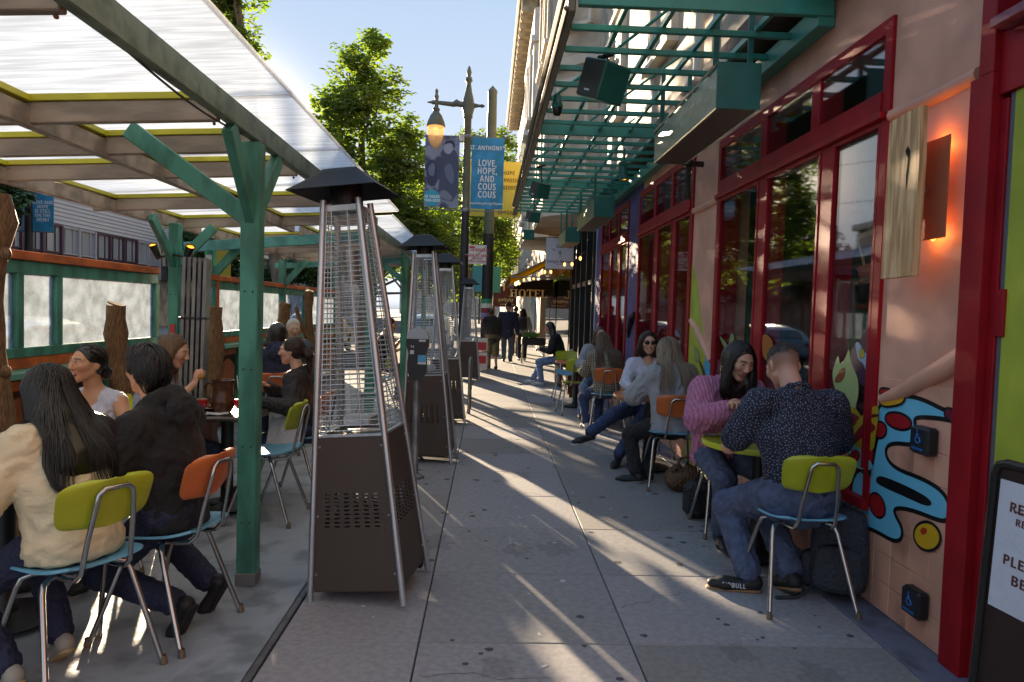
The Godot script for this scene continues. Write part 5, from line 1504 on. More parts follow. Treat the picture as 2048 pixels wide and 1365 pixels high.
	m = MB.new(); m.bar(Vector3(-0.3, 2.86, -0.02), Vector3(0.0, 2.86, -0.02), 0.03, 0.02); part("bracket", m, galv, n)
	# small far signs and wires
	for s in [[-0.33, 4.2 - 1.6, -24.0, "#3f8fae", "small blue street banner low behind the poles"], [0.14, 2.6, -24.2, "#4d9a8a", "small green street banner low behind the striped pole"]]:
		m = MB.new(); m.box(Vector3(s[0], s[1], s[2]), Vector3(0.5, 0.9, 0.01)); solo("street_banner", m, mt("sb_" + s[3], Color(s[3]), 0.7), s[4], "banner")
	var wi := thing("overhead_wire", "thin overhead wires crossing behind the lamp post", "wire")
	for w in [[Vector3(-12, 7.6, -21), Vector3(-0.7, 4.9, -17.2)], [Vector3(-12, 6.2, -21), Vector3(-0.7, 4.1, -17.2)], [Vector3(-0.5, 2.7, -16.95), Vector3(0.55, 3.5, -13.8)]]:
		m = MB.new()
		var pts := []
		for k in 9: pts.append(w[0].lerp(w[1], k / 8.0) - Vector3(0, 0.25 * sin(PI * k / 8.0), 0) * (w[0].distance_to(w[1]) / 12.0))
		m.tube(pts, 0.007, 5); part("cable", m, mt("black_iron", Color.WHITE), wi)
	# red and white upright signs by the far pole
	var sgn := thing("sidewalk_sign", "white folding sidewalk sign with red panels beside the farthest heater", "sign", Vector3(-0.18, 0, -17.9))
	for k in 2:
		var bs := Basis(Vector3.RIGHT, 0.14 if k else -0.14)
		m = MB.new(); m.box(Vector3(0, 0.42, 0.09 if k == 0 else -0.09), Vector3(0.36, 0.8, 0.02), bs, 0.01); part("board", m, mt("sign_white", Color.WHITE), sgn)
	for yy in [0.62, 0.28]:
		m = MB.new(); m.box(Vector3(0.0, yy, 0.105 - (yy - 0.42) * 0.14 + 0.002), Vector3(0.3, 0.2, 0.006), Basis(Vector3.RIGHT, -0.14)); part("red_panel", m, sr, sgn)
	# table stand near it
	var news := thing("folding_stand", "thin metal framed stool stand before the white and red sign", "stand", Vector3(-0.12, 0, -17.2))
	m = MB.new()
	for sx in [-0.14, 0.14]:
		m.tube([Vector3(sx, 0, 0.12), Vector3(sx, 0.5, 0.1), Vector3(sx, 0.5, -0.1), Vector3(sx, 0, -0.12)], 0.012, 6)
	part("frame", m, galv, news)
	bx("seat", Vector3(0, 0.515, 0), Vector3(0.32, 0.02, 0.26), mt("red_vinyl", Color("#7a1f22"), 0.5), news, 0.008)
	# cars in the road
	car("white hatchback parked in the road behind the near fence window", Vector3(-5.6, -0.15, -8.4), 0.0, Color("#c9ccd2"))
	car("dark car waiting down the road past the lamp post", Vector3(-3.2, -0.15, -44.0), 0.05, Color("#3a4048"))
	car("silver car down the road beyond the dark one", Vector3(-5.6, -0.15, -56.0), 0.0, Color("#a9b0b8"))
	car("blue grey car in the road behind the far parklet", Vector3(-6.2, -0.15, -26.0), 0.0, Color("#5a6878"))
	car("white car at the kerb just beyond the far parklet", Vector3(-2.35, -0.15, -29.0), 0.0, Color("#c2c8d0"))
	# banner pole over the road
	var op := thing("banner_pole", "dark pole with a photo banner and a blue HOPE banner over the road", "pole", Vector3(-15.58, 0, -24.3))
	m = MB.new(); m.lathe([Vector2(0.16, 0), Vector2(0.13, 3.5), Vector2(0.1, 8.0)], 14); part("pole", m, black, op)
	m = MB.new(); m.box(Vector3(0.46, 4.5, 0), Vector3(0.72, 1.5, 0.012)); part("blue_banner", m, blue, op)
	m = MB.new(); m.box(Vector3(-0.46, 4.5, 0), Vector3(0.72, 1.5, 0.012)); part("photo_banner", m, mt("banner_photo_pale", Color("#aab0bc"), 0.7, {"tex": "wear", "ts": 0.5}), op)
	m = MB.new(); m.prism(PackedVector2Array([Vector2(-0.72, 3.9), Vector2(-0.25, 3.9), Vector2(-0.2, 4.5), Vector2(-0.36, 4.75), Vector2(-0.5, 4.82), Vector2(-0.66, 4.7), Vector2(-0.76, 4.3)]), 0.002, Transform3D(Basis(), Vector3(0, 0, 0.008))); part("printed_figure", m, mt("ink_#1e2338", Color("#1e2338"), 0.7), op)
	y = 4.72
	for s in ["LOVE AND", "HOPE", "IS STILL", "ON THE", "MENU"]:
		words_on(s, 0.115, white, op, Transform3D(Basis(), Vector3(0.46, y, 0.009)), 0.9); y -= 0.145
	m = MB.new()
	for yy in [5.27, 3.73]: m.tube([Vector3(-0.9, yy, 0), Vector3(0.9, yy, 0)], 0.02, 6)
	part("banner_rod", m, galv, op)
	var oy := thing("yellow_banner", "yellow banner hanging by the dark tree over the road", "banner", Vector3(-15.0, 0, -40.0))
	m = MB.new(); m.box(Vector3(0, 3.7, 0), Vector3(0.9, 1.8, 0.012)); part("cloth", m, mt("banner_mustard", Color("#a8952a"), 0.7), oy)
	m = MB.new(); m.lathe([Vector2(0.12, 0), Vector2(0.09, 7)], 10, Transform3D(Basis(), Vector3(-0.6, 0, 0))); part("pole", m, black, oy)

func car(label: String, at: Vector3, turn: float, col: Color):
	var c := thing("car", label, "car", at, turn, "cars in the road")
	var paint := mt("car_%s" % col.to_html(false), col, 0.3, {"clear": 1.0, "metal": 0.2})
	# side outline, extruded across the width and tucked in at the top
	var prof := [[-2.1, 0.35], [-2.12, 0.7], [-1.75, 0.9], [-1.2, 0.98], [-0.75, 1.32], [-0.2, 1.46], [0.7, 1.45], [1.35, 1.3], [1.85, 1.0], [2.1, 0.9], [2.13, 0.4]]
	var m := MB.new()
	var rows := []
	for j in 7:
		var u := j / 3.0 - 1.0
		var r := []
		for p in prof:
			var tuck: float = 0.86 - 0.16 * smoothstep(0.9, 1.45, p[1])
			r.append(Vector3(u * tuck * (1.0 if abs(u) < 0.9 else 1.0), p[1] - 0.03 * u * u - (0.04 if abs(u) > 0.99 else 0.0), p[0]))
		rows.append(r)
	m.grid(rows)
	for s in [0, 6]:
		var f := m.v.size()
		for p in rows[s]: m.vert(p, Vector3(-1 if s == 0 else 1, 0, 0))
		var ctr := m.vert(Vector3(rows[s][0].x, 0.4, 0), Vector3(-1 if s == 0 else 1, 0, 0))
		for i in prof.size() - 1: m.t3(ctr, f + i, f + i + 1)
	part("body", m, paint, c)
	var gl := mt("car_glass", Color("#1c2228"), 0.05, {"spec": 0.9})
	for s in [-1, 1]:
		m = MB.new()
		m.prism(PackedVector2Array([Vector2(-1.05, 0.99), Vector2(-0.66, 1.28), Vector2(-0.15, 1.39), Vector2(0.65, 1.38), Vector2(1.2, 1.24), Vector2(1.5, 1.0)]), 0.012, Transform3D(Basis(Vector3(0, 0, 1), Vector3(s * -0.28, 1, 0).normalized(), Vector3(-1, 0, 0)), Vector3(s * 1.145 + (0.006 if s > 0 else 0.006), 0.02, 0)))
		part("side_window", m, gl, c)
		bx("sill", Vector3(s * 0.83, 0.33, 0), Vector3(0.06, 0.12, 3.4), mt("rubber", Color("#1a1a1b"), 0.8), c, 0.02)
		bx("headlight", Vector3(s * 0.6, 0.72, -2.08), Vector3(0.36, 0.13, 0.1), mt("headlight", Color("#d8dde0"), 0.1, {"metal": 0.6}), c, 0.03)
		bx("tail_light", Vector3(s * 0.66, 0.8, 2.09), Vector3(0.28, 0.14, 0.1), mt("tail_light", Color("#8c1a1c"), 0.2), c, 0.03)
		for z in [-1.3, 1.3]:
			m = MB.new(); m.lathe([Vector2(0.0, 0.1), Vector2(0.2, 0.11), Vector2(0.26, 0.1), Vector2(0.31, 0.09), Vector2(0.325, 0.0), Vector2(0.31, -0.09), Vector2(0.0, -0.09)], 20, Transform3D(Basis(Vector3(0, 0, 1), -s * PI / 2), Vector3(s * 0.78, 0.325, z)))
			var wl := part("wheel", m, mt("rubber", Color.WHITE), c)
			m = MB.new(); m.lathe([Vector2(0.0, 0.125), Vector2(0.17, 0.118), Vector2(0.2, 0.112)], 18, Transform3D(Basis(Vector3(0, 0, 1), -s * PI / 2), Vector3(s * 0.78, 0.325, z))); part("rim", m, mt("rim", Color("#8f9398"), 0.3, {"metal": 0.8}), wl)
	m = MB.new(); m.quad(Vector3(-0.62, 1.01, -1.21), Vector3(0.62, 1.01, -1.21), Vector3(0.55, 1.325, -0.775), Vector3(-0.55, 1.325, -0.775)); part("windscreen", m, gl, c)
	m = MB.new(); m.quad(Vector3(0.62, 1.03, 1.84), Vector3(-0.62, 1.03, 1.84), Vector3(-0.55, 1.29, 1.39), Vector3(0.55, 1.29, 1.39)); part("rear_window", m, gl, c)
	bx("bumper", Vector3(0, 0.45, -2.1), Vector3(1.6, 0.2, 0.12), paint, c, 0.05)
	bx("bumper", Vector3(0, 0.45, 2.1), Vector3(1.6, 0.2, 0.12), paint, c, 0.05)

# ---------------------------------------------------------------- things on and by the shop wall
func build_shopfront_things():
	build_mural()
	var g := mt("box_green", Color("#2a7067"), 0.38)
	for s in [[0.84, 3.33, -5.45, 0.30, "large green cube loudspeaker hung at the near end of the grid", 0.7, 0.35], [0.66, 3.2, -9.6, 0.22, "second green loudspeaker along the awning edge", 0.6, 0.3], [0.72, 3.16, -12.0, 0.2, "third green loudspeaker near the end of the grid", 0.5, 0.25], [0.72, 3.0, -13.4, 0.2, "lowest green loudspeaker hanging past the end of the grid", 0.2, 0.05]]:
		var t := thing("loudspeaker", s[4], "loudspeaker", Vector3(s[0], s[1], s[2]), 0.0, "loudspeakers hung from the awning")
		var bs := Basis(Vector3.UP, s[5]) * Basis(Vector3.RIGHT, s[6])
		var m := MB.new(); m.box(Vector3.ZERO, Vector3(s[3], s[3] * 0.95, s[3] * 0.75), bs, 0.012); part("cabinet", m, g, t)
		m = MB.new(); m.box(bs * Vector3(-s[3] * 0.5 - 0.004, 0, 0), Vector3(0.012, s[3] * 0.9, s[3] * 0.7), bs, 0.004); part("grille", m, mt("grille", Color("#4b5048"), 0.6, {"tex": "grit", "ts": 5.0}), t)
		m = MB.new(); m.box(bs * Vector3(-s[3] * 0.5 - 0.011, -s[3] * 0.3, 0), Vector3(0.003, 0.014, 0.05), bs); part("badge", m, mt("card_white", Color.WHITE), t)
		m = MB.new()
		m.tube([bs * Vector3(0, s[3] * 0.47, 0), Vector3(0.01, s[3] * 0.5 + 0.06, 0), Vector3(0.0, 3.53 - s[1], 0)], 0.01, 6)
		m.tube([Vector3(-0.05, 3.5 - s[1], 0.03), Vector3(0.06, 3.55 - s[1], -0.02)], 0.02, 6)
		part("bracket", m, mt("black_iron", Color.WHITE), t)
	var cam := thing("dome_camera", "small dark dome security camera under the awning edge", "camera", Vector3(0.56, 3.42, -6.3))
	var m := MB.new(); m.lathe([Vector2(0.0, -0.13), Vector2(0.03, -0.12), Vector2(0.045, -0.08), Vector2(0.045, -0.06)], 14); part("dome", m, mt("dome", Color("#26282c"), 0.1), cam)
	m = MB.new(); m.lathe([Vector2(0.05, -0.06), Vector2(0.055, -0.04), Vector2(0.04, 0.0), Vector2(0.03, 0.06), Vector2(0.0, 0.06)], 14); part("housing", m, g, cam)
	var sp := thing("spotlight", "small green lit spotlight under the awning before the second window", "spotlight", Vector3(1.55, 3.2, -8.3))
	m = MB.new(); m.lathe([Vector2(0.0, 0.1), Vector2(0.05, 0.09), Vector2(0.055, -0.07), Vector2(0.045, -0.07), Vector2(0.04, 0.0)], 14, Transform3D(Basis(Vector3(0, 0, 1), 0.15), Vector3.ZERO)); part("can", m, g, sp)
	m = MB.new(); m.ball(Vector3(0.008, -0.045, 0), Vector3(0.04, 0.02, 0.04), 10); part("bulb", m, mt("warm_bulb", Color.WHITE), sp)
	m = MB.new(); m.tube([Vector3(0, 0.08, 0), Vector3(0, 0.3, 0)], 0.012, 6); m.box(Vector3(0, 0.12, 0), Vector3(0.13, 0.03, 0.05)); part("yoke", m, g, sp)
	var v := thing("pipe_valve", "dark metal pipe stub on the wall between the first two windows", "pipe", Vector3(2.0, 3.0, -7.15))
	m = MB.new(); m.tube([Vector3(0.16, 0.1, 0), Vector3(0.0, 0.1, 0)], 0.03, 8); m.ball(Vector3(0, 0.1, 0), Vector3(0.07, 0.04, 0.07), 10); m.tube([Vector3(0, 0.1, 0), Vector3(0, -0.22, 0)], 0.028, 8); m.tube([Vector3(0, -0.2, 0), Vector3(0, -0.26, 0)], 0.038, 8)
	part("pipe", m, mt("bronze_pipe", Color("#3c352c"), 0.4, {"metal": 0.6}), v)
	# sconce: slab of wood standing off, metal plate and warm bulbs behind
	var s := thing("wall_sconce", "wall sconce of a split wooden slab before a copper plate, lit from behind", "wall lamp", Vector3(WX, 0, -3.36))
	m = MB.new()
	var slab := PackedVector2Array([Vector2(-0.13, 1.765), Vector2(0.13, 1.77), Vector2(0.135, 2.0), Vector2(0.14, 2.3), Vector2(0.13, 2.56), Vector2(0.02, 2.555), Vector2(-0.12, 2.545), Vector2(-0.125, 2.2)])
	m.prism(slab, 0.035, Transform3D(Basis(Vector3(0, 0, 1), Vector3.UP, Vector3(-1, 0, 0)), Vector3(-0.135, 0, 0)))
	part("wooden_slab", m, mt("pale_wood", Color("#e8c08c"), 0.6, {"tex": noise_tex("woodgrain", 0.012, 4, Color(0.80, 0.74, 0.66), Color(1, 1, 1), 0.25, 0.7, 512), "ts": Vector3(4, 0.3, 4)}), s)
	m = MB.new()
	m.prism(PackedVector2Array([Vector2(0.03, 2.37), Vector2(0.05, 2.39), Vector2(0.07, 2.36), Vector2(0.06, 2.25), Vector2(0.05, 2.18), Vector2(0.045, 2.25), Vector2(0.055, 2.33)]), 0.001, Transform3D(Basis(Vector3(0, 0, 1), Vector3.UP, Vector3(-1, 0, 0)), Vector3(-0.1715, 0, 0)))
	part("crack", m, mt("crack", Color("#1d1611"), 0.9), s)
	bx("copper_plate", Vector3(-0.065, 2.18, 0.10), Vector3(0.006, 0.47, 0.20), mt("copper", Color("#b87050"), 0.4, {"metal": 0.25}), s, 0.001)
	for y in [2.40, 1.97]:
		m = MB.new(); m.ball(Vector3(-0.032, y, 0.06), Vector3(0.016, 0.03, 0.016), 10); part("bulb", m, mt("sconce_bulb", Color("#ffc27a"), 0.4, {"emit": Color(1, 0.6, 0.22), "ee": 0.9}), s)
		var ol := OmniLight3D.new(); ol.name = "sconce_light"; ol.position = Vector3(-0.032, y, 0.06); ol.light_energy = 0.0035; ol.light_color = Color(1, 0.62, 0.28); ol.omni_range = 6.0; ol.omni_attenuation = 2.0; ol.light_size = 0.02; ol.shadow_enabled = true
		s.add_child(ol)
	m = MB.new(); m.tube([Vector3(0, 2.18, 0.03), Vector3(-0.1, 2.18, 0.03)], 0.02, 8); part("stem", m, mt("copper", Color.WHITE), s)
	# door opener plates
	for k in 2:
		var y: float = [0.985, 0.195][k]
		var d := thing("door_opener", ["upper black square accessible door push plate with a wheelchair mark", "lower black square push plate near the pavement"][k], "push plate", Vector3(WX - 0.012, y, -3.265), 0.0, "black push plates on the pier")
		bx("housing", Vector3(-0.03, 0, 0), Vector3(0.06, 0.135, 0.135), mt("plastic_black", Color("#1c1d20"), 0.4), d, 0.012)
		bx("plate", Vector3(-0.062, 0, 0), Vector3(0.006, 0.115, 0.115), mt("plate_dark", Color("#33373d"), 0.35, {"metal": 0.4}), d, 0.002)
		var ink := mt("wheelchair_blue", Color("#2f7fd0"), 0.5)
		var xf := Transform3D(Basis(Vector3(0, 0, 1), Vector3.UP, Vector3(-1, 0, 0)), Vector3(-0.0655, 0.012, 0))
		m = MB.new()
		m.ball(xf * Vector3(-0.004, 0.034, 0), Vector3(0.001, 0.006, 0.006), 8)
		var ring := []
		for j in 10:
			var a := 0.4 - PI * 1.35 * j / 9.0
			ring.append(xf * Vector3(0.018 * cos(a) + 0.002, -0.006 + 0.018 * sin(a), 0))
		m.tube(ring, 0.0022, 5)
		m.tube([xf * Vector3(-0.004, 0.026, 0), xf * Vector3(-0.002, 0.004, 0), xf * Vector3(0.016, 0.003, 0), xf * Vector3(0.024, -0.016, 0)], 0.0028, 5)
		m.tube([xf * Vector3(-0.003, 0.016, 0), xf * Vector3(0.012, 0.016, 0)], 0.0022, 5)
		part("wheelchair_mark", m, ink, d)
		words_on("PUSH TO OPEN", 0.011, ink, d, Transform3D(xf.basis, Vector3(-0.0655, -0.04, 0)), 0.8, true, false, "lettering", 0.0006)
	# white shop sign
	var ws := thing("hanging_shop_sign", "white square hanging shop sign lettered for unique flowers", "sign", Vector3(1.65, 0, -16.6))
	bx("board", Vector3(0, 2.93, 0), Vector3(0.66, 0.72, 0.02), mt("sign_pale", Color("#c4c9d8"), 0.5), ws, 0.004)
	var dk := mt("ink_dark", Color("#3b3b4c"), 0.6)
	var i := 0
	for ch in ["L", "U", "S", "H"]:
		var a := 0.75 - 0.42 * i
		words_on(ch, 0.075, dk, ws, Transform3D(Basis(Vector3(0, 0, 1), a * 0.8), Vector3(-0.14 + i * 0.085, 3.02 + 0.07 * sin(i * 0.9) + 0.02 * i, 0.012)), 0.9); i += 1
	m = MB.new(); m.tube([Vector3(0, 2.82, 0.013), Vector3(0.01, 2.9, 0.013), Vector3(-0.005, 2.96, 0.013)], 0.005, 5)
	for k in 5: m.ball(Vector3(0.0 + 0.03 * cos(k * 1.257), 2.95 + 0.03 * sin(k * 1.257), 0.013), Vector3(0.014, 0.014, 0.003), 6)
	part("flower_mark", m, dk, ws)
	words_on("Unique flowers", 0.062, dk, ws, Transform3D(Basis(), Vector3(0, 2.74, 0.012)), 0.9, true, true)
	words_on("and gifts", 0.03, dk, ws, Transform3D(Basis(), Vector3(0, 2.68, 0.012)), 1.0, false, true)
	m = MB.new(); m.tube([Vector3(-0.3, 3.36, 0), Vector3(0.5, 3.36, 0)], 0.014, 6)
	for sx in [-0.25, 0.25]: m.tube([Vector3(sx, 3.29, 0), Vector3(sx, 3.36, 0)], 0.006, 5)
	part("bracket", m, mt("black_iron", Color.WHITE), ws)
	# string lights under the yellow awning
	var st := thing("string_lights", "string of small warm bulbs hanging in front of the shops past the pier", "string lights")
	var wire := []
	for k in 25:
		var f := k / 24.0
		wire.append(Vector3(lerp(2.0, 0.75, f), 2.85 - 0.35 * f - 0.12 * absf(sin(f * PI * 4)), -14.8 - f * 7.2))
	m = MB.new(); m.tube(wire, 0.006, 5); part("cable", m, mt("black_iron", Color.WHITE), st)
	for k in range(1, 24, 2):
		m = MB.new(); m.ball(wire[k] - Vector3(0, 0.06, 0), Vector3(0.03, 0.045, 0.03), 8)
		part("bulb", m, mt("string_bulb", Color("#ffd9a0"), 0.4, {"emit": Color(1, 0.7, 0.35), "ee": 0.9}), st)
	# easel sign at the right edge
	var dir := Vector3(0.03, 0, 0.3).normalized()
	var nrm := Vector3(-dir.z, 0, dir.x)
	var e := thing("easel_sign", "brown framed easel sign with a white notice at the right edge", "sign", Vector3(1.74, 0, -2.38))
	var bs := Basis(dir, Vector3.UP, nrm)
	bs = Basis(bs.x, bs.y, bs.z) * Basis(Vector3.RIGHT, -0.05)
	var xe := Transform3D(bs, Vector3.ZERO)
	m = MB.new()
	m.tube([xe * Vector3(0.015, 0.0, 0), xe * Vector3(0.015, 1.03, 0), xe * Vector3(0.03, 1.065, 0), xe * Vector3(0.06, 1.075, 0), xe * Vector3(0.6, 1.075, 0), xe * Vector3(0.635, 1.06, 0), xe * Vector3(0.645, 1.02, 0), xe * Vector3(0.645, 0, 0)], 0.017, 8)
	part("frame", m, mt("frame_black", Color("#1e1c1c"), 0.35), e)
	m = MB.new(); m.box(xe * Vector3(0.33, 0.57, -0.004), Vector3(0.61, 0.98, 0.012), bs); part("board", m, mt("brown_board", Color("#2c1a16"), 0.5), e)
	m = MB.new(); m.box(xe * Vector3(0.33, 0.80, 0.005), Vector3(0.57, 0.44, 0.003), bs); part("paper", m, mt("paper_blueish", Color("#cdd0da"), 0.5, {"bump": "folds", "bs": 0.25, "ts": 1.5}), e)
	var tx := mt("sign_ink", Color("#5b2c24"), 0.6)
	i = 0
	for l in [["RED TABLES", 0.034, 0.935], ["RESERVED", 0.024, 0.89], ["INSIDE", 0.034, 0.815], ["PLEASE WAIT TO", 0.034, 0.755], ["BE SEATED", 0.034, 0.695]]:
		words_on(l[0], l[1], tx, e, xe * Transform3D(Basis(), Vector3([0.09, 0.12, 0.19, 0.085, 0.125][i], l[2], 0.0075)), 1.1, true, false, "lettering", 0.0008).mesh.horizontal_alignment = HORIZONTAL_ALIGNMENT_LEFT; i += 1
	m = MB.new(); m.box(xe * Vector3(0.27, 0.925, 0.0078), Vector3(0.31, 0.004, 0.0008), bs); part("underline", m, tx, e)
# ---------------------------------------------------------------- tables and chairs
func chrome() -> Material: return mt("chrome", Color("#b8b6b4"), 0.2, {"metal": 1.0})

func school_chair(label: String, at: Vector3, turn: float, back: String, group := "school chairs at the tables", seat_c := "#6fb0cc"):
	var c := thing("school_chair", label, "chair", at, turn, group)
	if not meshes.has("chair_seat"):
		var m := MB.new()
		var rows := []
		for j in 11:
			var z := lerpf(0.205, -0.2, j / 10.0)
			var r := []
			for i in 11:
				var x := i / 5.0 - 1.0
				var w: float = 0.2 * (1.0 - 0.28 * pow(abs(j / 10.0 * 2 - 1.0), 5.0))
				var yy: float = 0.487 - 0.016 * (1.0 - x * x) * sin(j / 10.0 * PI) + (0.012 * pow(x, 4.0)) - 0.03 * pow(j / 10.0, 6.0) + 0.03 * pow(1.0 - j / 10.0, 3.0)
				r.append(Vector3(x * w, yy, z))
			rows.append(r)
		m.shell(rows, 0.011)
		meshes.chair_seat = m.mesh()
		m = MB.new()
		rows = []
		for j in 17:
			var t := sin((j / 8.0 - 1.0) * PI / 2.0) * 0.998
			var r := []
			for i in 17:
				var x := i / 8.0 - 1.0
				var w: float = 0.192 * pow(1.0 - pow(abs(t), 4.5), 1.0 / 4.5)
				w *= 1.0 + 0.05 * t
				r.append(Vector3(x * w, 0.755 + t * 0.1, 0.243 - 0.045 * x * x + 0.03 * t))
			rows.append(r)
		m.shell(rows, 0.012)
		meshes.chair_back = m.mesh()
		m = MB.new()
		var pts := []
		for q in [[-0.1, 0.452, -0.15], [-0.1, 0.45, 0.12], [-0.1, 0.458, 0.17], [-0.098, 0.49, 0.205], [-0.09, 0.62, 0.232], [-0.075, 0.76, 0.262], [-0.068, 0.80, 0.268], [-0.045, 0.82, 0.272]]: pts.append(Vector3(q[0], q[1], q[2]))
		for k in range(7, -1, -1): pts.append(Vector3(-pts[k].x, pts[k].y, pts[k].z))
		m.tube(pts, 0.0105, 8)
		m.tube([Vector3(-0.12, 0.458, 0.0), Vector3(0.12, 0.458, 0.0)], 0.0105, 8)
		meshes.chair_loop = m.mesh()
		m = MB.new()
		m.tube([Vector3(0.06, 0.452, -0.03), Vector3(0.14, 0.45, -0.06), Vector3(0.165, 0.44, -0.075), Vector3(0.178, 0.405, -0.09), Vector3(0.235, 0.012, -0.225)], 0.012, 9)
		meshes.chair_leg = m.mesh()
		m = MB.new()
		m.lathe([Vector2(0.0, 0.0), Vector2(0.016, 0.0), Vector2(0.017, 0.01), Vector2(0.012, 0.03), Vector2(0.012, 0.04)], 10, Transform3D(Basis(), Vector3(0.237, 0.0, -0.23)))
		meshes.chair_foot = m.mesh()
	inst("seat", meshes.chair_seat, mt("seat_" + seat_c, Color(seat_c), 0.32, {"tex": "soft", "ts": 2.0}), c)
	inst("backrest", meshes.chair_back, mt("back_" + back, Color(back), 0.35, {"tex": "soft", "ts": 2.0}), c)
	inst("back_frame", meshes.chair_loop, chrome(), c)
	for sx in [1, -1]:
		for sz in [1, -1]:
			var l := inst("leg", meshes.chair_leg, chrome(), c, Transform3D(Basis.from_scale(Vector3(sx, 1, sz)), Vector3.ZERO))
			inst("foot", meshes.chair_foot, mt("chair_foot", Color("#7d6a58"), 0.4, {"metal": 0.4}), l)
	return c

func round_table(label: String, at: Vector3, r: float, top: String, rim: String, group := "round tables along the wall"):
	var t := thing("round_table", label, "table", at, 0.0, group)
	var m := MB.new()
	m.lathe([Vector2(0, 0.746), Vector2(r - 0.008, 0.746), Vector2(r - 0.004, 0.752), Vector2(0, 0.752)].slice(0, 0) + [Vector2(0.0, 0.715), Vector2(r - 0.02, 0.715), Vector2(r - 0.003, 0.722)], 40)
	m.lathe([Vector2(r - 0.003, 0.752), Vector2(0.0, 0.753)], 40)
	part("tabletop", m, mt("top_" + top, Color(top), 0.3, {"tex": "soft", "ts": 2.0}), t)
	m = MB.new()
	m.lathe([Vector2(r - 0.004, 0.718), Vector2(r + 0.004, 0.722), Vector2(r + 0.006, 0.735), Vector2(r + 0.004, 0.75), Vector2(r - 0.006, 0.7545)], 40)
	part("rim", m, mt("rim_" + rim, Color(rim), 0.35), t)
	m = MB.new()
	m.lathe([Vector2(0.0, 0.03), Vector2(0.21, 0.02), Vector2(0.22, 0.028), Vector2(0.06, 0.06), Vector2(0.04, 0.09), Vector2(0.04, 0.69), Vector2(0.12, 0.712), Vector2(0.0, 0.714)], 24)
	part("pedestal", m, mt("pedestal_black", Color("#1c1c1e"), 0.45), t)
	return t

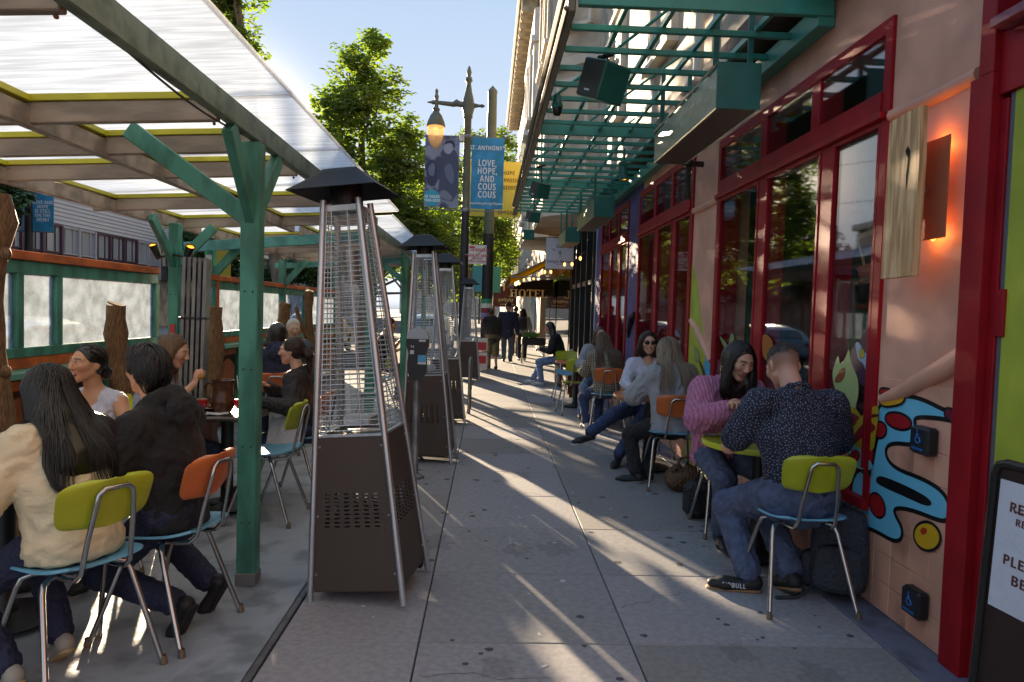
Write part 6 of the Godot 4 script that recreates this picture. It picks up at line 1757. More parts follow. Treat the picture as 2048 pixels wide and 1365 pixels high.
func build_tables_and_chairs():
	var L := "#b9c02a"; var O := "#d9763c"
	var A := deg_to_rad(1.0)
	# right side, near to far; turn 0 faces down the street
	school_chair("lime backed chair under the man in the dotted shirt", Vector3(1.725, 0, -3.73), 0.02, L)
	school_chair("orange backed chair under the woman in the pink sweater", Vector3(1.80, 0, -4.98), PI - 0.05, O)
	school_chair("orange backed chair under the woman with long grey blonde hair", Vector3(1.69, 0, -6.26), -0.02, O)
	school_chair("orange backed chair under the woman in sunglasses", Vector3(1.78, 0, -7.62), PI + 0.1, O)
	school_chair("orange backed chair under the woman in the checked shirt", Vector3(1.58, 0, -9.1), -0.05, O)
	school_chair("chair under the woman in sunglasses facing the checked shirt woman", Vector3(1.68, 0, -10.5), PI, O)
	school_chair("empty lime backed chair at the third orange table", Vector3(1.42, 0, -12.3), PI, L)
	school_chair("empty lime seated chair beside the checked shirt woman", Vector3(1.35, 0, -10.6), 0.1, L, "school chairs at the tables", "#b9c02a")
	round_table("lime edged round table between the pink sweater and dotted shirt", Vector3(1.78, 0, -4.44), 0.36, "#a9a92c", "#c3c832")
	round_table("orange round table between the two talking women", Vector3(1.64, 0, -6.93), 0.36, "#c8723f", "#cf7a4a")
	round_table("lime round table beyond the checked shirt woman", Vector3(1.62, 0, -9.8), 0.34, "#a9a92c", "#c3c832")
	round_table("far orange round table before the dark wooden bench", Vector3(1.46, 0, -11.4), 0.34, "#c8723f", "#cf7a4a")
	# left side
	school_chair("lime backed chair under the woman in the cream jacket", Vector3(-1.66, 0, -2.88), deg_to_rad(60), L, "school chairs in the parklet")
	school_chair("orange backed chair under the man in the black hoodie", Vector3(-1.47, 0, -3.3), deg_to_rad(79), O, "school chairs in the parklet")
	school_chair("empty lime backed chair behind the green post", Vector3(-1.56, 0, -5.07), deg_to_rad(88), L, "school chairs in the parklet")
	school_chair("orange backed chair under the woman in the dark jacket", Vector3(-1.5, 0, -5.68), deg_to_rad(88), O, "school chairs in the parklet")
	school_chair("lime backed chair under the smiling woman in white", Vector3(-2.22, 0, -4.1), deg_to_rad(200), L, "school chairs in the parklet")
	school_chair("chair under the blonde woman eating in the parklet", Vector3(-2.42, 0, -5.1), deg_to_rad(-92), L, "school chairs in the parklet")
	school_chair("chair under the diner with the pink collar", Vector3(-2.2, 0, -7.3), deg_to_rad(20), O, "school chairs in the parklet")
	school_chair("empty lime chair by the table in the far parklet", Vector3(-1.62, 0, -10.4), deg_to_rad(80), L, "school chairs in the parklet")
	for t in [["dark square table in front of the cream jacket", Vector3(-2.25, 0, -3.33), 0.62, 0.75], ["dark square table with the jug and red drinks", Vector3(-1.93, 0, -5.28), 0.62, 0.8], ["brown table before the diner with the pink collar", Vector3(-2.3, 0, -8.15), 0.9, 0.62], ["sunlit table of the far parklet", Vector3(-2.0, 0, -12.2), 0.7, 0.9]]:
		var o := thing("square_table", t[0], "table", t[1], 0.0, "tables in the parklet")
		bx("tabletop", Vector3(0, 0.735, 0), Vector3(t[2], 0.035, t[3]), mt("dark_top", Color("#54483e"), 0.16, {"tex": "mottle", "ts": 1.0}), o, 0.012)
		var m := MB.new()
		m.lathe([Vector2(0.0, 0.03), Vector2(0.22, 0.02), Vector2(0.23, 0.03), Vector2(0.06, 0.06), Vector2(0.045, 0.09), Vector2(0.045, 0.69), Vector2(0.12, 0.716)], 20)
		part("pedestal", m, mt("pedestal_black", Color.WHITE), o)
	# bench boxes further up
	for k in 2:
		var z: float = [-13.1, -14.6][k]
		var bnch := thing("wooden_bench", ["dark wooden box bench nearer the far orange table", "dark wooden box bench under the seated man in black"][k], "bench", Vector3(1.72, 0, z), 0.0, "wooden box benches")
		var wd := mt("bench_wood", Color("#5d3323"), 0.55, {"tex": "mottle", "ts": Vector3(0.6, 2, 2)})
		for j in 3: bx("slat", Vector3(-0.16 + j * 0.16, 0.455, 0), Vector3(0.15, 0.04, 1.1), wd, bnch, 0.006)
		for j in 3: bx("side_board", Vector3(-0.235, 0.12 + j * 0.125, 0), Vector3(0.025, 0.118, 1.06), wd, bnch, 0.004)
		for zz in [-0.535, 0.535]: bx("end_board", Vector3(0, 0.22, zz), Vector3(0.44, 0.43, 0.025), wd, bnch, 0.004)
	var pt := thing("plant_stand", "black topped stand with green herbs beside the walkers", "stand", Vector3(1.35, 0, -20.6))
	bx("tub", Vector3(0, 0.66, 0), Vector3(0.7, 0.22, 0.5), mt("tub_black", Color("#18181b"), 0.5), pt, 0.02)
	for sx in [-0.3, 0.3]:
		for sz in [-0.2, 0.2]:
			var m := MB.new(); m.tube([Vector3(sx, 0.56, sz), Vector3(sx * 1.1, 0, sz * 1.1)], 0.016, 6); part("leg", m, chrome(), pt)
	var rng := RandomNumberGenerator.new(); rng.seed = 4
	var m := MB.new()
	for k in 60:
		var p := Vector3(rng.randf_range(-0.3, 0.1), 0.76, rng.randf_range(-0.2, 0.2))
		var d := Vector3(rng.randfn() * 0.5, 1.0, rng.randfn() * 0.5).normalized() * rng.randf_range(0.08, 0.2)
		var s := d.cross(Vector3.RIGHT).normalized() * 0.03
		m.tri(p - s, p + s, p + d); m.tri(p + d * 0.4 - s.rotated(d.normalized(), 1.4) * 1.6, p + d * 0.4 + s.rotated(d.normalized(), 1.4) * 1.6, p + d * 1.1)
	part("herbs", m, mt("herb_green", Color("#4d7a2c"), 0.5, {"back": Color(0.3, 0.5, 0.1)}), pt)

func build_tableware():
	# the table of the parklet with jug and glasses
	var clear := mt("drink_glass", Color(0.3, 0.3, 0.3), 0.02, {"alpha": 0.05})
	var T := 0.7535
	var jug := thing("jug", "brown glazed jug with a handle on the dark parklet table", "jug", Vector3(-1.90, T, -5.1))
	var m := MB.new()
	m.lathe([Vector2(0.0, 0.0), Vector2(0.055, 0.0), Vector2(0.082, 0.05), Vector2(0.085, 0.09), Vector2(0.07, 0.13), Vector2(0.066, 0.17), Vector2(0.078, 0.235), Vector2(0.072, 0.235), Vector2(0.06, 0.17), Vector2(0.06, 0.13)], 24)
	part("body", m, mt("jug_glaze", Color("#5d3a2a"), 0.18, {"tex": "mottle", "ts": 4.0}), jug)
	m = MB.new(); m.tube([Vector3(-0.068, 0.2, 0), Vector3(-0.11, 0.215, 0), Vector3(-0.128, 0.18, 0), Vector3(-0.12, 0.12, 0), Vector3(-0.078, 0.08, 0)], 0.011, 8)
	part("handle", m, mt("jug_glaze", Color.WHITE), jug)
	for g in [[-2.01, -5.0, "red drink in a glass with a handle left of the jug", false], [-1.775, -5.08, "red drink with a straw right of the jug behind the post", true]]:
		var o := thing("drink_glass", g[2], "glass", Vector3(g[0], T, g[1]), 0.0, "red drinks on the parklet table")
		m = MB.new(); m.lathe([Vector2(0.0, 0.0), Vector2(0.034, 0.0), Vector2(0.022, 0.03), Vector2(0.038, 0.07), Vector2(0.04, 0.11), Vector2(0.033, 0.15), Vector2(0.037, 0.175)], 18); part("bowl", m, clear, o)
		m = MB.new(); m.lathe([Vector2(0.0, 0.035), Vector2(0.022, 0.036), Vector2(0.036, 0.07), Vector2(0.037, 0.1), Vector2(0.0, 0.1)], 18); part("drink", m, mt("red_drink", Color("#b5161c"), 0.15, {"back": Color(0.9, 0.1, 0.1)}), o)
		m = MB.new(); m.tube([Vector3(0.038, 0.13, 0), Vector3(0.068, 0.13, 0), Vector3(0.07, 0.09, 0), Vector3(0.04, 0.075, 0)], 0.006, 6); part("handle", m, clear, o)
		if g[3]:
			m = MB.new(); m.tube([Vector3(0.01, 0.05, 0), Vector3(-0.02, 0.27, 0.0)], 0.004, 6); part("straw", m, mt("straw", Color("#d8d8d4"), 0.4), o)
	var b := thing("water_bottle", "clear glass water bottle beside the left red drink", "bottle", Vector3(-2.14, T, -4.93))
	m = MB.new(); m.lathe([Vector2(0.0, 0.0), Vector2(0.042, 0.0), Vector2(0.045, 0.02), Vector2(0.045, 0.13), Vector2(0.02, 0.19), Vector2(0.018, 0.23), Vector2(0.02, 0.25)], 18); part("body", m, mt("bottle_glass", Color(0.4, 0.45, 0.5), 0.02, {"alpha": 0.08}), b)
	m = MB.new(); m.lathe([Vector2(0.0465, 0.04), Vector2(0.0465, 0.11)], 18); part("label", m, mt("bottle_label", Color("#8fa3c0"), 0.5), b)
	for p in [[-2.02, -5.25, 0.12, "brown plate in front of the blonde woman"], [-1.72, -5.45, 0.12, "brown plate in front of the dark jacket woman"], [-2.2, -3.6, 0.11, "plate on the near parklet table"]]:
		var o := thing("plate", p[3], "plate", Vector3(p[0], T, p[1]), 0.0, "plates on the parklet tables")
		m = MB.new(); m.lathe([Vector2(0.0, 0.006), Vector2(0.07, 0.006), Vector2(p[2], 0.02), Vector2(p[2] + 0.004, 0.017), Vector2(0.07, 0.0), Vector2(0.0, 0.0)], 24); part("dish", m, mt("plate_brown", Color("#6b4632"), 0.2), o)
		m = MB.new()
		for k in 7: m.ball(Vector3(0.04 * cos(k * 2.4) * (k % 3) * 0.6, 0.02, 0.04 * sin(k * 2.4) * (k % 3) * 0.6), Vector3(0.022, 0.014, 0.02), 7)
		part("food", m, mt("food", Color("#b98a3c"), 0.5, {"tex": "mottle", "ts": 12.0}), o)
	# paper menus and napkins
	for s in [[1.83, -4.42, 0.3, 0.2, "white paper sheets on the lime edged table", 0.5], [1.52, -4.62, 0.1, 0.09, "crumpled napkin on the lime edged table", 0.9], [-2.34, -2.95, 0.28, 0.2, "white paper menu beside the cream jacket", 0.2], [-1.9, -5.0, 0.15, 0.12, "paper napkin before the jug", 0.3]]:
		m = MB.new()
		var rows := []
		for j in 5:
			var r := []
			for i in 6: r.append(Vector3((i / 5.0 - 0.5) * s[2], 0.004 + 0.004 * sin(i * 1.7 + j * 2.1) + 0.001, -(j / 4.0 - 0.5) * s[3]))
			rows.append(r)
		m.shell(rows, 0.001)
		var o := solo("paper_sheet", m, mt("paper", Color("#d6d7d8"), 0.6), s[4], "paper")
		o.position = Vector3(s[0], 0.756, s[1]); o.rotation.y = s[5]
	var ph := thing("phone", "pinkish phone case lying on the orange table", "phone", Vector3(1.56, 0.756, -6.75), 0.4)
	bx("case", Vector3(0, 0.006, 0), Vector3(0.08, 0.012, 0.16), mt("phone_case", Color("#8c4a44"), 0.4), ph, 0.005)
	bx("screen", Vector3(0, 0.0125, 0), Vector3(0.07, 0.002, 0.15), mt("screen_dark", Color("#22242a"), 0.1), ph, 0.0)
	# bags on the ground
	var bag := thing("brown_handbag", "slouchy brown leather handbag under the grey blonde woman's chair", "handbag", Vector3(1.78, 0, -6.1), 0.3)
	m = MB.new()
	var rng := RandomNumberGenerator.new(); rng.seed = 9
	var rows := []
	for j in 9:
		var r := []
		for i in 21:
			var a := TAU * i / 20.0
			var f := j / 8.0
			var rr := 0.17 * pow(sin(clampf(f * 0.9 + 0.08, 0, 1) * PI), 0.55) * (1.0 + 0.1 * sin(a * 5 + j))
			r.append(Vector3(rr * 1.15 * cos(a), 0.22 * f * (1.0 + 0.1 * sin(a * 3)), -rr * 0.75 * sin(a)))
		rows.append(r)
	m.grid(rows)
	part("body", m, mt("brown_leather", Color("#6a4a2e"), 0.45, {"bump": "folds", "bs": 1.4, "ts": 5.0, "tex": "mottle"}), bag)
	m = MB.new(); m.tube([Vector3(-0.12, 0.18, 0.02), Vector3(-0.08, 0.3, 0.05), Vector3(0.06, 0.31, 0.05), Vector3(0.12, 0.17, 0.02)], 0.012, 7); part("handle", m, mt("brown_leather", Color.WHITE), bag)
	backpack("charcoal backpack leaning on the wall behind the lime chair", Vector3(1.99, 0, -3.78), -0.5, Color("#34363e"), 1.08)
	var bk := thing("black_bag", "black bag on the ground under the pink sweater woman's chair", "bag", Vector3(1.72, 0, -5.3), 0.2)
	m = MB.new(); m.box(Vector3(0, 0.14, 0), Vector3(0.34, 0.28, 0.2), Basis.IDENTITY, 0.05); part("body", m, mt("nylon_black", Color("#17181b"), 0.7, {"bump": "folds", "bs": 1.0, "ts": 4.0}), bk)
	m = MB.new(); m.tube([Vector3(-0.1, 0.27, 0), Vector3(-0.06, 0.36, 0), Vector3(0.06, 0.36, 0), Vector3(0.1, 0.27, 0)], 0.01, 6); part("handle", m, mt("nylon_black", Color.WHITE), bk)
	bk = thing("dark_bottle", "dark square bin bag holder beside the brown handbag", "container", Vector3(2.0, 0, -5.85))
	m = MB.new(); m.lathe([Vector2(0, 0), Vector2(0.075, 0), Vector2(0.085, 0.22), Vector2(0.08, 0.23), Vector2(0, 0.23)], 4, Transform3D(Basis(Vector3.UP, 0.6), Vector3.ZERO)); part("body", m, mt("nylon_black", Color.WHITE), bk)

func backpack(label: String, at: Vector3, turn: float, col: Color, s: float):
	var b := thing("backpack", label, "backpack", at, turn)
	var fab := mt("pack_fabric", col, 0.8, {"bump": "folds", "bs": 0.8, "ts": 4.0})
	var lean := Basis(Vector3.RIGHT, -0.12)
	var sil := func(w: float, h: float, d: float, y0: float, z0: float):
		var rows := []
		for j in 11:
			var f := j / 10.0
			var r := []
			for i in 25:
				var a := TAU * i / 24.0
				var ca := cos(a); var sa := sin(a)
				var k := pow(pow(abs(ca), 3.5) + pow(abs(sa), 3.5), -1 / 3.5)
				var sh := pow(1.0 - pow(abs(f * 2.0 - 1.0), 4.0), 0.3)
				r.append(lean * (Vector3(w * k * ca * sh * (1.0 - 0.15 * f), y0 + h * f, z0 - d * k * sa * sh) * s))
			rows.append(r)
		return rows
	var m := MB.new(); m.grid(sil.call(0.15, 0.48, 0.085, 0.01, 0.0)); part("main_compartment", m, fab, b)
	m = MB.new(); m.grid(sil.call(0.125, 0.26, 0.04, 0.03, 0.09)); part("front_pocket", m, fab, b)
	m = MB.new(); m.grid(sil.call(0.05, 0.2, 0.05, 0.03, 0.0).map(func(r): return r.map(func(p): return p + Vector3(-0.15, 0, 0)))); part("side_pocket", m, fab, b)
	for sx in [-1, 1]:
		m = MB.new(); m.tube([lean * Vector3(sx * 0.06, 0.46, -0.08), lean * Vector3(sx * 0.09, 0.42, -0.14), lean * Vector3(sx * 0.11, 0.25, -0.15), lean * Vector3(sx * 0.1, 0.06, -0.09)], 0.018, 7); part("shoulder_strap", m, fab, b)
	m = MB.new(); m.tube([lean * Vector3(-0.04, 0.475, -0.05), lean * Vector3(-0.03, 0.52, -0.06), lean * Vector3(0.03, 0.52, -0.06), lean * Vector3(0.04, 0.475, -0.05)], 0.009, 6); part("grab_handle", m, fab, b)
	m = MB.new(); m.tube([lean * Vector3(-0.12, 0.35, 0.075), lean * Vector3(-0.06, 0.41, 0.078), lean * Vector3(0.06, 0.41, 0.078), lean * Vector3(0.12, 0.35, 0.075)], 0.004, 5); part("zip", m, mt("zip", Color("#4b4b50"), 0.4, {"metal": 0.4}), b)
	m = MB.new(); m.tube([lean * Vector3(-0.11, 0.06, 0.02), Vector3(-0.2, 0.01, 0.14), Vector3(-0.3, 0.008, 0.2)], 0.011, 6); part("loose_strap", m, fab, b)
	return b
# ---------------------------------------------------------------- people: distance fields meshed as surface nets
# a field part: tapered capsule a-b in the space of inv (distances there times sc), joined with softness k; cut takes it away
class FP:
	var inv := Transform3D.IDENTITY
	var a := Vector3.ZERO
	var ba := Vector3.ZERO
	var bb := 1e-9
	var ra := 0.1
	var rb := 0.1
	var sc := 1.0
	var k := 0.02
	var cut := false
	var lo := Vector3.ZERO
	var hi := Vector3.ZERO
	func d(p: Vector3) -> float:
		var q := inv * p - a
		var t := clampf(q.dot(ba) / bb, 0.0, 1.0)
		return ((q - ba * t).length() - lerpf(ra, rb, t)) * sc

static func cap(a: Vector3, b: Vector3, ra: float, rb: float, k := 0.02, cut := false) -> FP:
	var f := FP.new()
	f.a = a; f.ba = b - a; f.bb = maxf(f.ba.length_squared(), 1e-9); f.ra = ra; f.rb = rb; f.k = k; f.cut = cut
	var m := maxf(ra, rb)
	f.lo = a.min(b) - Vector3.ONE * m; f.hi = a.max(b) + Vector3.ONE * m
	return f

# the same squashed by scale s along the axes of bs about a
static func ecap(a: Vector3, b: Vector3, ra: float, rb: float, bs: Basis, s: Vector3, k := 0.03, cut := false) -> FP:
	var f := cap(a, b, ra, rb, k, cut)
	var xf := Transform3D(bs * Basis.from_scale(s), a)
	f.inv = xf.affine_inverse()
	f.a = Vector3.ZERO; f.ba = f.inv * b; f.bb = maxf(f.ba.length_squared(), 1e-9)
	f.sc = minf(s.x, minf(s.y, s.z))
	var m := maxf(ra, rb) * maxf(s.x, maxf(s.y, s.z))
	f.lo = a.min(b) - Vector3.ONE * m; f.hi = a.max(b) + Vector3.ONE * m
	return f

static func ell(c: Vector3, r: Vector3, bs := Basis.IDENTITY, k := 0.012, cut := false) -> FP:
	return ecap(c, c, 1.0, 1.0, bs, r, k, cut)

static func blend(x: float, y: float, k: float) -> float:
	var h := maxf(k - absf(x - y), 0.0) / k
	return minf(x, y) - h * h * k * 0.25

static func field_at(ps: Array, p: Vector3) -> float:
	var x := 1e3
	for f: FP in ps:
		if f.cut: x = -blend(-x, f.d(p), f.k)
		else: x = blend(x, f.d(p), f.k)
	return x

# adds the surface of the field to the arrays v, n, ix
static func nets(ps: Array, cell: float, v: PackedVector3Array, ix: PackedInt32Array):
	var lo := Vector3.ONE * 1e3
	var hi := -lo
	for f: FP in ps:
		if f.cut: continue
		lo = lo.min(f.lo); hi = hi.max(f.hi)
	lo -= Vector3.ONE * cell * 2.5; hi += Vector3.ONE * cell * 2.5
	var nx := int((hi.x - lo.x) / cell) + 1
	var ny := int((hi.y - lo.y) / cell) + 1
	var nz := int((hi.z - lo.z) / cell) + 1
	var g := PackedFloat32Array()
	g.resize(nx * ny * nz)
	g.fill(1e3)
	for f: FP in ps:
		var mar := Vector3.ONE * (cell * 2.2 + f.k)
		var i0 := ((f.lo - mar - lo) / cell).floor().max(Vector3.ZERO)
		var i1 := ((f.hi + mar - lo) / cell).ceil().min(Vector3(nx - 1, ny - 1, nz - 1))
		var inv := f.inv
		var a := f.a; var ba := f.ba; var bb := f.bb; var ra := f.ra; var rd := f.rb - f.ra; var sc := f.sc; var k := f.k; var cut := f.cut
		for z in range(int(i0.z), int(i1.z) + 1):
			for y in range(int(i0.y), int(i1.y) + 1):
				var at := (z * ny + y) * nx + int(i0.x)
				var p := lo + Vector3(i0.x, y, z) * cell
				var q := inv * p - a
				var st := inv.basis.x * cell
				for x in range(int(i0.x), int(i1.x) + 1):
					var t := clampf(q.dot(ba) / bb, 0.0, 1.0)
					var d := ((q - ba * t).length() - ra - rd * t) * sc
					var o := g[at]
					if cut:
						var h := maxf(k - absf(o + d), 0.0) / k
						g[at] = maxf(o, -d) + h * h * k * 0.25
					elif d < o + k:
						var h := maxf(k - absf(o - d), 0.0) / k
						g[at] = minf(o, d) - h * h * k * 0.25
					at += 1
					q += st
	var id := {}
	var sx := 1; var sy := nx; var sz := nx * ny
	var lim := cell * 1.9
	for z in nz - 1:
		for y in ny - 1:
			var at := (z * ny + y) * nx
			for x in nx - 1:
				var d0 := g[at]
				if absf(d0) > lim:
					at += 1
					continue
				var d1 := g[at + 1]; var d2 := g[at + sy]; var d3 := g[at + sy + 1]
				var d4 := g[at + sz]; var d5 := g[at + sz + 1]; var d6 := g[at + sz + sy]; var d7 := g[at + sz + sy + 1]
				var neg := int(d0 < 0) + int(d1 < 0) + int(d2 < 0) + int(d3 < 0) + int(d4 < 0) + int(d5 < 0) + int(d6 < 0) + int(d7 < 0)
				if neg > 0 and neg < 8:
					var s := Vector3.ZERO
					var c := 0
					if (d0 < 0) != (d1 < 0): s += Vector3(d0 / (d0 - d1), 0, 0); c += 1
					if (d2 < 0) != (d3 < 0): s += Vector3(d2 / (d2 - d3), 1, 0); c += 1
					if (d4 < 0) != (d5 < 0): s += Vector3(d4 / (d4 - d5), 0, 1); c += 1
					if (d6 < 0) != (d7 < 0): s += Vector3(d6 / (d6 - d7), 1, 1); c += 1
					if (d0 < 0) != (d2 < 0): s += Vector3(0, d0 / (d0 - d2), 0); c += 1
					if (d1 < 0) != (d3 < 0): s += Vector3(1, d1 / (d1 - d3), 0); c += 1
					if (d4 < 0) != (d6 < 0): s += Vector3(0, d4 / (d4 - d6), 1); c += 1
					if (d5 < 0) != (d7 < 0): s += Vector3(1, d5 / (d5 - d7), 1); c += 1
					if (d0 < 0) != (d4 < 0): s += Vector3(0, 0, d0 / (d0 - d4)); c += 1
					if (d1 < 0) != (d5 < 0): s += Vector3(1, 0, d1 / (d1 - d5)); c += 1
					if (d2 < 0) != (d6 < 0): s += Vector3(0, 1, d2 / (d2 - d6)); c += 1
					if (d3 < 0) != (d7 < 0): s += Vector3(1, 1, d3 / (d3 - d7)); c += 1
					id[at] = v.size()
					v.append(lo + (Vector3(x, y, z) + s / c) * cell)
				at += 1
	for at: int in id:
		var i: int = id[at]
		var d0 := g[at]
		for e in 3:
			var st: int = sx if e == 0 else sy if e == 1 else sz
			var u: int = sy if e == 0 else sz if e == 1 else sx
			var w: int = sz if e == 0 else sx if e == 1 else sy
			var d1 := g[at + st]
			if (d0 < 0) == (d1 < 0): continue
			var b = id.get(at - u); var c = id.get(at - u - w); var d = id.get(at - w)
			if b == null or c == null or d == null: continue
			if d0 < 0: ix.append_array([i, c, b, i, d, c])
			else: ix.append_array([i, b, c, i, c, d])

static func normals(v: PackedVector3Array, ix: PackedInt32Array) -> PackedVector3Array:
	var n := PackedVector3Array()
	n.resize(v.size())
	for t in range(0, ix.size(), 3):
		var a := ix[t]; var b := ix[t + 1]; var c := ix[t + 2]
		var q := (v[c] - v[a]).cross(v[b] - v[a])
		n[a] += q; n[b] += q; n[c] += q
	for i in n.size(): n[i] = n[i].normalized()
	return n

# runs on a worker: fields -> arrays
func work(at: int):
	var j: Dictionary = jobs[at]
	var v := PackedVector3Array()
	var ix := PackedInt32Array()
	var col := PackedColorArray()
	for s in j.sets:
		var from := v.size()
		nets(s.ps, s.cell, v, ix)
		for i in range(from, v.size()):
			var c: Color = s.col
			if s.has("head"):
				var q: Vector3 = s.head * v[i]
				var ax := absf(q.x)
				if s.get("buzz", false) and q.z > -0.035 and q.y > -0.06 and ax < 0.077:
					c = c.lerp(s.brow, clampf((q.y + 0.06) * 8.0, 0.0, 0.7))
				if q.z < -0.06:
					if ax < 0.024 and q.y < -0.054 and q.y > -0.079: c = c.lerp(s.lip, 0.75)
					elif ax > 0.011 and ax < 0.05 and q.y > 0.027 - ax * 0.08 and q.y < 0.037 - ax * 0.08: c = c.lerp(s.brow, 0.8)
					elif ax > 0.017 and ax < 0.047 and q.y > 0.011 and q.y < 0.0155: c = c.lerp(s.brow, 0.6)
					elif ax > 0.025 and q.y < 0.0 and q.y > -0.05: c = c.lerp(s.lip, 0.16)
			if s.has("sole") and v[i].y < s.sole: c = s.solec
			col.append(c)
	if j.has("noise"):
		var nn := normals(v, ix)
		var f := FastNoiseLite.new()
		f.noise_type = FastNoiseLite.TYPE_SIMPLEX_SMOOTH
		f.seed = j.noise[2]
		f.frequency = 1.0
		f.fractal_octaves = 2
		var fr: Vector3 = j.noise[0]
		for i in v.size():
			var q := v[i] * fr
			v[i] += nn[i] * (0.4 - absf(f.get_noise_3dv(q + nn[i] * 0.6))) * j.noise[1]
	var n := normals(v, ix)
	if j.has("locks"):
		var L: Dictionary = j.locks
		var rng := RandomNumberGenerator.new()
		rng.seed = 77 + at
		var mb := MB.new()
		mb.colored = true
		for k in L.n:
			var th := rng.randf() * TAU
			var ph := acos(rng.randf_range(-0.35, 1.0))
			var d := Vector3(sin(ph) * cos(th), cos(ph), sin(ph) * sin(th))
			if d.z < L.get("front", -0.7) and d.y < 0.7: continue
			var p: Vector3 = L.c + L.bs * (d * Vector3(0.084, 0.092, 0.102) + Vector3(0, 0.034, 0.014))
			var up: Vector3 = L.bs.y
			var part_side: float = signf(d.x + 0.15)
			var dir: Vector3 = (L.bs * Vector3(d.x * 1.2 + part_side * 0.25, -0.25, absf(d.z) * 0.6 + 0.35)).normalized() if not L.get("up", false) else (L.bs * Vector3(d.x * 0.4, 0.1, -0.6 + d.z)).normalized()
			var pts := []
			var rad := []
			var len: float = L.len * rng.randf_range(0.7, 1.05)
			var steps: int = L.get("steps", 10)
			var st := len / steps
			var hit := false
			var w := rng.randf_range(0.7, 1.3)
			for q in steps + 1:
				var f := field_at(j.sets[0].ps, p)
				var e := 0.004
				var gr := Vector3(field_at(j.sets[0].ps, p + Vector3(e, 0, 0)) - f, field_at(j.sets[0].ps, p + Vector3(0, e, 0)) - f, field_at(j.sets[0].ps, p + Vector3(0, 0, e)) - f).normalized()
				var want: float = L.get("lift", 0.002) + 0.003 * sin(w * 9 + q * 0.8)
				if f < want or (f < 0.05 and not hit): p += gr * (want - f)
				if L.has("avoid") and q > 2:
					for it in 2:
						var f2 := field_at(L.avoid, p)
						var need: float = 0.008 + 0.012 * fmod(w * 37.0, 1.0)
						if f2 < need:
							hit = true
							var g2 := Vector3(field_at(L.avoid, p + Vector3(e, 0, 0)) - f2, field_at(L.avoid, p + Vector3(0, e, 0)) - f2, field_at(L.avoid, p + Vector3(0, 0, e)) - f2).normalized()
							p += g2 * (need - f2)
				pts.append(p)
				rad.append(L.r * w * (1.0 - 0.75 * pow(q / float(steps), 2.0)) * (0.6 if q == 0 else 1.0))
				if L.has("to"): dir = (dir + ((L.to as Vector3) - p).normalized() * 0.55).normalized()
				else: dir = (dir + Vector3(rng.randf_range(-0.12, 0.12) * L.get("wild", 1.0), -L.get("fall", 0.4), rng.randf_range(-0.12, 0.12) * L.get("wild", 1.0))).normalized()
				dir = (dir - gr * dir.dot(gr) * 0.8).normalized()
				p += dir * st
				if L.has("to") and p.distance_to(L.to) < 0.03: break
			if pts.size() < 3: continue
			var b := rng.randf_range(0.55, 1.7)
			mb.col = Color(j.sets[0].col.r * b, j.sets[0].col.g * b, j.sets[0].col.b * b)
			mb.tube(pts, rad, 4, false)
		var base := v.size()
		v.append_array(mb.v); n.append_array(mb.n); col.append_array(mb.c)
		for q in mb.ix: ix.append(q + base)
	j.out = [v, n, col, ix]

func run_jobs():
	var id := WorkerThreadPool.add_group_task(work, jobs.size(), 4, true)
	WorkerThreadPool.wait_for_group_task_completion(id)
	for j in jobs:
		if not j.has("out") or j.out[3].is_empty():
			push_error("empty job " + String(j.node.name))
			continue
		var a := []
		a.resize(Mesh.ARRAY_MAX)
		a[Mesh.ARRAY_VERTEX] = j.out[0]; a[Mesh.ARRAY_NORMAL] = j.out[1]; a[Mesh.ARRAY_INDEX] = j.out[3]
		if j.get("vc", false): a[Mesh.ARRAY_COLOR] = j.out[2]
		var m := ArrayMesh.new()
		m.add_surface_from_arrays(Mesh.PRIMITIVE_TRIANGLES, a)
		j.node.mesh = m

func later(called: String, mat: Material, parent: Node, job: Dictionary) -> MeshInstance3D:
	var o := MeshInstance3D.new()
	o.name = called
	o.material_override = mat
	parent.add_child(o, true)
	job.node = o
	jobs.append(job)
	return o

func bend_limb(a: Vector3, to: Vector3, l1: float, l2: float, pole: Vector3) -> Array:
	var d := to - a
	var L := clampf(d.length(), absf(l1 - l2) + 0.02, (l1 + l2) * 0.995)
	d = d.normalized()
	var x := (l1 * l1 - l2 * l2 + L * L) / (2.0 * L)
	var h := sqrt(maxf(l1 * l1 - x * x, 0.0))
	var pp := (pole - d * pole.dot(d)).normalized()
	return [a + d * x + pp * h, a + d * L]

func lin(c: String) -> Color: return Color(c).srgb_to_linear()

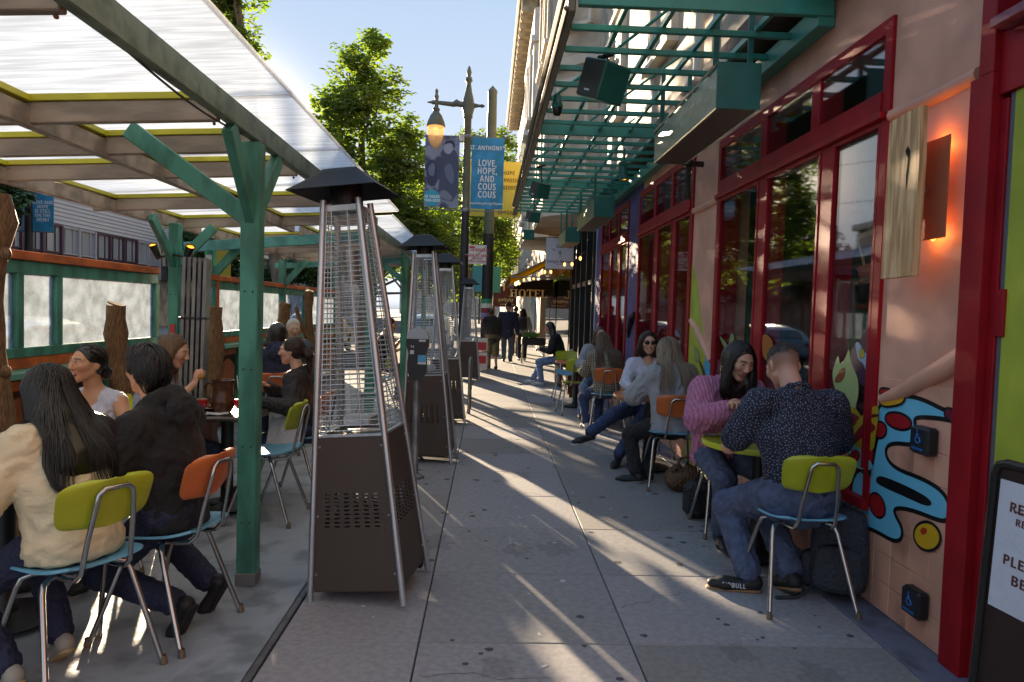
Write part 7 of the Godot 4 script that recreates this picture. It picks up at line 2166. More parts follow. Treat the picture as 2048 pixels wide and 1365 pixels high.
func hand_field(w: Vector3, dir: Vector3, palm: Vector3, side: float, curl: float, s: float) -> Array:
	# dir: the way the fingers point; palm: out of the palm; side: +1 right hand
	var x := dir.cross(palm).normalized() * side  # towards the thumb
	palm = x.cross(dir).normalized() * side
	var out := []
	var kn := w + dir * 0.085 * s
	out.append(ecap(w, w + dir * 0.075 * s, 0.03 * s, 0.04 * s, Basis(x, dir, palm), Vector3(1, 1, 0.42), 0.012))
	var thumb_side := 1.0
	for k in 4:
		var o: float = (k - 1.5) * 0.0195 * s
		var L: float = [0.07, 0.08, 0.074, 0.058][k] * s
		var b: Vector3 = kn + x * o * -thumb_side + dir * ([-0.004, 0.004, 0.0, -0.01][k] * s)
		var c1: float = curl * (0.75 + 0.12 * k)
		var d1 := (dir * cos(c1) + palm * sin(c1)).normalized()
		var d2 := (dir * cos(c1 * 2.1) + palm * sin(c1 * 2.1)).normalized()
		var m: Vector3 = b + d1 * L * 0.52
		out.append(cap(b - dir * 0.01 * s, m, 0.0092 * s, 0.0085 * s, 0.006))
		out.append(cap(m, m + d2 * L * 0.5, 0.0085 * s, 0.007 * s, 0.004))
	var tb := w + dir * 0.022 * s + x * 0.03 * s * thumb_side
	var td := (dir * 0.72 + x * 0.62 * thumb_side + palm * (0.25 + 0.4 * curl)).normalized()
	var tm := tb + td * 0.04 * s
	out.append(cap(tb, tm, 0.0125 * s, 0.0105 * s, 0.008))
	out.append(cap(tm, tm + (td + dir * 0.5 - x * 0.35 * thumb_side * curl).normalized() * 0.032 * s, 0.0102 * s, 0.008 * s, 0.005))
	return out

func person(p: Dictionary) -> Node3D:
	var root := thing("person", p.label, "person", p.at, p.yaw, p.get("group", ""))
	var T := Transform3D(Basis(Vector3.UP, p.yaw), p.at).affine_inverse()
	var s: float = p.get("s", 1.0)
	var fem: bool = p.get("fem", true)
	var cell: float = p.get("cell", 0.013)
	var fat: float = p.get("fat", 1.0)
	var sw: float = (0.158 if fem else 0.188) * s
	var hip := Vector3(0, p.get("hip", 0.57), 0)
	var lean: float = p.get("lean", 0.1); var bend: float = p.get("bend", 0.1); var tilt: float = p.get("tilt", 0.0)
	var b0 := Basis(Vector3.RIGHT, -lean) * Basis(Vector3.BACK, tilt * 0.6)
	var b1 := Basis(Vector3.UP, p.get("twist", 0.0)) * Basis(Vector3.RIGHT, -lean - bend) * Basis(Vector3.BACK, tilt)
	var waist := hip + b0 * Vector3(0, 0.15 * s, 0)
	var chest := waist + b1 * Vector3(0, 0.17 * s, 0)
	var nb := chest + b1 * Vector3(0, 0.185 * s, 0.0)
	var h: Array = p.get("head", [0, 0, 0])
	var hb := Basis(Vector3.UP, h[0]) * Basis(Vector3.RIGHT, h[1]) * Basis(Vector3.BACK, h[2])
	var nt := nb + (b1 * Vector3(0, (0.075 if fem else 0.058) * s, -0.02 * s)) + hb * Vector3(0, 0.015, -0.012) * s
	var hc := nt + hb * Vector3(0, 0.105, -0.03) * s
	if p.get("say", false): print(p.label, " head ", T.affine_inverse() * hc)
	var skin := lin(p.get("skin", "#d3a68a"))
	var sh := []; var el := []; var wr := []; var hipj := []; var kn := []; var an := []
	for k in 2:
		var sd := -1.0 if k == 0 else 1.0
		sh.append(nb + b1 * Vector3(sd * sw, (-0.055 - p.get("droop", 0.0)) * s, 0.005))
		var to: Vector3 = T * (p.get("hands", [Vector3.ZERO, Vector3.ZERO])[k] as Vector3) if p.has("hands") else hip + Vector3(sd * 0.2, 0.05, -0.3)
		var pole: Vector3 = p.get("elbow", [Vector3(-0.7, -1, 0.35), Vector3(0.7, -1, 0.35)])[k]
		var q := bend_limb(sh[k], to, 0.285 * s, 0.25 * s, pole)
		el.append(q[0]); wr.append(q[1])
		hipj.append(hip + Vector3(sd * 0.09 * s, -0.01, -0.01))
		var ft: Vector3 = T * (p.feet[k] as Vector3) + Vector3(0, 0.085 * s, 0)
		q = bend_limb(hipj[k], ft, 0.43 * s, 0.41 * s, p.get("knee", [Vector3(-0.15, 1, -1), Vector3(0.15, 1, -1)])[k])
		kn.append(q[0]); an.append(q[1])
	# ---- skin
	var body := []
	body.append(cap(nb + b1 * Vector3(0, -0.03, 0.01) * s, nt + hb * Vector3(0, 0.03, 0.0) * s, 0.056 * s * (0.95 if fem else 1.02), 0.052 * s * (0.95 if fem else 1.04), 0.03))
	body.append(ecap(chest + b1 * Vector3(0, -0.02, 0), chest + b1 * Vector3(0, 0.10, 0) * s, 0.105 * s, 0.1 * s, b1, Vector3(1.18, 1, 0.85), 0.05))
	body.append(ecap(hip, waist, 0.12 * s, 0.105 * s, b0, Vector3(1.12, 1, 0.85), 0.05))
	body.append(cap(waist, chest, 0.1 * s, 0.1 * s, 0.05))
	for k in 2:
		body.append(cap(nb + b1 * Vector3(0, -0.03, 0.01) * s, sh[k], 0.045 * s, 0.047 * s, 0.04))
		body.append(cap(sh[k], el[k], 0.048 * s, 0.037 * s, 0.03))
		body.append(cap(el[k], wr[k], 0.037 * s, 0.025 * s, 0.02))
		body.append(cap(hipj[k], kn[k], 0.075 * s, 0.052 * s, 0.04))
		body.append(cap(kn[k], an[k], 0.05 * s, 0.035 * s, 0.03))
	var sets := [{"ps": body, "cell": cell * 1.05, "col": skin}]
	var hx := Transform3D(hb.scaled(Vector3(s, s, s)), hc)
	var HP := func(v: Vector3): return hx * v
	var hp := []
	hp.append(ell(HP.call(Vector3(0, 0.03, 0.012)), Vector3(0.073, 0.081, 0.093) * s, hb, 0.01))
	hp.append(ell(HP.call(Vector3(0, -0.03, -0.024)), Vector3(0.0605, 0.078, 0.066) * s, hb, 0.03))
	var jw: float = 1.0 if fem else 1.12
	for sd in [-1.0, 1.0]:
		hp.append(cap(HP.call(Vector3(sd * 0.048 * jw, -0.052, -0.0)), HP.call(Vector3(sd * 0.016 * jw, -0.097, -0.056)), 0.018 * s, 0.016 * s, 0.02))
		hp.append(cap(HP.call(Vector3(sd * 0.04, -0.018, -0.064)), HP.call(Vector3(sd * 0.046, -0.014, -0.05)), 0.023 * s, 0.022 * s, 0.02))
		hp.append(cap(HP.call(Vector3(sd * 0.012, 0.026, -0.083)), HP.call(Vector3(sd * 0.045, 0.024, -0.068)), 0.0105 * s, 0.01 * s, 0.014))
		hp.append(cap(HP.call(Vector3(sd * 0.0105, -0.031, -0.099)), HP.call(Vector3(sd * 0.0105, -0.031, -0.094)), 0.0078 * s, 0.0078 * s, 0.005))
		hp.append(ell(HP.call(Vector3(sd * 0.074, -0.006, 0.014)), Vector3(0.009, 0.031, 0.019) * s, hb * Basis(Vector3.UP, sd * 0.45) * Basis(Vector3.RIGHT, 0.2), 0.007))
	hp.append(cap(HP.call(Vector3(0, -0.1, -0.06)), HP.call(Vector3(0, -0.1, -0.056)), 0.018 * s, 0.018 * s, 0.02))
	for sd in [-1.0, 1.0]:
		hp.append(cap(HP.call(Vector3(sd * 0.031, 0.007, -0.101)), HP.call(Vector3(sd * 0.031, 0.007, -0.1)), 0.0145 * s, 0.0145 * s, 0.012, true))
		hp.append(ell(HP.call(Vector3(sd * 0.031, 0.0085, -0.0765)), Vector3(0.0145, 0.0125, 0.0125) * s, hb, 0.004))
	hp.append(cap(HP.call(Vector3(0, 0.018, -0.086)), HP.call(Vector3(0, -0.026, -0.108)), 0.0075 * s, 0.0118 * s, 0.01))
	hp.append(cap(HP.call(Vector3(-0.018, -0.063, -0.085)), HP.call(Vector3(0.018, -0.063, -0.085)), 0.0062 * s, 0.0062 * s, 0.005))
	hp.append(cap(HP.call(Vector3(-0.013, -0.0725, -0.085)), HP.call(Vector3(0.013, -0.0725, -0.085)), 0.0068 * s, 0.0068 * s, 0.005))
	hp.append(cap(HP.call(Vector3(0, -0.05, 0.03)), nb + b1 * Vector3(0, 0.02, 0.0), (0.046 if fem else 0.05) * s, 0.052 * s, 0.03))
	var hcell: float = p.get("hcell", 0.0045)
	var brow := lin(p.get("hairc", "#2a1c14")) * 0.9
	sets.append({"ps": hp, "cell": hcell, "col": skin, "head": hx.affine_inverse(), "lip": lin(p.get("lip", "#a8504a")), "brow": brow, "buzz": p.get("hair", "") == "crew"})
	for k in 2:
		var f: Vector3 = (wr[k] - el[k]).normalized()
		var hd: Array = p.get("hand_pose", [[0.0, 0.0, 0.7], [0.0, 0.0, 0.7]])[k]  # turn up/down, turn of the palm, curl
		var sd := -1.0 if k == 0 else 1.0
		var rt := f.cross(Vector3.UP).normalized()
		var d := f.rotated(rt, hd[0])
		var pl := Vector3(-sd * 0.5, -0.85, 0.0)
		pl = (pl - d * pl.dot(d)).normalized().rotated(d, hd[1])
		sets.append({"ps": hand_field(wr[k] - d * 0.005, d, pl, sd, hd[2], s * (0.95 if fem else 1.05)), "cell": p.get("hand_cell", 0.0055), "col": skin * Color(1.04, 0.96, 0.94)})
	later("body", mt("skin", Color.WHITE, 0.5, {"vc": true, "sss": 0.12}), root, {"sets": sets, "vc": true})
	# ---- eyes, teeth, glasses, earring
	if p.get("face", true):
		for sd in [-1.0, 1.0]:
			var m := MB.new()
			m.ball(HP.call(Vector3(sd * 0.031, 0.0075, -0.0835)), Vector3(0.0115, 0.0056 if not p.get("down", false) else 0.0034, 0.0085) * s, 10, hb)
			var e := part("eye", m, mt("eye_white", Color("#c9c2ba"), 0.25), root)
			m = MB.new()
			m.ball(HP.call(Vector3(sd * 0.031 + p.get("gaze", 0.0), 0.0075, -0.0893)), Vector3(0.005, 0.005, 0.0035) * s, 8, hb)
			part("iris", m, mt("iris", Color("#2a1a12"), 0.15), e)
		if p.get("smile", false):
			var m := MB.new()
			m.ball(HP.call(Vector3(0, -0.0672, -0.0915)), Vector3(0.02, 0.0062, 0.007) * s, 10, hb)
			part("teeth", m, mt("teeth", Color("#e4ddd2"), 0.3), root)
	if p.get("shades", false):
		var m := MB.new()
		for sd in [-1.0, 1.0]:
			m.ball(HP.call(Vector3(sd * 0.034, 0.006, -0.092)), Vector3(0.027, 0.022, 0.006) * s, 12, hb * Basis(Vector3.UP, sd * -0.22))
			m.tube([HP.call(Vector3(sd * 0.06, 0.014, -0.085)), HP.call(Vector3(sd * 0.078, 0.012, 0.0)), HP.call(Vector3(sd * 0.078, 0.0, 0.02))], 0.0025, 5)
		m.tube([HP.call(Vector3(-0.01, 0.012, -0.097)), HP.call(Vector3(0.01, 0.012, -0.097))], 0.003, 5)
		part("sunglasses", m, mt("shades", Color("#17181b"), 0.08), root)
	if p.get("earring", false):
		var m := MB.new(); m.ball(HP.call(Vector3(0.079, -0.037, 0.01)), Vector3.ONE * 0.006 * s, 8)
		part("earring", m, mt("pearl", Color("#e6e2da"), 0.15), root)
	# ---- clothes
	var t: Dictionary = p.top
	var inf: float = t.get("loose", 0.02)
	var tp := []
	var tw: float = 1.17 * fat
	tp.append(ecap(chest + b1 * Vector3(0, -0.03, 0.0) * s, nb + b1 * Vector3(0, -0.085, 0.012) * s, (0.108 if fem else 0.118) * s + inf, 0.092 * s + inf * 0.7, b1, Vector3(tw * (1.1 if fem else 1.22), 1, 0.86), 0.06))
	tp.append(ecap(waist, chest, (0.098 if fem else 0.112) * s * fat + inf, 0.11 * s + inf, b1, Vector3(1.16, 1, 0.86), 0.06))
	tp.append(ecap(hip + b0 * Vector3(0, t.get("hem", 0.0), 0.0), waist, (0.118 if fem else 0.12) * s * fat + inf * t.get("flare", 1.0), 0.1 * s * fat + inf, b0, Vector3(1.2, 1, 0.9), 0.05))
	for k in 2:
		var sd := -1.0 if k == 0 else 1.0
		tp.append(cap(nb + b1 * Vector3(sd * 0.045, -0.035, 0.012) * s, sh[k] + b1 * Vector3(sd * -0.01, 0.0, 0), 0.042 * s + inf * 0.6, 0.05 * s + inf * 0.7, 0.05))
		var sl: float = t.get("sleeve", 1.0)
		var ai: float = inf * t.get("sleeve_loose", 1.0)
		if sl > 0.0:
			var u: Vector3 = sh[k].lerp(el[k], minf(sl * 2.0, 1.0))
			tp.append(cap(sh[k], u, 0.053 * s + ai, 0.042 * s + ai, 0.035))
			if sl > 0.5:
				var w2: Vector3 = el[k].lerp(wr[k], (sl - 0.5) * 2.0)
				tp.append(cap(el[k], w2, 0.041 * s + ai, 0.03 * s + ai * 0.7, 0.03))
		if fem and t.get("bust", true):
			tp.append(ell(chest + b1 * Vector3(sd * 0.07, 0.03, -0.085) * s, Vector3(0.062, 0.06, 0.05) * s, b1, 0.05))
	if t.get("collar", "") == "hood":
		for q in 7:
			var a0 := PI * (q / 6.0 - 0.5) * 1.3; var a1 := PI * ((q + 1) / 6.0 - 0.5) * 1.3
			if q < 6: tp.append(cap(nb + b1 * Vector3(0.088 * sin(a0), 0.052 - 0.035 * (1 - cos(a0)), 0.022 + 0.075 * cos(a0)) * s, nb + b1 * Vector3(0.088 * sin(a1), 0.052 - 0.035 * (1 - cos(a1)), 0.022 + 0.075 * cos(a1)) * s, 0.03, 0.03, 0.02))
		tp.append(cap(nb + b1 * Vector3(-0.07, 0.02, 0.03) * s, nb + b1 * Vector3(-0.05, -0.04, -0.08) * s, 0.03, 0.025, 0.03))
		tp.append(cap(nb + b1 * Vector3(0.07, 0.02, 0.03) * s, nb + b1 * Vector3(0.05, -0.04, -0.08) * s, 0.03, 0.025, 0.03))
		tp.append(ell(nb + b1 * Vector3(0.0, -0.05, 0.135) * s, Vector3(0.105, 0.085, 0.042) * s, b1, 0.03))
	elif t.get("collar", "") == "roll" or t.get("collar", "") == "shirt":
		var rr: float = 0.024 if t.collar == "roll" else 0.013
		var n8 := 8
		for q in n8:
			var a0 := TAU * q / n8; var a1 := TAU * (q + 1) / n8
			var lift := 0.028 if t.collar == "roll" else 0.048
			tp.append(cap(nb + b1 * Vector3(0.066 * sin(a0), lift - 0.026 * (1 - cos(a0)), 0.01 + 0.062 * cos(a0)) * s, nb + b1 * Vector3(0.066 * sin(a1), lift - 0.026 * (1 - cos(a1)), 0.01 + 0.062 * cos(a1)) * s, rr, rr, 0.012))
			if t.collar == "shirt": tp.append(cap(nb + b1 * Vector3(0.075 * sin(a0), 0.012 - 0.03 * (1 - cos(a0)), 0.014 + 0.072 * cos(a0)) * s, nb + b1 * Vector3(0.075 * sin(a1), 0.012 - 0.03 * (1 - cos(a1)), 0.014 + 0.072 * cos(a1)) * s, rr, rr, 0.012))
	for q in t.get("extra", []): tp.append(q.call(hip, waist, chest, nb, b0, b1))
	if p.get("sit", true): tp.append(ell(Vector3(0, 0.497 - 6.0, 0), Vector3.ONE * 6.0, Basis.IDENTITY, 0.02, true))
	# neck opening
	var dip: float = t.get("neck", 0.0)
	tp.append(ecap(nb + b1 * Vector3(0, 0.08, -0.03) * s, nb + b1 * Vector3(0, -0.01 - dip, -0.075) * s, 0.07 * s + dip * 0.3, 0.04 * s + dip * 0.3, b1, Vector3(1, 1, 1), 0.012, true))
	later(t.get("called", "shirt"), t.mat, root, {"sets": [{"ps": tp, "cell": cell, "col": Color.WHITE}], "noise": [t.get("fold", Vector3(9, 5, 9)), t.get("amp", 0.014), p.label.hash() % 900]})
	var pn: Dictionary = p.pants
	var pp := []
	var pi: float = pn.get("loose", 0.012)
	pp.append(ecap(hip + Vector3(0, -0.02, 0.01), hip + b0 * Vector3(0, 0.09, 0) * s, 0.125 * s * fat + pi, 0.108 * s * fat + pi, b0, Vector3(1.2, 0.95, 0.92), 0.05))
	for k in 2:
		pp.append(cap(hipj[k], kn[k], 0.083 * s * fat + pi, 0.058 * s + pi, 0.035))
		var low: Vector3 = kn[k].lerp(an[k], pn.get("len", 0.93))
		pp.append(cap(kn[k], low, 0.056 * s + pi, 0.043 * s + pi * pn.get("cuff", 1.2), 0.03))
	later(pn.get("called", "trousers"), pn.mat, root, {"sets": [{"ps": pp, "cell": cell, "col": Color.WHITE}], "noise": [Vector3(12, 9, 12), 0.018, p.label.hash() % 700]})
	# ---- shoes
	for k in 2:
		var f: Vector3 = (an[k] - kn[k])
		var fd: Vector3 = p.get("toes", [Vector3(-0.15, 0, -1), Vector3(0.15, 0, -1)])[k]
		fd = fd.normalized()
		var uf := Vector3.UP - fd * fd.y
		uf = uf.normalized()
		var heel: Vector3 = an[k] - uf * 0.05 * s - fd * 0.03 * s
		var ball_: Vector3 = heel + fd * 0.15 * s - uf * 0.005 * s
		var toe: Vector3 = heel + fd * 0.21 * s - uf * 0.008 * s
		var bs := Basis(fd.cross(uf), uf, -fd)
		var fs := [ecap(heel, ball_, 0.036 * s, 0.043 * s, bs, Vector3(1, 0.85, 1), 0.02), ecap(ball_, toe, 0.043 * s, 0.032 * s, bs, Vector3(1, 0.7, 1), 0.02), cap(heel + uf * 0.02, an[k] + uf * 0.005, 0.038 * s, 0.036 * s, 0.02)]
		var so := ecap(heel - uf * 0.028 * s, toe - uf * 0.026 * s, 0.037 * s, 0.038 * s, bs, Vector3(1.05, 0.36, 1.05), 0.006)
		var sho := later("shoe", mt("shoe_" + p.get("shoe", "#1b1b1d"), Color(p.get("shoe", "#1b1b1d")), 0.6), root, {"sets": [{"ps": fs, "cell": 0.0085 if cell < 0.016 else 0.013, "col": Color.WHITE}]})
		later("sole", mt("sole_" + p.get("sole", "#8a8078"), Color(p.get("sole", "#8a8078")), 0.7), sho, {"sets": [{"ps": [so], "cell": 0.0085 if cell < 0.016 else 0.013, "col": Color.WHITE}]})
	# ---- hair
	var hs: String = p.get("hair", "short")
	var hcol := lin(p.get("hairc", "#2a1c14"))
	if hs != "none" and hs != "buzz":
		var ps := []
		var lk := {"n": int(420 * p.get("hair_n", 1.0)), "c": hc, "bs": hb, "len": 0.2, "r": 0.0034, "fall": 0.4}
		var DN := func(y: float, z: float, x := 0.0): return hc + Vector3(0, -y * s, 0) + (hb * Vector3(x, 0, z)) * s * Vector3(1, 0, 1)
		ps.append(ell(HP.call(Vector3(0, 0.036, 0.018)), Vector3(0.081, 0.086, 0.098) * s, hb, 0.02))
		ps.append(ell(HP.call(Vector3(0, -0.01, 0.05)), Vector3(0.072, 0.075, 0.06) * s, hb, 0.03))
		match hs:
			"long":  # straight, falling over the back
				var L: float = p.get("hair_len", 0.42)
				var bk: float = p.get("hair_back", 0.09)
				ps.append(ecap(DN.call(-0.02, 0.05), DN.call(0.13, bk), 0.075 * s, 0.085 * s, hb, Vector3(1.15, 1, 0.72), 0.04))
				ps.append(ecap(DN.call(0.12, bk), DN.call(L, bk + p.get("hair_flare", 0.03)), 0.085 * s, 0.085 * s * p.get("hair_w", 1.0), Basis(Vector3.UP, h[0]), Vector3(1.45, 1, 0.5), 0.04))
				for sd in [-1.0, 1.0]: ps.append(cap(HP.call(Vector3(sd * 0.07, 0.02, 0.0)), DN.call(L * 0.5, bk * 0.6, sd * 0.098), 0.026 * s, 0.03 * s, 0.03))
				lk.len = L + 0.22; lk.steps = 14; lk.n = int(1500 * p.get("hair_n", 1.0)); lk.fall = 0.6; lk.front = p.get("lock_front", -0.6); lk.r = 0.0027; lk.avoid = tp; lk.wild = 0.8; lk.lift = 0.003
			"bob":
				var L: float = p.get("hair_len", 0.2)
				ps.append(ecap(DN.call(-0.02, 0.04), DN.call(L, 0.055), 0.07 * s, 0.075 * s, hb, Vector3(1.2, 1, 0.8), 0.04))
				for sd in [-1.0, 1.0]: ps.append(cap(HP.call(Vector3(sd * 0.072, 0.025, -0.015)), DN.call(L * 0.95, 0.0, sd * 0.095), 0.025 * s, 0.036 * s, 0.03))
				lk.len = L + 0.17; lk.wild = p.get("wild", 2.0); lk.fall = 0.5; lk.steps = 9; lk.n = int(1000 * p.get("hair_n", 1.0)); lk.r = 0.0026; lk.lift = 0.005; lk.avoid = tp
			"short":
				ps.append(ell(HP.call(Vector3(0, 0.075, -0.03)), Vector3(0.07, 0.045, 0.07) * s, hb, 0.03))
				ps.append(ell(HP.call(Vector3(0, -0.06, 0.062)), Vector3(0.062, 0.07, 0.036) * s, hb, 0.03))
				lk.len = 0.09; lk.steps = 5; lk.r = 0.003; lk.lift = 0.005; lk.wild = 2.6; lk.n = int(1100 * p.get("hair_n", 1.0)); lk.fall = 0.25
				for sd in [-1.0, 1.0]: ps.append(cap(HP.call(Vector3(sd * 0.073, 0.02, -0.015)), HP.call(Vector3(sd * 0.072, -0.005, -0.02)), 0.012 * s, 0.009 * s, 0.015))
			"tied", "pony":
				lk.to = HP.call(Vector3(0, 0.0, 0.115)) if hs == "pony" else HP.call(Vector3(0, -0.035, 0.11))
				lk.len = 0.25; lk.steps = 9; lk.r = 0.003; lk.n = 380
				ps.append(ell(lk.to, Vector3(0.03, 0.03, 0.026) * s, hb, 0.02))
				if hs == "pony":
					ps.append(cap(lk.to, lk.to + hb * Vector3(0, -0.03, 0.05) * s, 0.024 * s, 0.034 * s, 0.02))
					ps.append(cap(lk.to + hb * Vector3(0, -0.03, 0.05) * s, lk.to + hb * Vector3(0, 0, 0.055) * s + Vector3(0, -0.19, 0) * s, 0.036 * s, 0.02 * s, 0.02))
				else:
					ps.append(ell(lk.to + hb * Vector3(0, -0.02, 0.025), Vector3(0.04, 0.045, 0.04) * s, hb, 0.015))
			"bun":
				ps.append(ell(HP.call(Vector3(0, 0.10, 0.07)), Vector3(0.04, 0.038, 0.038) * s, hb, 0.015))
				lk.to = HP.call(Vector3(0, 0.09, 0.07)); lk.len = 0.2; lk.n = 300
			"crew":
				lk.len = 0.035; lk.steps = 3; lk.n = 1500; lk.r = 0.0015; lk.lift = 0.002; lk.front = -2.0; lk.wild = 2.0
				ps = [ell(HP.call(Vector3(0, 0.052, 0.012)), Vector3(0.069, 0.07, 0.09) * s, hb, 0.02)]
				ps.append(ell(HP.call(Vector3(0, -0.06, 0.03)), Vector3(0.14, 0.1, 0.16) * s, hb, 0.02, true))
			"crop":
				lk.len = 0.06; lk.steps = 4; lk.n = 360; lk.r = 0.0036
		# the face stays free
		ps.append(ell(HP.call(Vector3(p.get("part", 0.0), -0.045, -0.085)), Vector3(0.068 * p.get("open", 1.08), 0.105 * p.get("brow_line", 1.1), 0.075) * s, hb, 0.015, true))
		if hs in ["tied", "pony", "short", "bun", "crop", "crew"]:
			for sd in [-1.0, 1.0]: ps.append(ell(HP.call(Vector3(sd * 0.085, -0.045, -0.01)), Vector3(0.03, 0.055, 0.04) * s, hb, 0.01, true))
		var job := {"sets": [{"ps": ps, "cell": 0.0075 if cell < 0.016 else 0.012, "col": hcol * 0.8}], "vc": true}
		if cell < 0.016: job.locks = lk
		later("hair", mt("hair_gloss", Color.WHITE, 0.38, {"vc": true, "spec": 0.6}), root, job)
	if p.get("cap", "") != "":
		var m := MB.new()
		m.lathe([Vector2(0.084, 0.02), Vector2(0.088, 0.05), Vector2(0.078, 0.095), Vector2(0.045, 0.125), Vector2(0.0, 0.132)], 18, Transform3D(hb.scaled(Vector3(s, s, s * 1.18)), hc + hb * Vector3(0, 0.005, 0.012)))
		m.box(HP.call(Vector3(0, 0.03, -0.135)), Vector3(0.13, 0.008, 0.09) * s, hb * Basis(Vector3.RIGHT, -0.15), 0.003)
		part("cap", m, mt("cap_" + p.cap, Color(p.cap), 0.8), root)
	root.set_meta("pose", 0)
	root.remove_meta("pose")
	return root
func drawn(key: String, size: int, f: Callable) -> Texture2D:
	if texs.has(key): return texs[key]
	var im := Image.create(size, size, false, Image.FORMAT_RGB8)
	f.call(im)
	texs[key] = ImageTexture.create_from_image(im)
	return texs[key]

func build_people():
	var knit := drawn("knit", 64, func(im: Image):
		for y in 64:
			for x in 64:
				var u := fmod(x / 32.0, 1.0)
				var w := fmod(y / 16.0 + absf(u - 0.5) * 1.2, 1.0)
				im.set_pixel(x, y, grey(clampf(sin(u * PI) * 0.6 + sin(w * PI) * 0.4, 0, 1))))
	var knitc := drawn("knit_tone", 64, func(im: Image):
		for y in 64:
			for x in 64:
				var u := fmod(x / 32.0, 1.0)
				var w := fmod(y / 16.0 + absf(u - 0.5) * 1.2, 1.0)
				im.set_pixel(x, y, grey(0.62 + 0.38 * clampf(sin(u * PI) * 0.65 + sin(w * PI) * 0.35, 0, 1))))
	var flecks := drawn("flecks", 256, func(im: Image):
		im.fill(Color("#171a2e"))
		var rng := RandomNumberGenerator.new(); rng.seed = 2
		var spots := []
		for k in 700:
			var p := Vector2(rng.randf() * 256, rng.randf() * 256)
			var ok := true
			for q in spots:
				var dx: float = absf(p.x - q.x); var dy: float = absf(p.y - q.y)
				if Vector2(minf(dx, 256 - dx), minf(dy, 256 - dy)).length() < 17.0: ok = false
			if not ok: continue
			spots.append(p)
			var a := rng.randf() * TAU
			for y in range(-6, 7):
				for x in range(-6, 7):
					var u := x * cos(a) + y * sin(a); var v := -x * sin(a) + y * cos(a)
					if u * u / 20.0 + v * v / 8.0 < 1.0: im.set_pixel(posmod(int(p.x) + x, 256), posmod(int(p.y) + y, 256), Color("#aeb4c6")))
	var check := drawn("check", 64, func(im: Image):
		im.fill(Color("#b9ad92"))
		for y in 64:
			for x in 64:
				var a := fmod(x / 32.0, 1.0) < 0.38; var b := fmod(y / 32.0, 1.0) < 0.38
				if a and b: im.set_pixel(x, y, Color("#26231f"))
				elif a or b: im.set_pixel(x, y, Color("#5d574a")))
	var print_ := drawn("print", 128, func(im: Image):
		im.fill(Color("#b9bcc8"))
		var rng := RandomNumberGenerator.new(); rng.seed = 6
		for k in 240:
			var c := Vector2i(rng.randi() % 128, rng.randi() % 128)
			for y in 5:
				for x in 3: im.set_pixel((c.x + x) % 128, (c.y + y) % 128, Color("#3f3f58")))
	var cream := mt("cream_nylon", Color("#d9c6a2"), 0.5, {"bump": "folds", "bs": 0.35, "ts": Vector3(2, 3, 2), "sheen": 0.2})
	var black := mt("black_jersey", Color("#1d1b1c"), 0.85, {"bump": "folds", "bs": 0.6, "ts": Vector3(3, 2, 3), "sheen": 0.3})
	var blackj := mt("black_twill", Color("#232021"), 0.7, {"bump": "folds", "bs": 0.8, "ts": Vector3(4, 2, 4)})
	var white := mt("white_cotton", Color("#c9c6d2"), 0.75, {"bump": "folds", "bs": 0.7, "ts": Vector3(4, 2, 4)})
	var pink := mt("pink_knit", Color("#d383a5"), 0.85, {"bump": knit, "bs": 1.0, "ts": 20.0, "sheen": 0.5, "tex": knitc})
	var gray := mt("grey_knit", Color("#9c9c9e"), 0.9, {"bump": knit, "bs": 0.25, "ts": 50.0, "sheen": 0.5})
	var dots := mt("flecked_shirt", Color.WHITE, 0.75, {"tex": flecks, "ts": 5.4})
	var checks := mt("checked_shirt", Color.WHITE, 0.8, {"tex": check, "ts": 22.0})
	var printed := mt("printed_blouse", Color.WHITE, 0.8, {"tex": print_, "ts": 8.0})
	var navy := mt("navy_cotton", Color("#222740"), 0.8, {"bump": "folds", "bs": 0.6, "ts": 4.0})
	var jeans := mt("blue_jeans", Color("#3b4a6e"), 0.85, {"tex": "mottle", "ts": 3.0, "bump": "folds", "bs": 0.5})
	var faded := mt("faded_jeans", Color("#56617e"), 0.85, {"tex": "mottle", "ts": 3.0, "bump": "folds", "bs": 0.6})
	var pale := mt("pale_jeans", Color("#7f96bd"), 0.85, {"tex": "mottle", "ts": 3.0})
	var olive := mt("olive_cotton", Color("#5c5740"), 0.9, {"tex": "mottle", "ts": 3.0})
	var slate := mt("slate_trousers", Color("#525b68"), 0.9, {"tex": "soft", "ts": 3.0})
	var V := func(x, y, z): return Vector3(x, y, z)
	var L := "people at the parklet tables"
	var R := "people at the sidewalk tables"
	var W := "people walking down the sidewalk"
	# ---- parklet
	person({"label": "seated woman with long straight black hair in a cream jacket, from behind", "group": L, "at": V.call(-1.68, 0, -2.90), "yaw": deg_to_rad(60), "lean": 0.2, "bend": 0.12, "s": 0.88, "fat": 1.12,
		"head": [0.15, -0.05, 0.0], "hands": [V.call(-2.1, 0.79, -2.85), V.call(-2.1, 0.79, -3.15)], "feet": [V.call(-1.83, 0.02, -2.73), V.call(-1.78, 0.03, -2.98)], "toes": [V.call(0, -0.5, -0.8), V.call(0.1, -0.5, -0.8)],
		"lock_front": -0.15, "skin": "#c9987a", "hair": "long", "hairc": "#14100f", "hair_len": 0.32, "hair_back": 0.12, "hair_flare": 0.15, "hair_w": 1.12, "hair_n": 1.3, "face": false,
		"top": {"called": "jacket", "mat": cream, "loose": 0.036, "hem": -0.02, "flare": 1.2, "amp": 0.024, "fold": V.call(4, 8, 4)}, "pants": {"mat": navy}, "shoe": "#9d968c", "sole": "#b59a72", "say": true})
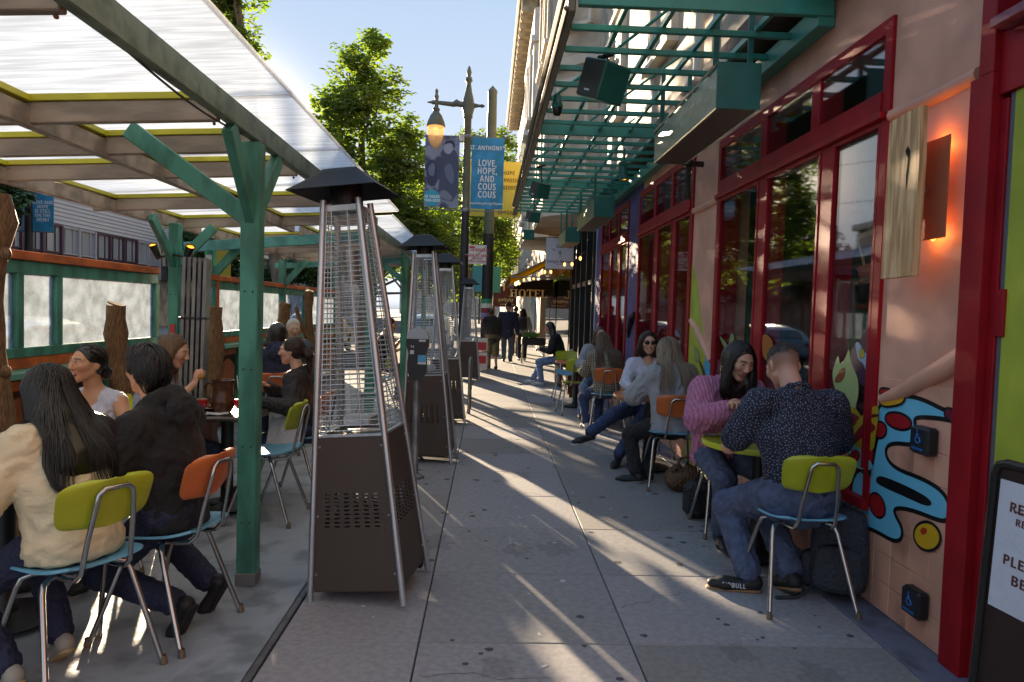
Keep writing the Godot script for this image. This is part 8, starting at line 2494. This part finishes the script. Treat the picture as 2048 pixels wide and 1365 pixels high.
	person({"label": "seated man with short black hair in a black hoodie, seen from behind", "group": L, "at": V.call(-1.45, 0, -3.31), "yaw": deg_to_rad(78), "lean": 0.1, "bend": 0.14, "s": 0.97, "droop": 0.03, "fem": false,
		"head": [-0.35, 0.05, 0.0], "hands": [V.call(-1.86, 0.79, -3.15), V.call(-1.9, 0.79, -3.5)], "feet": [V.call(-1.40, 0.06, -3.24), V.call(-1.36, 0.06, -3.5)], "toes": [V.call(0.1, -0.85, -0.5), V.call(-0.1, -0.85, -0.5)],
		"skin": "#cfa088", "hair": "short", "hairc": "#120f0e", "hair_n": 1.3, "top": {"called": "hoodie", "mat": black, "loose": 0.03, "collar": "hood", "hem": -0.04, "amp": 0.02, "fold": V.call(6, 8, 6)}, "pants": {"mat": navy}, "shoe": "#171616", "sole": "#1d1b1a", "say": true})
	person({"label": "smiling woman with tied back black hair in a white sleeveless top", "group": L, "at": V.call(-2.22, 0, -4.14), "yaw": deg_to_rad(168), "lean": 0.12, "bend": 0.08, "s": 0.89, "cell": 0.0095,
		"head": [-0.2, 0.06, 0.06], "hands": [V.call(-2.0, 0.80, -3.74), V.call(-2.4, 0.79, -3.68)], "feet": [V.call(-2.1, 0, -3.8), V.call(-2.35, 0, -3.8)],
		"skin": "#cc9672", "hair": "tied", "hairc": "#17110f", "smile": true, "earring": true, "lip": "#a85a52", "hcell": 0.0036, "gaze": 0.004,
		"top": {"called": "top", "mat": white, "loose": 0.014, "sleeve": 0.0, "neck": 0.02, "amp": 0.014}, "pants": {"mat": navy}, "say": true})
	person({"label": "blonde woman in a printed blouse raising food with her hand", "group": L, "at": V.call(-2.40, 0, -5.05), "yaw": deg_to_rad(-94), "lean": 0.1, "bend": 0.1, "s": 0.93,
		"head": [0.1, -0.3, 0.0], "hands": [V.call(-2.12, 0.8, -5.3), V.call(-2.03, 0.98, -4.93)], "hand_pose": [[0, 0, 0.6], [0.6, -0.4, 1.0]], "feet": [V.call(-2.1, 0, -5.2), V.call(-2.1, 0, -4.95)],
		"skin": "#d2a184", "hair": "long", "hairc": "#7a5a3c", "hair_len": 0.3, "hair_n": 0.7, "down": true, "top": {"called": "blouse", "mat": printed, "loose": 0.02, "sleeve": 0.6}, "pants": {"mat": navy}, "say": true})
	person({"label": "woman in profile with a brown ponytail and a black jacket, eating", "group": L, "at": V.call(-1.46, 0, -5.62), "yaw": deg_to_rad(86), "lean": 0.06, "bend": 0.05, "s": 0.87,
		"head": [0.05, 0.0, 0.0], "hands": [V.call(-1.68, 0.79, -5.34), V.call(-1.76, 0.87, -5.72)], "hand_pose": [[0.2, 0.3, 0.9], [0, 0, 0.8]], "feet": [V.call(-1.83, 0, -5.42), V.call(-1.9, 0, -5.7)],
		"skin": "#d0a088", "hair": "pony", "hairc": "#2e1810", "hcell": 0.004, "top": {"called": "jacket", "mat": blackj, "loose": 0.028, "hem": -0.06, "collar": "shirt", "amp": 0.02}, "pants": {"mat": jeans}, "say": true})
	person({"label": "dark haired diner in a navy top with a pink collar, facing away", "group": L, "at": V.call(-2.16, 0, -7.3), "yaw": deg_to_rad(18), "lean": 0.15, "s": 0.98, "cell": 0.018, "face": false, "head": [0.2, -0.1, 0],
		"hands": [V.call(-2.45, 0.78, -7.75), V.call(-2.15, 0.78, -7.8)], "feet": [V.call(-2.4, 0, -7.6), V.call(-2.15, 0, -7.65)], "skin": "#c89a80", "hair": "bob", "hair_len": 0.12, "hairc": "#1b1210", "top": {"called": "jacket", "mat": navy, "loose": 0.03, "collar": "hood"}, "pants": {"mat": navy}, "say": true})
	person({"label": "white haired diner beyond the pink collared one", "group": L, "at": V.call(-2.5, 0, -9.05), "yaw": deg_to_rad(195), "lean": 0.12, "cell": 0.018, "head": [0.2, -0.15, 0],
		"hands": [V.call(-2.5, 0.78, -8.5), V.call(-2.25, 0.78, -8.5)], "feet": [V.call(-2.4, 0, -8.7), V.call(-2.2, 0, -8.7)], "skin": "#cfa58c", "hair": "crop", "hairc": "#c9c4bc", "top": {"mat": slate, "loose": 0.03}, "pants": {"mat": navy}, "say": true})
	person({"label": "small distant woman with a bun sitting in the far parklet", "group": L, "at": V.call(-1.85, 0, -12.0), "yaw": deg_to_rad(-80), "lean": 0.12, "cell": 0.018, "head": [0, -0.1, 0],
		"hands": [V.call(-1.5, 1.0, -12.2), V.call(-1.45, 0.85, -11.9)], "feet": [V.call(-1.5, 0, -12.1), V.call(-1.5, 0, -11.8)], "skin": "#c08c6c", "hair": "bun", "hairc": "#2a1a14", "top": {"mat": black, "sleeve": 0.45}, "pants": {"mat": navy}, "say": true})
	# ---- sidewalk tables
	person({"label": "broad man with cropped hair in a navy shirt with white flecks, from behind", "group": R, "at": V.call(1.74, 0, -3.76), "yaw": 0.04, "lean": 0.08, "bend": 0.16, "s": 1.09, "fat": 1.1, "fem": false, "hip": 0.585,
		"head": [0.12, -0.5, -0.03], "hands": [V.call(1.50, 0.80, -4.2), V.call(1.95, 0.80, -4.2)], "elbow": [V.call(-0.8, -1, 0.3), V.call(0.7, -1, 0.3)], "feet": [V.call(1.52, 0.0, -3.86), V.call(1.74, 0.03, -3.82)], "toes": [V.call(-1.0, 0.0, -0.25), V.call(0.0, -0.3, -1)], "knee": [V.call(-0.05, 1, -1), V.call(0.1, 1, -1)],
		"skin": "#cf9a80", "hair": "crew", "hairc": "#4a3a2c", "hcell": 0.004, "face": false, "top": {"mat": dots, "loose": 0.024, "sleeve": 0.38, "sleeve_loose": 1.5, "hem": -0.02, "flare": 1.1, "collar": "shirt", "amp": 0.016}, "pants": {"called": "jeans", "mat": faded, "loose": 0.02}, "shoe": "#1c1b1d", "sole": "#8c6a4a", "say": true})
	var man := get_child(get_child_count() - 1) as Node3D
	words_on("NOBULL", 0.026, mt("shoe_print", Color("#c9c9cc"), 0.6), man, man.transform.affine_inverse() * Transform3D(Basis(Vector3(0.97, 0, 0.243), Vector3.UP, Vector3(-0.243, 0, 0.97)), V.call(1.425, 0.04, -3.831)), 0.9)
	person({"label": "dark haired woman in a chunky pink knit sweater looking down", "group": R, "at": V.call(1.69, 0, -4.95), "yaw": PI + 0.02, "lean": 0.12, "bend": 0.14, "s": 1.04,
		"head": [0.22, -0.36, 0.1], "hands": [V.call(1.83, 0.79, -4.46), V.call(1.555, 0.95, -4.42)], "hand_pose": [[0, 0, 0.6], [0.5, -0.9, 1.0]], "elbow": [V.call(-0.9, -1, 0.2), V.call(0.9, -1, 0.2)], "feet": [V.call(1.88, 0, -4.62), V.call(1.62, 0, -4.66)],
		"skin": "#d2a288", "hair": "bob", "hairc": "#1f1613", "hair_len": 0.2, "hair_n": 1.3, "down": true, "brow_line": 1.14, "open": 1.2, "hcell": 0.0036, "lip": "#9c4a48", "top": {"called": "sweater", "mat": pink, "loose": 0.045, "collar": "roll", "hem": -0.05, "amp": 0.03, "sleeve": 0.96}, "pants": {"mat": faded}, "say": true})
	person({"label": "woman with long grey blonde hair in a grey sweater, from behind", "group": R, "at": V.call(1.69, 0, -6.26), "yaw": 0.05, "lean": 0.1, "bend": 0.15, "s": 0.97, "head": [0.25, -0.1, 0],
		"hands": [V.call(1.45, 0.8, -6.66), V.call(1.85, 0.8, -6.68)], "feet": [V.call(1.4, 0.0, -6.35), V.call(1.52, 0.0, -6.42)], "toes": [V.call(-0.8, -0.1, -0.5), V.call(-0.5, -0.1, -0.8)], "elbow": [V.call(-1, -0.9, 0.3), V.call(1, -0.9, 0.3)],
		"skin": "#d6aa90", "hair": "long", "hairc": "#8f7a60", "hair_len": 0.3, "hair_back": 0.1, "hair_flare": 0.1, "hair_w": 1.05, "hair_n": 1.1, "face": false, "top": {"called": "sweater", "mat": gray, "loose": 0.045, "hem": -0.08, "amp": 0.022, "collar": "roll"}, "pants": {"mat": black}, "say": true})
	person({"label": "smiling brown haired woman in sunglasses and a white top, legs crossed", "group": R, "at": V.call(1.74, 0, -7.56), "yaw": PI - 0.15, "lean": 0.08, "bend": 0.05, "s": 0.98, "head": [0.1, -0.03, 0.0],
		"hands": [V.call(1.62, 0.79, -7.1), V.call(1.48, 0.79, -7.12)], "feet": [V.call(1.34, 0.0, -7.02), V.call(1.06, 0.24, -7.05)], "toes": [V.call(0.3, -0.2, -1), V.call(0.85, -0.12, -0.5)], "knee": [V.call(-0.15, 1, -1), V.call(0.5, 1, -1)],
		"skin": "#d2a088", "hair": "bob", "hair_len": 0.1, "hairc": "#3a2418", "smile": true, "shades": true, "top": {"mat": white, "loose": 0.016, "hem": -0.05}, "pants": {"called": "jeans", "mat": jeans}, "sole": "#b8b4ae", "say": true})
	person({"label": "woman with long light brown hair in a black and cream checked shirt", "group": R, "at": V.call(1.58, 0, -9.12), "yaw": 0.1, "lean": 0.22, "bend": 0.16, "s": 0.93, "cell": 0.015, "head": [0.1, -0.2, 0],
		"hands": [V.call(1.4, 0.8, -9.6), V.call(1.72, 0.8, -9.6)], "feet": [V.call(1.35, 0, -9.25), V.call(1.5, 0, -9.35)], "skin": "#cfa084", "hair": "long", "hair_len": 0.33, "hair_back": 0.12, "hair_flare": 0.12, "hairc": "#6b5036", "face": false, "top": {"mat": checks, "loose": 0.04, "amp": 0.02}, "pants": {"called": "jeans", "mat": jeans}, "shoe": "#b8b4ae", "say": true})
	person({"label": "woman in sunglasses facing the checked shirt woman", "group": R, "at": V.call(1.66, 0, -10.5), "yaw": PI, "lean": 0.1, "s": 0.97, "cell": 0.018, "head": [0.2, 0, 0], "shades": true,
		"hands": [V.call(1.7, 0.8, -10.1), V.call(1.45, 0.8, -10.1)], "feet": [V.call(1.6, 0, -10.2), V.call(1.4, 0, -10.2)], "skin": "#cf9c80", "hair": "bob", "hair_len": 0.14, "hairc": "#5a3820", "top": {"mat": gray, "loose": 0.03}, "pants": {"mat": pale}, "say": true})
	person({"label": "person in black with pale jeans sitting on the wooden bench", "group": R, "at": V.call(1.55, 0, -14.75), "yaw": deg_to_rad(75), "lean": 0.2, "cell": 0.02, "hip": 0.56, "face": false, "head": [0.2, -0.3, 0],
		"hands": [V.call(1.15, 0.75, -14.75), V.call(1.15, 0.75, -14.95)], "feet": [V.call(1.15, 0, -14.6), V.call(1.0, 0, -15.0)], "skin": "#c08c70", "hair": "long", "hair_len": 0.4, "hairc": "#15100f", "top": {"mat": black, "loose": 0.035}, "pants": {"called": "jeans", "mat": pale}, "shoe": "#c9c6c2", "sole": "#c9c6c2", "say": true})
	# ---- passers-by
	person({"label": "person in a black hooded jacket and olive shorts standing by the far signs", "group": W, "sit": false, "at": V.call(0.12, 0, -18.3), "yaw": 0.3, "lean": 0.05, "hip": 0.86, "s": 0.92, "fem": false, "cell": 0.02, "face": false, "head": [0.4, -0.3, 0],
		"hands": [V.call(-0.05, 0.8, -18.6), V.call(0.28, 0.72, -18.35)], "feet": [V.call(0.02, 0, -18.3), V.call(0.24, 0, -18.25)], "skin": "#a87858", "hair": "crop", "hairc": "#15100f", "top": {"called": "jacket", "mat": black, "loose": 0.05, "hem": -0.06, "collar": "hood"}, "pants": {"called": "shorts", "mat": olive, "len": 0.15, "loose": 0.04}, "shoe": "#26282e", "say": true})
	person({"label": "man in a dark jacket, cap and slate trousers walking away", "group": W, "sit": false, "at": V.call(0.58, 0, -20.9), "yaw": -0.1, "lean": 0.04, "hip": 0.95, "s": 1.03, "fem": false, "cell": 0.02, "face": false, "head": [0, -0.05, 0], "cap": "#17181c",
		"hands": [V.call(0.28, 0.82, -20.95), V.call(0.9, 0.82, -21.0)], "feet": [V.call(0.5, 0, -21.1), V.call(0.68, 0.03, -20.7)], "skin": "#b98a6c", "hair": "none", "top": {"called": "jacket", "mat": navy, "loose": 0.045, "hem": -0.1}, "pants": {"mat": slate, "loose": 0.02}, "say": true})
	person({"label": "woman in a grey top with a maroon backpack walking away", "group": W, "sit": false, "at": V.call(1.08, 0, -21.6), "yaw": 0.1, "lean": 0.05, "hip": 0.87, "s": 0.94, "cell": 0.02, "face": false, "head": [0.3, 0, 0],
		"hands": [V.call(0.78, 0.85, -21.7), V.call(1.35, 0.8, -21.75)], "feet": [V.call(1.0, 0, -21.75), V.call(1.15, 0.02, -21.45)], "skin": "#c89a80", "hair": "long", "hair_len": 0.25, "hairc": "#2e1a14", "top": {"mat": gray, "loose": 0.03}, "pants": {"mat": black}, "shoe": "#b8b4b0", "say": true})
	person({"label": "walker in dark clothes half hidden beyond the man in the cap", "group": W, "at": V.call(0.95, 0, -24.0), "yaw": 0.0, "hip": 0.92, "s": 1.0, "fem": false, "cell": 0.022, "face": false, "head": [0, 0, 0],
		"feet": [V.call(0.88, 0, -24.1), V.call(1.02, 0, -23.9)], "skin": "#b98a6c", "hair": "crop", "hairc": "#241a16", "top": {"mat": blackj, "loose": 0.04, "hem": -0.08}, "pants": {"mat": olive, "loose": 0.02}, "say": true})
	backpack("maroon backpack on the back of the walking woman", Vector3(1.07, 0.93, -21.42), 0.1, Color("#4a2a3a"), 0.9)
	# what they hold
	var m := MB.new(); m.tube([V.call(1.60, 0.995, -4.36), V.call(1.64, 1.01, -4.33)], 0.007, 6)
	solo("crayon", m, mt("chalk_white", Color("#d8d8e0"), 0.6), "small white crayon held by the woman in pink", "crayon")
	m = MB.new(); m.ball(V.call(-1.975, 1.03, -4.9), V.call(0.03, 0.022, 0.022), 9)
	solo("taco", m, mt("food", Color("#b98a3c"), 0.5), "bite of orange food in the blonde woman's raised hand", "food")
	m = MB.new(); m.box(V.call(0.98, 0.72, -21.85), V.call(0.2, 0.28, 0.12), Basis.IDENTITY, 0.01); m.tube([V.call(0.92, 0.86, -21.85), V.call(0.95, 0.95, -21.85), V.call(1.02, 0.95, -21.85), V.call(1.04, 0.86, -21.85)], 0.006, 5)
	solo("paper_bag", m, mt("kraft", Color("#8a6a48"), 0.8), "brown paper bag carried beside the walking woman", "bag")
	m = MB.new()
	var rows := []
	for j in 6:
		var r := []
		for i in 8: r.append(V.call(-1.64 + i * 0.035, 0.69 - 0.05 * j - 0.02 * sin(i * 1.3), -5.40 - 0.0 * j + 0.035 * j + 0.01 * sin(i * 2.0 + j)))
		rows.append(r)
	m.shell(rows, 0.003)
	solo("napkin", m, mt("napkin_cloth", Color("#b7b0b6"), 0.8, {"bump": "folds", "bs": 0.5, "ts": 6.0}), "pale striped napkin on the lap of the woman in the black jacket", "napkin")
